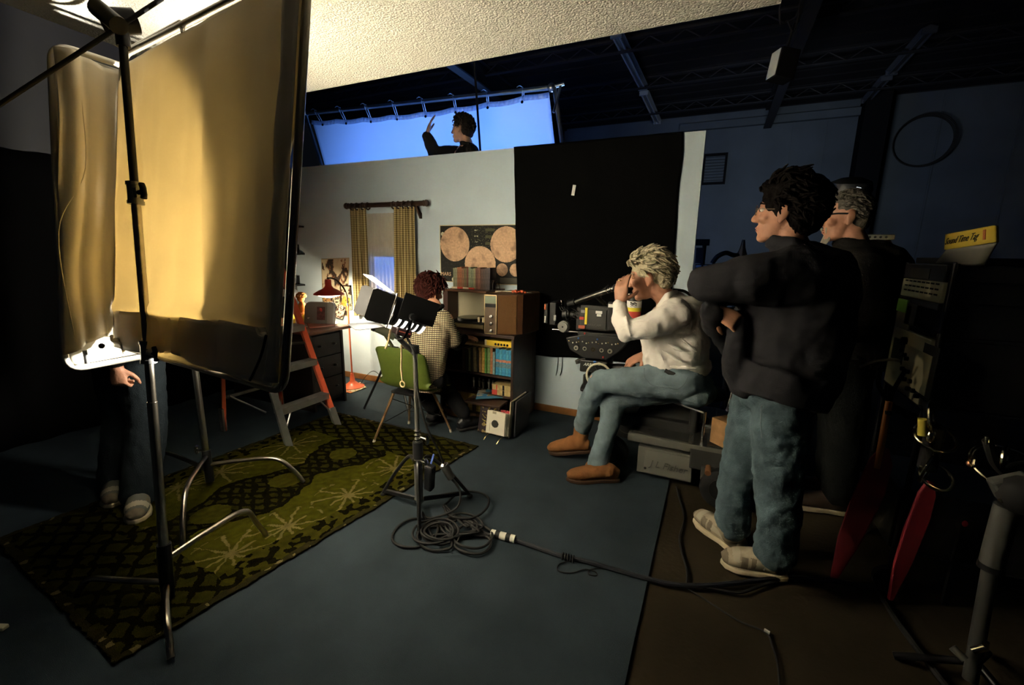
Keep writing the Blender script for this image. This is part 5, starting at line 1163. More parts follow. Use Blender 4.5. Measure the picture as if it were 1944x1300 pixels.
s_.chain([at(1280, 600, 2.95), at(1262, 650, 3.0), elF], [.088, .07, .06]); s_.chain([elF, wrF+V((.03, 0, .0))], [.058, .045])
s_.torus(wrN+V((.0, 0, -.012)), .036, .010, wrN-elN, 20, 8)
s_.loft([at(1254, 574, 2.74), at(1268, 562, 2.72), at(1280, 556, 2.80)], [(.018, .012)]*3, 8)
for q0, q1, r_ in (((1270, 606, 2.548), (1212, 628, 2.478), .013), ((1262, 622, 2.545), (1206, 642, 2.483), .012), ((1278, 618, 2.56), (1230, 646, 2.50), .011), ((1188, 600, 2.50), (1198, 640, 2.468), .012), ((1180, 612, 2.50), (1184, 642, 2.475), .010), ((1262, 650, 2.625), (1300, 668, 2.60), .013), ((1256, 664, 2.63), (1296, 690, 2.605), .013), ((1290, 640, 2.60), (1325, 668, 2.64), .012), ((1272, 696, 2.62), (1322, 700, 2.625), .013), ((1240, 640, 2.69), (1262, 690, 2.64), .013)): s_.chain([at(*q0), at(*q0).lerp(at(*q1), .5)+V((0, -.006, 0)), at(*q1)], [r_*.5, r_, r_*.4], 8)
sh = blob(s_, 'shirt', SHIRT, t, .008, 3, .024, .075)
mb = MB(); 
mb.loft(cr([at(1247, 584, 2.735), at(1258, 570, 2.70), at(1270, 560, 2.69), at(1281, 556, 2.74), at(1285, 558, 2.82), at(1279, 558, 2.89), at(1262, 566, 2.88)], 4), (.020, .005), 8, side=(.25, 0, 1)); mb.build('collar', SHIRT, sh)

# jeans
j = MB(); j.chain([at(1300, 722, 2.74), at(1215, 724, 2.72), knN+V((.02, 0, 0))], [.122, .098, .074], 16); j.chain([knN+V((.02, 0, 0)), at(1117, 765, 2.84), anN+V((.01, 0, .055))], [.074, .068, .066], 14)
j.chain([at(1300, 728, 2.93), knF], [.12, .085], 14); j.chain([knF, at(1155, 810, 2.80), anF+V((.005, 0, .035))], [.082, .070, .068], 14); j.ell(at(1308, 726, 2.83), (.15, .19, .11)); j.ell(at(1318, 742, 2.83), (.13, .18, .09))
jn = blob(j, 'jeans', JEAN, t, .010, 4, .020, .06)
MB().loft(cr([at(1262, 704, 2.655), at(1292, 716, 2.645), at(1322, 716, 2.68)], 4), (.016, .006), 8).build('belt', BLACK, jn)
MB().tube(cr([at(1223, 698, 2.625), at(1224, 716, 2.605), at(1240, 732, 2.605), at(1270, 736, 2.605), at(1285, 740, 2.61), at(1300, 728, 2.61), at(1305, 715, 2.63)]), .0022, 6).build('pocket_seam', mat('faded_thread', (.17, .22, .25), .8), jn)
BOOT = mat('brown_suede', (.23, .10, .038), .8, var=.3, vs=9, bump=.2, bs=60); SOLE = mat('dark_sole', (.05, .025, .014), .7)
def boot(name, ank, heel, toe, m, ms, h=.0, parent=None, s=1.0, up=(0, 0, 1), high=.10, lab=None, dispn=.006):
    heel, toe, ank = V(heel), V(toe), V(ank); d = (toe-heel); L_ = d.length; d.normalize(); sd = V(up).cross(d).normalized(); u = d.cross(sd)
    b = MB(); P = lambda x, y, z: heel+d*x*L_+sd*y+u*z
    b.loft([P(-.01, 0, .045), P(.10, 0, .055), P(.34, 0, .064), P(.55, 0, .058), P(.76, 0, .050), P(.92, 0, .042), P(1.01, 0, .034)], [(.036*s, .030*s), (.052*s, .039*s), (.058*s, .045*s), (.050*s, .053*s), (.042*s, .055*s), (.034*s, .044*s), (.018*s, .024*s)], 16, side=u)
    b.chain([P(.20, 0, .07), P(.20, 0, .07).lerp(ank, .7), ank+(ank-P(.22, 0, .06)).normalized()*high*.25], [.054*s, .056*s, .058*s]); b.ell(P(.36, 0, .085), (.06*s, .040*s, .042*s))
    o = blob(b, name, m, parent, .007, 3, dispn, .03)
    q = MB(); out = [(-.03, .030), (.10, .042), (.35, .040), (.60, .057), (.80, .058), (.96, .036), (1.03, 0)]; poly_ = [(x*L_, y*s) for x, y in out]+[(x*L_, -y*s) for x, y in out[-2::-1]]
    q.prism(poly_, .026*s, frame(P(0, 0, -.004), d, sd, u)); q.build('sole', ms, o, bev=.006); return o, P
boot('boot', anF, fl(1172, 911, .012), fl(1077, 911, .012), BOOT, SOLE, parent=t, s=1.0)
hN_ = at(1120, 856, 2.95); boot('boot', anN, hN_, at(1043, 858, 2.92), BOOT, SOLE, parent=t, s=1.0, up=(.15, -.1, 1))

# --- B: standing man in the fleece ------------------------------------------------
t = thing('person', 'dark-haired person in charcoal fleece, jeans and pale trainers standing nearest the viewer', 'person', (.40, 2.17, 0))
HBf = hframe(at(1488, 405, 2.26), (-1, .18, .03)); S = 1.04
nk = at(1505, 462, 2.26); shN = at(1512, 520, 2.10); shF = at(1490, 512, 2.48); elN = at(1338, 534, 2.06); haN = at(1430, 560, 2.36)
elF = at(1385, 640, 2.42); wrF = at(1362, 588, 2.12); hipc = at(1462, 752, 2.22)
kN, kF = at(1478, 905, 2.14), at(1405, 890, 2.28); aN, aF = at(1465, 1040, 2.10), at(1385, 1000, 2.27)
b = MB(); head(b, HBf, S); b.chain([HBf @ V((-.03, 0, -.08)), nk, at(1505, 490, 2.28)], [.056, .06, .08]); b.chain([at(1508, 500, 2.28), at(1500, 590, 2.27), at(1475, 690, 2.24), hipc], [.11, .13, .115, .09], 14)
b.chain([shN, elN, haN], [.052, .04, .03]); b.chain([at(1508, 500, 2.28), shF, elF, wrF], [.07, .052, .04, .029]); b.chain([at(1508, 500, 2.28), shN], [.07, .05])
b.chain([at(1478, 765, 2.17), kN, aN], [.07, .055, .038]); b.chain([at(1445, 765, 2.26), kF, aF], [.07, .055, .038]); b.chain([aN, aN+V((-.02, 0, -.04))], [.03, .02]); b.chain([aF, aF+V((-.02, 0, -.04))], [.03, .02])
hand(b, wrF, (.86, -.10, -.50), (.12, -.93, .32), s=1.05, side=1, curls=[.75, .72, .70, .66], thumb=2.5, spread=.10)
hand(b, haN, (.6, .6, .3), (-.5, 0, .8), .5, s=1.0, side=1)
blob(b, 'body', SKIN, t, .0062, 3)
HD = HAIRM('black_brown_hair', (.006, .0045, .004), .3)
face_bits(HBf, t, S, brow=HD)
okB = lambda v: v.z > -.55 and not (v.x > .38 and v.z < .62) and not (v.x > -.05 and v.z < .02)
hb = MB(); skull_cap(hb, HBf, S, [((-.020, 0, .052), (.112, .094, .098)), ((-.075, 0, .0), (.075, .088, .095)), ((.062, 0, .105), (.04, .06, .026)), ((.015, -.062, .03), (.02, .02, .05)), ((.015, .062, .03), (.02, .02, .05))])
hb2 = tufts(HBf, S, 480, 5, okB, .058, .010, .55, (-.7, 0, -.3), (.116, .098, .106), wave=.6); hb2.build('hair_curls', HD, blob(hb, 'hair', HD, t, .007, 2, .018, .035))
g = MB(); P = lambda x, y, z: HBf @ (V((x, y, z))*S)
WIRE = mat('fine_wire', (.16, .12, .08), .4, .8)
for k in (-1, 1): g.torus(P(.098, k*.032, .010), .021, .0012, HBf.to_3x3() @ V((1, 0, 0)), 20, 6); g.cyl(P(.094, k*.054, .014), P(.0, k*.083, .010), .0013, n=6)
g.cyl(P(.100, -.011, .013), P(.100, .011, .013), .0013, n=6); g.build('glasses', WIRE, t)
f = MB()
f.loft(cr([at(1500, 470, 2.28), at(1508, 500, 2.28), at(1512, 560, 2.28), at(1505, 640, 2.27), at(1485, 715, 2.24), at(1474, 752, 2.23)], 2), [(.085, .085), (.12, .11), (.20, .155), (.225, .175), (.228, .19), (.228, .195), (.225, .20), (.222, .20), (.22, .195), (.215, .19), (.205, .185)], 20, side=(1, 0, 0))
f.ell(at(1545, 590, 2.28), (.125, .20, .22)); f.loft([at(1492, 700, 2.22), at(1482, 728, 2.21), at(1474, 755, 2.20)], [(.20, .245), (.205, .25), (.20, .24)], 20, side=(1, 0, 0)); f.ell(at(1440, 690, 2.25), (.125, .16, .15)); f.ell(at(1540, 700, 2.26), (.11, .17, .14))
f.chain([at(1520, 525, 2.13), at(1430, 530, 2.05), at(1346, 536, 2.05)], [.125, .105, .082], 16); f.chain([at(1346, 536, 2.05), at(1400, 552, 2.22), haN], [.082, .07, .06], 14)
f.chain([shF, at(1400, 655, 2.42)], [.11, .085]); f.chain([at(1400, 655, 2.42), at(1362, 615, 2.25), at(1352, 592, 2.13)], [.08, .062, .056]); f.torus(at(1352, 590, 2.125), .045, .014, (.7, -.5, -.1), 20, 8)
f.chain([at(1405, 605, 2.16), at(1397, 690, 2.14), at(1412, 735, 2.14)], [.04, .065, .06]); f.torus(at(1500, 466, 2.27), .080, .026, (.12, .0, 1), 24, 8); f.torus(at(1495, 457, 2.265), .074, .017, (.16, .0, 1), 24, 8)
blob(f, 'fleece_jacket', FLEECE, t, .011, 4, .034, .11)
j = MB(); j.chain([at(1482, 745, 2.15), at(1482, 800, 2.13), kN, at(1476, 1000, 2.10), aN+V((.015, 0, -.01))], [.112, .116, .100, .086, .088], 16); j.chain([at(1440, 745, 2.28), at(1430, 800, 2.28), kF, at(1390, 975, 2.26), aF+V((.015, 0, .02))], [.112, .110, .092, .080, .080], 16); j.ell(at(1465, 745, 2.21), (.15, .15, .10))
jn = blob(j, 'jeans', mat('worn_teal_denim', (.085, .125, .145), .85, var=.3, vs=9, bump=.35, bs=220), t, .010, 3, .030, .06)
MB().tube(cr([at(1446, 770, 2.0), at(1444, 800, 2.0), at(1446, 830, 2.005)]), .0025, 6).build('pocket_seam', MATS['faded_thread'], jn)
SNK = mat('grey_trainer', (.36, .31, .22), .7, var=.25, vs=20); SSL = mat('pale_trainer_sole', (.55, .47, .32), .6); LACE = mat('white_lace', (.72, .68, .58), .7)
def trainer(ank, heel, toe, parent, s=1.05, letter=True, m=SNK, ms=SSL):
    o, P = boot('trainer', ank, heel, toe, m, ms, parent=parent, s=s, high=.02, dispn=.003)
    mb = MB()
    for k in range(6): x = .38+.062*k; zt = .122-.007*k; mb.tube(cr([P(x-.01, -.034, zt-.026), P(x+.012, 0, zt), P(x+.03, .034, zt-.024)]), .0042, 6); mb.tube(cr([P(x-.01, .034, zt-.026), P(x+.012, 0, zt+.002), P(x+.03, -.034, zt-.024)]), .0038, 6)
    for k in (-1, 1): mb.tube(cr([P(.40, 0, .124), P(.38, k*.03, .142), P(.33, k*.045, .115)]), .0035, 6)
    mb.build('laces', LACE, o)
    o.data.materials.append(mat('dark_grey_suede', (.19, .16, .115), .85, var=.2, vs=30)); o.data.materials.append(mat('silver_panel', (.42, .38, .28), .5))
    L0 = P(0, 0, 0); dx = (P(1, 0, 0)-L0); Lx = dx.length; dx.normalize(); dz = (P(0, 0, 1)-L0).normalized(); org = ORG[o]
    for f in o.data.polygons:
        q = f.center+org-L0; x = q.dot(dx)/Lx; z = q.dot(dz)
        f.material_index = 1 if (x > .93 or (.02 < x < .22 and z < .075) or (.62 < x < .72 and z < .085) or (.50 < x < .58 and z > .04 and z < .09)) else (2 if (.25 < x < .50 and .045 < z < .085) or (.74 < x < .86 and z > .055) else 0)
    return o, P
oF, PF = trainer(aF, fl(1408, 1055, .012), fl(1322, 985, .012), t)
d_ = (PF(1, 0, 0)-PF(0, 0, 0)); text('N', .036, fm(PF(.52, .048, .055), -d_, (0, .0, 1)), mat('pale_letter', (.75, .74, .68), .5), 'letter', oF)
oN, PN = trainer(aN, fl(1490, 1095, .012), fl(1370, 1068, .012), t)
d_ = (PN(1, 0, 0)-PN(0, 0, 0)); text('N', .036, fm(PN(.40, .046, .05), -d_, (0, 0, 1)), MATS['pale_letter'], 'letter', oN)

# --- C: second standing man ------------------------------------------------------
t = thing('person', 'grey-haired goateed person in dark glasses and black jacket standing behind the fleece wearer', 'person', (.75, 3.1, 0))
HC = hframe(at(1603, 413, 3.10), (-1, -.05, -.06)); S = 1.08
nk = at(1622, 460, 3.1)
b = MB(); head(b, HC, S, 1.08); b.chain([HC @ V((-.03, 0, -.08)), nk, at(1628, 490, 3.1)], [.062, .068, .09]); b.chain([at(1628, 500, 3.1), at(1625, 600, 3.1), at(1605, 700, 3.08)], [.13, .16, .15], 14)
b.chain([at(1640, 515, 2.92), at(1660, 610, 2.90), at(1605, 630, 2.86)], [.06, .045, .03]); b.chain([at(1620, 515, 3.3), at(1620, 610, 3.32), at(1570, 630, 3.2)], [.06, .045, .03]); hand(b, at(1604, 630, 2.86), (-.9, .1, .12), (-.1, -.6, .7), .5, side=1)
hand(b, at(1570, 630, 3.2), (-.9, -.1, .1), (0, -.3, 1), .5, side=-1)
for y0, x1, x2 in ((3.0, 1600, 1590), (3.2, 1590, 1575)): b.chain([at(1605, 710, y0), at(x1, 830, y0), at(x2, 935, y0-.02)], [.09, .06, .042]); b.chain([at(x2, 935, y0-.02), at(x2-40, 950, y0-.02)], [.036, .03])
blob(b, 'body', SKIN, t, .0065, 3)
HS = HAIRM('iron_grey_hair', (.11, .10, .085), .45); face_bits(HC, t, S, brow=HS)
okC = lambda v: v.z > -.5 and not (v.x > .34 and v.z < .72) and not (v.x > -.1 and v.z < .05)
hb = MB(); skull_cap(hb, HC, S, [((-.022, 0, .046), (.099, .081, .088)), ((-.06, 0, -.005), (.060, .074, .075))])
tufts(HC, S, 260, 8, okC, .03, .007, .3, (-.9, 0, -.5), (.104, .086, .097)).build('hair_locks', HS, blob(hb, 'hair', HS, t, .007, 2, .008, .03))
mb = MB(); P = lambda x, y, z: HC @ (V((x, y, z))*S)
for k in range(40): a = random.uniform(-1, 1); mb.loft([P(.082-.02*abs(a), a*.030, -.085-.02*random.random()), P(.098-.02*abs(a), a*.028, -.125-.015*random.random())], [.006, .002], 6)
for k in range(16): a = random.uniform(-1, 1); mb.loft([P(.098-.02*abs(a), a*.028, -.048), P(.098-.02*abs(a), a*.036, -.060-.02*abs(a))], [.005, .002], 6)
mb.build('goatee', mat('silver_beard', (.36, .33, .27), .85), t)
g = MB()
for k in (-1, 1): q = [P(.098, k*.010, .024), P(.097, k*.052, .024), P(.096, k*.052, -.004), P(.098, k*.012, -.004)]; g.loft(q, (.0028, .0028), 6, closed=True); g.loft([P(.097, k*.052, .018), P(.05, k*.080, .018), P(-.01, k*.086, .012)], (.0045, .0022), 6)
g.cyl(P(.1, -.01, .015), P(.1, .01, .015), .003); g.build('glasses', BLACK, t)
f = MB(); f.loft(cr([at(1622, 468, 3.1), at(1630, 490, 3.1), at(1634, 540, 3.1), at(1628, 620, 3.1), at(1612, 690, 3.09)], 2), [(.09, .09), (.13, .12), (.20, .15), (.235, .18), (.24, .20), (.24, .21), (.24, .21), (.23, .20), (.22, .19)], 18, side=(1, 0, 0))
f.chain([at(1642, 515, 2.92), at(1664, 600, 2.88), at(1615, 628, 2.86)], [.11, .09, .06], 14); f.chain([at(1620, 515, 3.28), at(1615, 620, 3.32), at(1580, 630, 3.22)], [.11, .09, .06]); f.torus(at(1624, 468, 3.1), .085, .028, (.15, 0, 1), 22, 8); f.torus(at(1622, 460, 3.1), .080, .02, (.15, 0, 1), 22, 8); f.ell(at(1634, 492, 3.0), (.12, .14, .07)); f.ell(at(1630, 492, 3.2), (.12, .14, .07)); f.ell(at(1640, 600, 3.1), (.16, .2, .24))
blob(f, 'jacket', DKJ, t, .012, 5, .02, .1)
j = MB()
for y0, x1, x2 in ((3.0, 1600, 1590), (3.2, 1588, 1575)): j.chain([at(1607, 690, y0), at(x1, 830, y0), at(x2, 935, y0-.02)], [.13, .105, .085], 14)
blob(j, 'trousers', DKT, t, .012, 4, .02, .08)
for y0, x2 in ((2.98, 1590), (3.18, 1575)):
    a = at(x2, 930, y0); hl = V((a.x+.06, a.y, .012)); boot('shoe', a, hl, hl+V((-.30, -.03, 0)), mat('dark_shoe', (.05, .035, .025), .6), mat('pale_sole', (.50, .44, .30), .6), parent=t, s=1.0, high=.02, dispn=.002)

# --- D: boy on the chair --------------------------------------------------------
t = thing('person', 'boy in a checked shirt seen from behind, sitting on the green chair by the stereo', 'person', (-2.05, 2.80, .45))
HDf = hframe(at(818, 553, 2.84), (.38, .90, -.28)); S = .97
nk = at(826, 580, 2.80)
hipb = at(804, 722, 2.74); ch_ = at(815, 628, 2.76); shR = at(849, 604, 2.80); shL = at(784, 606, 2.76); elR = at(868, 655, 2.92); wrR = at(885, 640, 3.10); elL = at(772, 660, 2.86); wrL = at(800, 660, 3.08)
kR, kL = at(845, 735, 3.12), at(800, 735, 3.14); aR, aL = at(880, 790, 3.02), at(822, 782, 3.0)
b = MB(); head(b, HDf, S, .92); b.chain([HDf @ V((-.03, 0, -.07)), nk, ch_], [.046, .05, .08]); b.chain([nk.lerp(ch_, .5), ch_, hipb], [.08, .10, .10]); b.chain([nk.lerp(ch_, .6), shR, elR, wrR], [.06, .045, .034, .025]); b.chain([nk.lerp(ch_, .6), shL, elL, wrL], [.06, .045, .034, .025])
b.chain([hipb+V((.08, 0, 0)), kR, aR], [.07, .048, .035]); b.chain([hipb+V((-.08, 0, 0)), kL, aL], [.07, .048, .035]); hand(b, wrR, (.2, .9, -.1), (0, .1, 1), .4, s=.85); hand(b, wrL, (.4, .9, -.1), (0, .1, 1), .4, s=.85, side=-1)
b.chain([aR, aR+V((.03, .12, -.03))], [.03, .024]); b.chain([aL, aL+V((.0, .12, -.03))], [.03, .024])
blob(b, 'body', SKIN, t, .0065, 3)
HR = HAIRM('dark_red_hair', (.04, .011, .009), .4); face_bits(HDf, t, S, brow=HR)
okD = lambda v: v.z > -.62 and not (v.x > .45 and v.z < .45) and not (v.x > .05 and v.z < -.1)
hb = MB(); skull_cap(hb, HDf, S, [((-.018, 0, .048), (.110, .094, .096)), ((-.060, 0, -.012), (.068, .086, .084))])
tufts(HDf, S, 300, 9, okD, .055, .009, .35, (-.4, 0, -.9), (.112, .097, .104), wave=.7).build('hair_locks', HR, blob(hb, 'hair', HR, t, .007, 2, .012, .04))
def check_mat():
    m = mat('checked_shirt', (.6, .5, .3), .85, bump=.2, bs=60); nt = m.node_tree; N = nt.nodes; L = nt.links; tc = N.new('ShaderNodeTexCoord'); sx = N.new('ShaderNodeSeparateXYZ'); L.new(tc.outputs['Object'], sx.inputs[0]); cb = N.new('ShaderNodeCombineXYZ')
    ad = N.new('ShaderNodeMath'); ad.operation = 'MULTIPLY_ADD'; ad.inputs[1].default_value = .8; L.new(sx.outputs['Y'], ad.inputs[0]); L.new(sx.outputs['X'], ad.inputs[2])
    s2 = N.new('ShaderNodeMath'); s2.operation = 'FRACT'; m1 = N.new('ShaderNodeMath'); m1.operation = 'MULTIPLY'; m1.inputs[1].default_value = 62; L.new(ad.outputs[0], m1.inputs[0]); L.new(m1.outputs[0], s2.inputs[0])
    s3 = N.new('ShaderNodeMath'); s3.operation = 'FRACT'; m2 = N.new('ShaderNodeMath'); m2.operation = 'MULTIPLY'; m2.inputs[1].default_value = 68; L.new(sx.outputs['Z'], m2.inputs[0]); L.new(m2.outputs[0], s3.inputs[0])
    g1 = N.new('ShaderNodeMath'); g1.operation = 'GREATER_THAN'; g1.inputs[1].default_value = .58; L.new(s2.outputs[0], g1.inputs[0]); g2 = N.new('ShaderNodeMath'); g2.operation = 'GREATER_THAN'; g2.inputs[1].default_value = .58; L.new(s3.outputs[0], g2.inputs[0])
    mn = N.new('ShaderNodeMath'); mn.operation = 'MAXIMUM'; L.new(g1.outputs[0], mn.inputs[0]); L.new(g2.outputs[0], mn.inputs[1]); mx = N.new('ShaderNodeMix'); mx.data_type = 'RGBA'; L.new(mn.outputs[0], mx.inputs['Factor']); mx.inputs['A'].default_value = (.70, .58, .36, 1); mx.inputs['B'].default_value = (.055, .04, .035, 1); L.new(mx.outputs['Result'], N['Principled BSDF'].inputs['Base Color'])
    return m
CHK = check_mat()
s_ = MB(); s_.loft(cr([at(824, 590, 2.79), at(818, 610, 2.78), at(814, 650, 2.76), at(808, 700, 2.745), at(805, 735, 2.74)], 2), [(.065, .06), (.10, .08), (.16, .11), (.18, .13), (.175, .13), (.165, .13), (.16, .13), (.16, .135), (.16, .14)], 18, side=(1, 0, 0))
s_.chain([at(842, 606, 2.79), at(860, 645, 2.86)], [.072, .066], 14); s_.chain([at(790, 606, 2.77), at(776, 650, 2.84)], [.072, .066], 14)
blob(s_, 'checked_shirt', CHK, t, .009, 4, .016, .07)
u_ = MB(); u_.chain([at(858, 642, 2.86), elR, wrR-V((0, .03, 0))], [.050, .046, .035]); u_.chain([at(776, 650, 2.84), elL, wrL-V((0, .03, 0))], [.050, .046, .035]); u_.torus(at(827, 583, 2.80), .055, .018, (-.1, -.15, 1), 20, 8); u_.chain([at(826, 588, 2.80), at(815, 640, 2.77)], [.055, .08])
blob(u_, 'black_undershirt', mat('black_knit', (.010, .010, .011), .9), t, .009, 3)
j = MB(); j.chain([hipb+V((.08, .02, .02)), kR, aR+V((0, 0, .03))], [.11, .08, .062]); j.chain([hipb+V((-.08, .02, .02)), kL, aL+V((0, 0, .03))], [.11, .08, .062]); j.ell(hipb+V((0, .02, .02)), (.16, .12, .09))
blob(j, 'trousers', mat('black_trousers', (.013, .013, .014), .85), t, .01, 4, .012, .06)
for a, d in ((aR, (.10, .20, 0)), (aL, (.02, .23, 0))): h_ = V((a.x-.02, a.y-.05, .022)); boot('shoe', V((a.x, a.y, .09)), h_, h_+V(d), BLACK, RUBR, parent=t, s=.9, high=.02, dispn=.002)

# --- E: waving man above the wall -------------------------------------------------
t = thing('person', 'person silhouetted against the blue silk above the wall, waving one raised hand', 'person', (-2.42, 4.2, 1.06))
YE = 4.12
HE = hframe(at(877, 246, YE), (-1, -.12, .05)); S = 1.02
nk = at(886, 272, YE); shN = at(894, 292, YE-.14); shF = at(866, 294, YE+.16); elF = at(826, 292, YE-.02); wrF = at(811, 254, YE-.06)
b = MB(); head(b, HE, S); b.chain([HE @ V((-.03, 0, -.07)), nk, nk+V((0, 0, -.08))], [.056, .062, .08]); c = nk+V((0, 0, -.25)); pv = V((nk.x, nk.y+.05, 1.95)); b.chain([nk+V((0, 0, -.10)), c, pv], [.11, .14, .13]); b.chain([c+V((0, 0, .12)), shN, shN+V((.04, -.0, -.28)), shN+V((-.06, .05, -.5))], [.07, .055, .045, .03]); b.chain([c+V((0, 0, .12)), shF, elF, wrF], [.07, .055, .042, .028])
hand(b, wrF, at(818, 228, YE-.06)-wrF, (-.75, -.55, 0), .16, s=1.15, side=-1, spread=.12); hand(b, shN+V((-.06, .05, -.5)), (-.3, 0, -1), (0, -1, 0), .4)
for k in (-1, 1): b.chain([pv+V((0, k*.09, 0)), V((nk.x, YE+.1+k*.09, 1.55)), V((nk.x, YE+.1+k*.09, 1.14))], [.085, .06, .042]); b.chain([V((nk.x, YE+.1+k*.09, 1.11)), V((nk.x-.16, YE+.1+k*.09, 1.095))], [.036, .03])
blob(b, 'body', mat('shaded_skin', (.50, .27, .17), .5), t, .0065, 3)
HK = HAIRM('dark_curly_hair', (.02, .015, .012)); face_bits(HE, t, S, brow=HK)
hb = MB(); skull_cap(hb, HE, S, [((-.020, 0, .048), (.104, .086, .092)), ((-.062, 0, -.008), (.064, .078, .080))])
tufts(HE, S, 260, 12, okA, .038, .009, .5, (-.8, 0, -.4), (.108, .09, .100), wave=.7).build('hair_curls', HK, blob(hb, 'hair', HK, t, .007, 2, .014, .03))
f = MB(); f.loft([nk+V((0, 0, -.02)), nk+V((.005, 0, -.08)), c+V((.02, 0, .05)), c+V((.02, .02, -.2)), pv+V((0, 0, -.05))], [(.075, .08), (.13, .11), (.21, .15), (.20, .15), (.18, .14)], 18, side=(0, 1, 0)); f.chain([shN, shN+V((.04, 0, -.28)), shN+V((-.05, .04, -.46))], [.09, .07, .05]); f.chain([shF, elF, wrF+V((.0, 0, -.03))], [.095, .075, .056]); f.torus(nk+V((.01, 0, -.01)), .066, .018, (.2, 0, 1), 20, 8)
blob(f, 'jacket', DKJ, t, .01, 4, .018, .08)
j = MB()
for k in (-1, 1): j.chain([pv+V((0, k*.09, 0)), V((nk.x, YE+.1+k*.09, 1.55)), V((nk.x, YE+.1+k*.09, 1.15))], [.12, .09, .075])
blob(j, 'trousers', DKT, t, .012, 3)
for k in (-1, 1): h_ = V((nk.x+.06, YE+.1+k*.09, 1.065)); boot('shoe', h_+V((-.05, 0, .08)), h_, h_+V((-.27, 0, 0)), BLACK, RUBR, parent=t, high=.02, dispn=.002)

# --- F: person half hidden behind the left frame ----------------------------------
t = thing('person', 'person in jeans and grey trainers, mostly hidden behind the left muslin frame, fist showing', 'person', (-3.05, 1.25, 0))
cx, cyy = -3.02, 1.30
HF = hframe((cx, cyy, 1.66), (.75, .6, 0)); nk = V((cx, cyy, 1.52)); hp = V((cx, cyy, .95))
ft = [V((-3.22, 1.22, .10)), V((-2.92, 1.20, .10))]; kn = [V((-3.18, 1.30, .5)), V((-2.94, 1.30, .5))]
b = MB(); head(b, HF); b.chain([HF @ V((-.03, 0, -.08)), nk, nk+V((0, 0, -.1))], [.056, .06, .08]); b.chain([nk+V((0, 0, -.12)), nk+V((0, 0, -.3)), hp], [.11, .13, .12]); hand_w = at(222, 697, 1.12)
sh1, sh2 = V((cx+.12, cyy-.16, 1.42)), V((cx-.12, cyy+.17, 1.42)); b.chain([nk+V((0, 0, -.12)), sh1, V((-2.93, 1.06, 1.14)), hand_w], [.07, .055, .042, .028]); b.chain([nk+V((0, 0, -.12)), sh2, V((-3.2, 1.5, 1.15)), V((-3.1, 1.5, .95))], [.07, .055, .042, .03])
hand(b, hand_w, (.10, -.05, -1), (.55, -.80, .05), s=1.0, curls=[1.1, 1.1, 1.1, 1.1], thumb=.9, side=-1); hand(b, V((-3.1, 1.5, .95)), (.2, 0, -1), (0, 1, 0), .5)
for q, k in zip(ft, kn): b.chain([V((k.x, cyy, .92)), k, q], [.085, .058, .04]); b.chain([q, q+V((.08, -.06, -.04))], [.03, .02])
blob(b, 'body', SKIN, t, .0065, 3); face_bits(HF, t, brow=HK)
hb = MB(); skull_cap(hb, HF, 1, [((-.020, 0, .048), (.102, .084, .090)), ((-.062, 0, -.008), (.062, .076, .078))]); blob(hb, 'hair', HK, t, .007, 2, .012, .03)
f = MB(); f.loft([nk+V((0, 0, -.03)), nk+V((0, 0, -.1)), nk+V((0, 0, -.3)), hp+V((0, 0, .05))], [(.075, .08), (.14, .12), (.21, .15), (.19, .14)], 18, side=(.5, -.8, 0)); f.chain([sh1, V((-2.93, 1.06, 1.14)), hand_w+V((0, 0, .04))], [.085, .06, .045]); f.chain([sh2, V((-3.2, 1.5, 1.15)), V((-3.1, 1.5, .99))], [.085, .06, .045])
blob(f, 'jacket', DKJ, t, .012, 4, .018, .08)
j = MB()
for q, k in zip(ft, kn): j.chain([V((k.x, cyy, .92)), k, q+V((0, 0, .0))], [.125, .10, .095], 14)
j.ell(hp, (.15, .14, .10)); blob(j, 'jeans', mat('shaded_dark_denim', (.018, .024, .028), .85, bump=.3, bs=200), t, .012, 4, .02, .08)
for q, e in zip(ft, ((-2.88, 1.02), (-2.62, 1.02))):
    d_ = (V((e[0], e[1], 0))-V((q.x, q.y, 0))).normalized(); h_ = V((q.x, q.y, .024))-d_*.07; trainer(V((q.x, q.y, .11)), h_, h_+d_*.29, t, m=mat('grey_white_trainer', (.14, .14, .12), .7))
# ------------------------------------------------------------------ cables on the floor
def zfl(x, y, z): p = fl(x, y); return V((p.x, p.y, z))
def pos(l, z=.016): return [zfl(x, y, z) for x, y in l]
# coiled lamp cable at the stand's feet
c = fl(838, 1000); rn = random.Random(4); P = []
for i in range(150):
    th = i*.42; k = i//15; r = (.085 if k < 6 else .075)+.018*math.sin(k*2.3); cc = V((-1.215, 1.73, 0)) if k < 6 else V((-1.13, 1.84, 0))
    P.append(cc+V((r*1.15*math.cos(th)+.02*math.sin(k*1.7), r*math.sin(th)+.02*math.cos(k*2.9), .018+.007*(k % 6)+.006*math.sin(th*2+k))))
P += pos([(870, 985), (900, 1000), (925, 1022)], .02)
o = MB().tube(cr(P, 3), .0068, 6).build('lamp_cable', RUBR); tag(o, 'tight coil of black lamp cable on the carpet at the foot of the lamp stand', 'cable')
loops = [(-1.335, 1.70, .115, .13), (-1.01, 1.75, .095, .085), (-1.03, 1.79, .10, .10), (-1.20, 2.02, .12, .15)]
P = [V((SX+.05, SY-.04, .03))]
for k, (x, y, rx, ry) in enumerate(loops):
    for i in range(14): th = i*.5+k*1.2; P.append(V((x+rx*math.cos(th), y+ry*math.sin(th), .018+.008*k+.004*math.sin(th*3))))
P += pos([(910, 1012), (934, 1022)], .02)
o = MB().tube(cr(P, 4), .0072, 6).build('loose_cable', RUBR); tag(o, 'loose wide loops of black cable spreading over the carpet around the coil', 'cable')
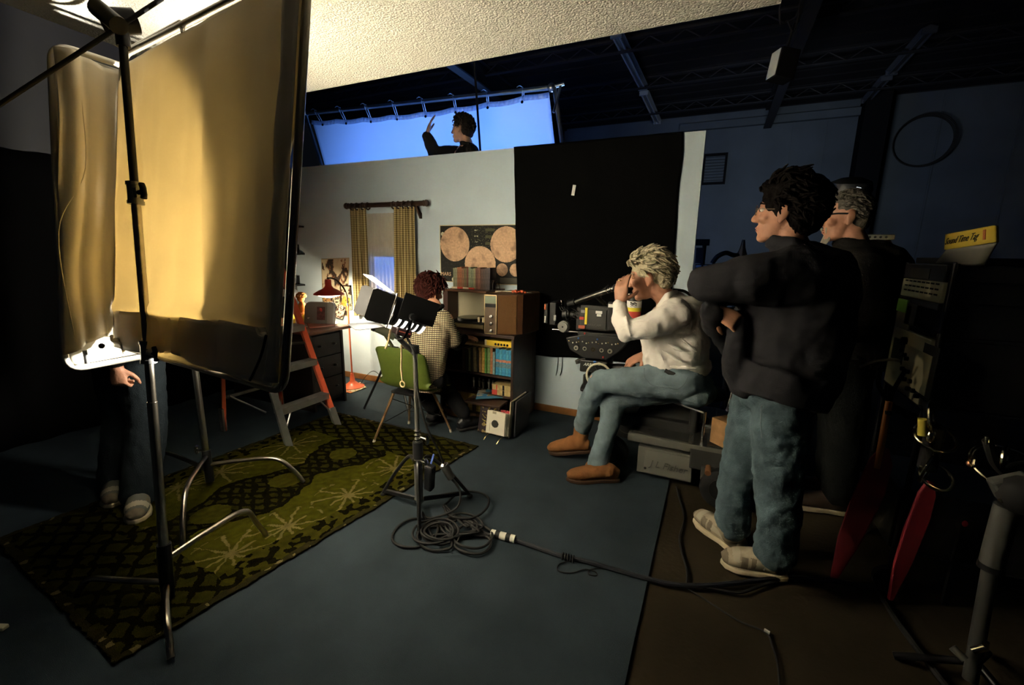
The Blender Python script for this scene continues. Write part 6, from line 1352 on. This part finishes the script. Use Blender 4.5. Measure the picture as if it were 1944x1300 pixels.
a, b = zfl(933, 1020, .026), zfl(978, 1032, .026)
t = thing('cable_connector', 'white cable connector wrapped with two black tape bands on the carpet', 'connector', a); d = b-a
MB().cyl(a, b, .021, n=16).build('body', mat('off_white_plastic', (.62, .60, .50), .5), t)
for k in (.28, .72): MB().cyl(a+d*(k-.09), a+d*(k+.09), .0225, n=16).build('tape_band', INK, t)
main = pos([(976, 1031), (1010, 1043), (1050, 1057), (1075, 1064), (1110, 1072), (1160, 1086), (1225, 1104), (1275, 1116), (1330, 1119), (1400, 1113), (1480, 1105), (1560, 1107), (1640, 1120), (1700, 1130)], .020)
o = MB().tube(cr(main, 6), .0115, 8).build('feeder_cable', mat('dark_blue_black_rubber', (.016, .018, .024), .45)); tag(o, 'thick black feeder cable running from the connector to the right across the floor', 'cable')
o = MB().tube(cr(pos([(1300, 1116), (1350, 1122), (1400, 1130), (1440, 1118), (1500, 1098)], .014)), .007, 6).build('branch_cable', RUBR); tag(o, 'thinner black cable curving beside the thick feeder near the trainers', 'cable')
t = thing('cable_tie_rope', 'thin black tie line knotted on the thick cable with loose loops on the carpet', 'tie line', zfl(1080, 1066, .03)); mb = MB()
for k in range(5): p = zfl(1068+k*5, 1062+k*1.5, .02); mb.torus(p, .016, .0035, (1, .1, 0), 14, 6)
mb.build('knot', INK, t); MB().tube(cr(pos([(1088, 1068), (1062, 1075), (1060, 1088), (1085, 1092), (1110, 1085), (1130, 1090), (1132, 1097), (1118, 1095), (1120, 1086), (1145, 1082)], .014)), .003, 6).build('loop', INK, t)
o = MB().tube(cr(pos([(1284, 926), (1290, 950), (1299, 985), (1290, 1020), (1294, 1050), (1304, 1085), (1303, 1115)], .008)), .006, 6).build('thin_cable', RUBR); tag(o, 'thin black cable hanging from the dolly box and running over the concrete to the feeder', 'cable')
o = MB().tube(cr(pos([(1305, 1120), (1340, 1142), (1400, 1180), (1452, 1203), (1466, 1230), (1476, 1265), (1480, 1320)], .008)), .0042, 6).build('signal_cable', RUBR); tag(o, 'thin cord with a white tape flag crossing the concrete to the bottom frame edge', 'cord')
p = zfl(1455, 1204, .014); tag(MB().box(p, (.020, .008, .012), (0, 0, R(-25))).build('tape_flag', WHITE, ang=0), 'tiny white tape flag wrapped on the thin cord on the concrete', 'tape')
o = MB().tube(cr(pos([(1660, 1085), (1668, 1125), (1700, 1180), (1740, 1235), (1790, 1300), (1830, 1350)], .012)), .012, 8).build('black_cable', RUBR); tag(o, 'black cable running from the red blades to the bottom right corner', 'cable')
o = MB().box(zfl(4, 1198, .018), (.04, .025, .016), (0, 0, .4)).build('tape_scrap', CREAM, bev=.004, ang=0); tag(o, 'tiny pale scrap on the carpet at the left frame edge', 'scrap')

# ------------------------------------------------------------------ equipment cart on the right
def P3(x, y, Y): return at(x, y, Y)
YC = 2.62
CART = mat('cart_tube_red_brown', (.060, .022, .020), .45, .3)
OFF = mat('aged_beige_plastic', (.64, .58, .37), .55); OFFD = mat('aged_beige_plastic_dark', (.45, .41, .26), .55); BLKP = mat('black_plastic', (.012, .012, .013), .4)
def blk(x0, y0, x1, y1, Y, dpt, name, m, t, bev=.005):
    a, b = P3(x0, y0, Y), P3(x1, y1, Y); return MB().bx((a.x, Y, b.z), (max(b.x, a.x+.02), Y+dpt, a.z)).build(name, m, t, bev=bev, ang=0)
RAT = lambda px: at(px, 550, 1.0).x                      # x/y of a pixel column
XF = 2.35*RAT(1788); YN, YF = 2.35, XF/RAT(1711)            # the lit left faces of the stacked units
def LP(px, py, X): d = RT*((px-972)/FPX) - UP*((py-650)/FPX) + FW; return CAM + d*(X/d.x)
ZN = lambda py: at(1788, py, 2.35).z
t = thing('equipment_cart', 'tall dark equipment cart at the right carrying stacked recorders and monitors', 'cart', (1.15, 2.56, 0))
CX_ = (XF+.02, XF+.58); CY_ = (YN-.02, YF+.03)
for x in CX_:
    for y in CY_:
        MB().cyl((x, y, .12), (x, y, ZN(500)), .012).build('post', BLKM, t); MB().cyl((x, y-.015, .06), (x, y+.015, .06), .06).build('caster', RUBR, t); MB().cyl((x, y, .06), (x, y, .14), .012).build('caster_stem', BLKM, t)
ZS = (ZN(536), ZN(577), ZN(640), ZN(770))
for z in (.20, ZS[3]-.022, ZS[2]-.012): MB().bx((XF+.01, YN-.01, z), (XF+.60, YF+.02, z+.010)).build('shelf', BLKP, t, bev=.002, ang=0)
def unit(name, label, cat, z0, z1, m, x1=.55, y0=YN, y1=YF, x0=0.0):
    t = thing(name, label, cat, (XF+x1/2, (y0+y1)/2, z0)); MB().bx((XF+x0+.02, y0+.003, z0), (XF+x1, y1-.003, z1)).build('case', BLKP, t, bev=.004, ang=0)
    MB().bx((XF+x0, y0, z0), (XF+x0+.022, y1, z1)).build('front', m, t, bev=.004, ang=0); return t
def fbox(px0, py0, px1, py1, name, m, t, out=.004):            # a plate on the left faces
    a, b = LP(px0, py0, XF), LP(px1, py1, XF); y0, y1 = sorted((a.y, b.y)); z0, z1 = sorted((a.z, b.z)); return MB().bx((XF-out, y0, z0), (XF+.002, y1, z1)).build(name, m, t, ang=0)
t = unit('recorder', 'beige recorder with rows of slots under the yellow-labelled lid on the cart', 'recorder', ZS[1]+.002, ZS[0], OFF)
for r_ in range(3):
    mb = MB()
    for k in range(8): y = YN+.03+k*.047; z = ZS[1]+.03+.022*r_; mb.bx((XF-.001, y, z), (XF+.004, y+.034, z+.007))
    mb.build('slot_row', INK, t, ang=0)
t = unit('deck', 'black deck with a grey front lying on the slotted beige recorder', 'deck', ZS[0]+.002, ZN(503), BLKP); fbox(1732, 508, 1764, 530, 'front_panel', mat('dim_grey_panel', (.12, .11, .085), .6), t)
t = unit('monitor', 'black-screened monitor with beige side strip and green sticker on the cart', 'monitor', ZS[2], ZS[1], BLKP)
fbox(1709, 575, 1724, 628, 'beige_strip', OFFD, t); fbox(1709, 566, 1722, 594, 'green_sticker', mat('green_sticker', (.32, .70, .12), .6), t, .007); fbox(1725, 574, 1741, 622, 'button_strip', mat('dim_grey_panel', (.12, .11, .085), .6), t); fbox(1744, 580, 1784, 634, 'screen', mat('dark_screen', (.006, .006, .007), .15), t)
t = unit('mixer', 'tall beige control unit with knobs and connectors on the lower cart shelf', 'mixer', ZS[3]-.01, ZS[2]-.014, OFF)
fbox(1706, 646, 1756, 752, 'front_plate', mat('pale_beige_plate', (.72, .65, .40), .55), t); fbox(1701, 640, 1714, 690, 'dark_window', mat('dim_window', (.06, .055, .04), .4), t, .006); fbox(1757, 650, 1763, 765, 'dark_groove', INK, t, .002)
for k, (x, y) in enumerate(((1720, 648), (1717, 665), (1722, 674), (1726, 681), (1718, 700), (1728, 706), (1722, 720), (1732, 724), (1728, 738), (1738, 742), (1744, 752))): q = LP(x, y, XF); MB().cyl(q, q+V((-.016, 0, 0)), .010 if k else .02).build('knob', INK, t)
t = unit('battery_case', 'black case on the bottom shelf of the cart', 'case', .211, .50, BLKP)
# lid with the yellow label
t = thing('case_lid', 'open grey case lid with a yellow hand-lettered label on top of the cart', 'lid', (XF+.2, 2.4, ZN(503)))
XL = XF-.0
MB().bx((XF+.03, YN+.01, ZN(503)+.002), (XF+.5, YF-.01, ZN(503)+.03)).build('case_base', BLKP, t, bev=.004, ang=0)
A = [LP(1770, 507, XF+.05), LP(1868, 503, XF+.05), LP(1797, 474, XF-.01), LP(1893, 461, XF-.01)]
sheet('panel', A, 6, 6, mat('dull_grey_lid', (.13, .125, .105), .55), t, sol=.008)
Q = [LP(1796, 474, XF-.012), LP(1892, 459, XF-.012), LP(1798, 445, XF-.006), LP(1891, 428, XF-.006)]
sheet('yellow_label', Q, 6, 4, mat('yellow_label', (.42, .30, .035), .6), t, sol=.012)
cen = sum(Q, V())/4; xa = (Q[1]-Q[0]).normalized(); ya = (Q[2]-Q[0]).normalized(); na = xa.cross(ya).normalized(); W_ = (Q[1]-Q[0]).length
if na.x > 0: na = -na
text('Sound Time Tag', W_*.105, fm(cen-xa*W_*.12+na*.0075, xa, ya), INK, 'lettering', t, shear=.25); MB().box(cen+xa*W_*.34+na*.007, (.014, .04, .003), frame((0, 0, 0), xa, ya, na)).build('red_mark', mat('brown_red_mark', (.30, .08, .03), .6), t, ang=0)
# hand truck standing behind the second man
t = thing('hand_truck', 'red-brown hand truck with a perforated silver top plate standing beside the cart', 'hand truck', (.95, 3.3, 0))
p = [P3(1668, 455, 3.62), P3(1690, 458, 3.62)]
for k, xs in ((0, (1664, 1678, 1688, 1692, 1690)), (1, (1684, 1697, 1706, 1708, 1704))):
    MB().tube(cr([P3(xs[0], 455, 3.62), P3(xs[1], 490, 3.62), P3(xs[2], 560, 3.62), P3(xs[3], 640, 3.62), (P3(xs[4], 700, 3.62).x, 3.62, .10)]), .017, 8).build('side_tube', CART, t)
MB().box(P3(1667, 450, 3.58), (.165, .02, .032)).build('top_plate', mat('worn_silver_plate', (.55, .53, .44), .4, .6), t, bev=.004, ang=0)
for k in range(4): MB().cyl(P3(1651+k*10.5, 450, 3.569), P3(1651+k*10.5, 450, 3.565), .007).build('hole', INK, t)
MB().lathe([(0, 0), (.014, .0), (.004, .035)], M.Translation(P3(1660, 464, 3.565)), 12).build('hook', WHITE, t)
q = P3(1697, 700, 3.62); 
for k in range(3): MB().cyl((q.x-.05, 3.62, .35+.3*k), (q.x+.06, 3.62, .35+.3*k), .011).build('cross_bar', CART, t)
MB().bx((q.x-.14, 3.42, .008), (q.x+.16, 3.64, .02)).build('toe_plate', CART, t, ang=0)
for k in (-.16, .18): MB().cyl((q.x+k-.02, 3.70, .10), (q.x+k+.02, 3.70, .10), .10, n=24).build('wheel', RUBR, t)
MB().cyl((q.x-.16, 3.70, .10), (q.x+.18, 3.70, .10), .01).build('axle', BLKM, t)
# red blades with orange shaft
RB_ = mat('red_plastic_blade', (.30, .025, .040), .5, var=.1); OS = mat('orange_shaft', (.85, .30, .06), .45)
def paddle(label, tip, neck, top, w, Yd, shaft=True, yaw=(0, 0)):
    tip, neck, top = V(tip), V(neck), V(top); t = thing('paddle', label, 'paddle', tip, 'red paddles by the cart'); d = (neck-tip); L_ = d.length; d.normalize(); sd = V((math.cos(yaw), math.sin(yaw), 0)); sd = (sd-d*sd.dot(d)).normalized(); n = d.cross(sd)
    out = [(0, -.2), (.0, .25), (.35, .75), (.7, .95), (.9, .75), (1, .25), (1, -.2), (.9, -.6), (.6, -.75), (.3, -.65)]
    MB().prism([(a*L_, b*w) for a, b in out], .016, frame(tip, d, sd, n)).build('blade', RB_, t, bev=.005, ang=0)
    if shaft:
        MB().cyl(neck-d*.10+n*.008, top, .0135).build('shaft', OS, t); MB().cyl(neck.lerp(top, .72), neck.lerp(top, .80), .0145).build('tape_ring', INK, t)
    return t
p0 = fl(1580, 1104); paddle('red paddle blade with bright orange shaft, nearer the fleece wearer, on the concrete', (p0.x, p0.y, .012), at(1680, 850, 2.36), at(1688, 762, 2.40), .062, 0, yaw=-.35)
p0 = fl(1690, 1145); paddle('red paddle blade below the silver clamps, the right one of two', (p0.x, p0.y, .012), at(1768, 915, 2.22), at(1772, 890, 2.22), .046, 0, shaft=False, yaw=.2)
# chrome clamps hanging above the right blade
t = thing('grip_clamps', 'bunch of chrome clamps and rings hanging from the cart above the right red blade', 'clamps', at(1765, 830, 1.98))
hub = at(1765, 830, 1.98)
MB().cyl(hub+V((-.01, .0, .04)), (XF+.02, YN-.02, hub.z+.04), .013).build('hanging_bar', BLKM, t)
BRS = mat('brassy_chrome', (.60, .55, .38), .22, 1)
def ring(px, py, Y, r, ax, arc=(0, 2*PI), rr=.006, m=BRS): MB().torus(at(px, py, Y), r, rr, ax, 28, 8, arc).build('ring', m, t)
ring(1768, 792, 1.98, .055, (.9, -.4, .2)); ring(1775, 830, 1.98, .060, (.1, -.6, .9), rr=.005); ring(1765, 885, 1.98, .065, (.8, -.5, -.2)); ring(1778, 905, 1.97, .05, (.2, -.7, .7))
MB().cyl(at(1752, 795, 1.96), at(1751, 826, 1.96), .014).build('yellow_handle', mat('dull_yellow', (.42, .34, .05), .6), t); MB().ell(at(1767, 828, 1.95), (.014, .012, .026)).build('chrome_knob', BRS, t); MB().cyl(at(1765, 800, 1.98), at(1764, 880, 1.98), .012).build('clamp_bar', BLKM, t)
MB().box(at(1768, 850, 2.0), (.05, .05, .18)).build('clamp_body', BLKM, t, bev=.01, ang=0)
t = thing('wire_hoop', 'pale curved wire rod arching from the cart controls toward the standing men', 'wire', at(1700, 690, 2.5)); MB().tube(cr([at(1632, 697, 2.55), at(1655, 687, 2.55), at(1680, 683, 2.57), at(1706, 684, 2.60), at(1730, 700, 2.68)]), .0065, 8).build('rod', mat('pale_rod', (.60, .52, .32), .6), t); MB().tube(cr([at(1585, 694, 2.7), at(1605, 687, 2.7), at(1630, 685, 2.68), at(1660, 690, 2.62)]), .005, 8).build('rod', mat('dull_rod', (.25, .22, .15), .4, .8), t)
MB().tube(cr([at(1712, 688, 2.60), at(1735, 690, 2.58), at(1745, 700, 2.60)]), .018, 8).build('plug', BLKP, t)
t = thing('cable_bundle', 'black cables drooping from the cart controls into the dark', 'cable', at(1760, 720, 2.55))
for k, q in enumerate((((1720, 700), (1690, 760), (1720, 790), (1760, 800)), ((1740, 690), (1760, 740), (1755, 790), (1762, 800)), ((1780, 760), (1752, 735), (1780, 712), (1830, 706)), ((1672, 700), (1668, 730), (1690, 765), (1740, 790)))): MB().tube(cr([at(x, y, 2.52+.02*k) for x, y in q]), .009, 8).build('cable', RUBR, t)
# grey light stand at the far right
YL = 1.75
t = thing('grey_stand', 'thick grey stand pole leaning in the dark bottom right corner', 'stand', (1.03, YL, 0))
GS = mat('dull_grey_tube', (.085, .085, .078), .5, .2)
MB().cyl(at(1842, 1290, 1.70), at(1880, 1080, YL), .020, n=16).build('lower_tube', mat('darker_grey_tube', (.04, .04, .037), .5, .2), t); MB().cyl(at(1882, 1072, YL), at(1912, 960, YL), .030, n=16).build('upper_tube', GS, t); MB().cyl(at(1880, 1080, YL), at(1883, 1070, YL), .032, n=16).build('lock_ring', BLKM, t)
MB().box(at(1922, 925, YL), (.09, .05, .07), (0, R(-30), 0)).build('collar', GS, t, bev=.008, ang=0); MB().box(at(1911, 945, YL-.03), (.03, .02, .03)).build('pin', BRS, t, bev=.004, ang=0); MB().ell(at(1942, 940, YL-.02), (.06, .05, .06)).build('handle_knob', RUBR, t)
MB().cyl(at(1846, 1235, 1.66), at(1872, 1228, 1.66), .010).build('base_pin', BRS, t); MB().cyl(at(1808, 1228, 1.68), at(1832, 1252, 1.66), .012).build('base_leg', GS, t); MB().cyl(at(1872, 1218, 1.66), at(1870, 1232, 1.66), .008).build('base_pin', BRS, t)
b0 = fl(1842, 1300)
for k in range(3): th = 2.1*k+1.0; MB().cyl((b0.x, b0.y, .10), (b0.x+.22*math.cos(th), b0.y+.22*math.sin(th), .016), .013).build('foot', BLKM, t)
t = thing('hung_clamps', 'dim chrome rings and a clamp hanging beside the grey stand', 'clamps', at(1900, 870, 1.9))
for (x, y, r, ax) in ((1908, 868, .035, (.8, -.5, .1)), (1915, 888, .09, (0, -.5, .9)), (1848, 880, .02, (.9, -.3, 0))): MB().torus(at(x, y, 1.85), r, .006, ax, 26, 8).build('ring', BRS, t)
MB().cyl(at(1874, 828, 1.87), at(1874, 842, 1.87), .007).build('bright_pin', BRS, t); MB().ell(at(1843, 880, 1.86), (.012, .01, .012)).build('screw', mat('copper_screw', (.5, .26, .2), .3, .9), t); MB().loft(cr([at(1875, 835, 1.88), at(1890, 880, 1.9), at(1925, 905, 1.9), at(1960, 880, 1.95), (1.7, 2.1, 1.0)]), .014, 8).build('strap', RUBR, t)
t = thing('tail_light', 'tiny red reflector low on the dark equipment by the right edge', 'reflector', at(1832, 994, 2.3)); MB().ell(at(1832, 994, 2.3), (.010, .008, .014)).build('lens', mat('red_reflector', (.7, .04, .06), .2), t); MB().bx((at(1822, 985, 2.33).x, 2.31, at(1822, 1005, 2.33).z), (at(1842, 985, 2.33).x, 2.36, at(1842, 985, 2.33).z)).build('mount', RUBR, t)
MB().bx((at(1822, 1000, 2.33).x+.005, 2.33, .0), (at(1842, 1000, 2.33).x-.005, 2.35, at(1842, 990, 2.33).z)).build('post', RUBR, t)
# ------------------------------------------------------------------ things against the rear of the stage
t = thing('work_light', 'black hooded work light with a bright edge above the grey-haired person', 'lamp', (.95, 3.9, 0)); c = at(1612, 360, 3.9)
m_ = MB().lathe([(.13, -.03), (.135, 0), (.12, .05), (.06, .075), (0, .08)], frame(c, (1, 0, 0), (0, 1, .25), (0, -.25, 1)), 24); m_.build('hood', BLACK, t); MB().prism([(-.03, -.02), (.05, -.012), (.055, .012), (.03, .02), (.02, .004), (-.03, -.006)], .004, frame(at(1615, 361, 3.70), (1, 0, 0), (0, 0, 1), (0, -1, 0))).build('edge_highlight', mat('hood_highlight', (.75, .85, 1), .4, emit=.8), t, ang=0)  # glowing sliver stands for a highlight on the hood
MB().cyl((c.x, 3.9, .03), (c.x, 3.9, c.z), .014).build('pole', BLKM, t); 
for k in range(3): th = 2.1*k; MB().cyl((c.x, 3.9, .35), (c.x+.3*math.cos(th), 3.9+.3*math.sin(th), .015), .010).build('leg', BLKM, t)
t = thing('equipment_stand', 'black equipment stand with two white tags beside the end of the set wall', 'stand', (-.02, 4.4, 0)); YQ = 4.4
a, b = at(1322, 454, YQ), at(1342, 466, YQ); MB().bx((a.x-.02, YQ-.05, b.z), (b.x+.02, YQ+.05, a.z)).build('top_block', BLACK, t, bev=.004, ang=0)
a, b = at(1322, 470, YQ), at(1334, 500, YQ); MB().bx((a.x, YQ-.03, b.z), (b.x, YQ+.03, a.z)).build('case', mat('dim_violet_grey', (.04, .038, .045), .5), t, ang=0)
q = at(1336, 480, YQ); MB().cyl((q.x, YQ, .02), (q.x, YQ, q.z+.1), .018).build('pole', BLACK, t); MB().bx((q.x-.2, YQ-.2, .0), (q.x+.2, YQ+.2, .03)).build('base', BLACK, t)
TAGW = mat('pale_blue_tag', (.70, .72, .80), .5)
for x0, x1 in ((1321, 1331), (1335, 1342)): a, b = at(x0, 503, YQ-.06), at(x1, 508, YQ-.06); MB().bx((a.x, YQ-.062, b.z), (b.x, YQ-.058, a.z)).build('white_tag', TAGW, t, ang=0)
a, b = at(1321, 501, YQ), at(1345, 540, YQ); MB().bx((a.x, YQ-.057, b.z), (b.x, YQ+.04, a.z)).build('lower_case', BLACK, t, ang=0)
t = thing('clamp_post', 'black upright clamp on a post beyond the fleece shoulder', 'stand', (.28, 4.4, 0)); q = at(1408, 485, 4.4); a = at(1412, 455, 4.4)
MB().cyl((q.x, 4.4, .02), (q.x, 4.4, q.z), .03).build('post', BLACK, t); MB().loft([(q.x, 4.4, q.z-.02), q, a.lerp(q, .5), a], [.05, .045, .022, .012], 8).build('clamp', BLACK, t); MB().bx((q.x-.2, 4.2, .0), (q.x+.2, 4.6, .03)).build('base', BLACK, t)
MB().tube(cr([at(1352, 500, 4.3), at(1362, 487, 4.3), at(1378, 480, 4.3), at(1392, 484, 4.35), q]), .02, 8).build('handle', BLACK, t)
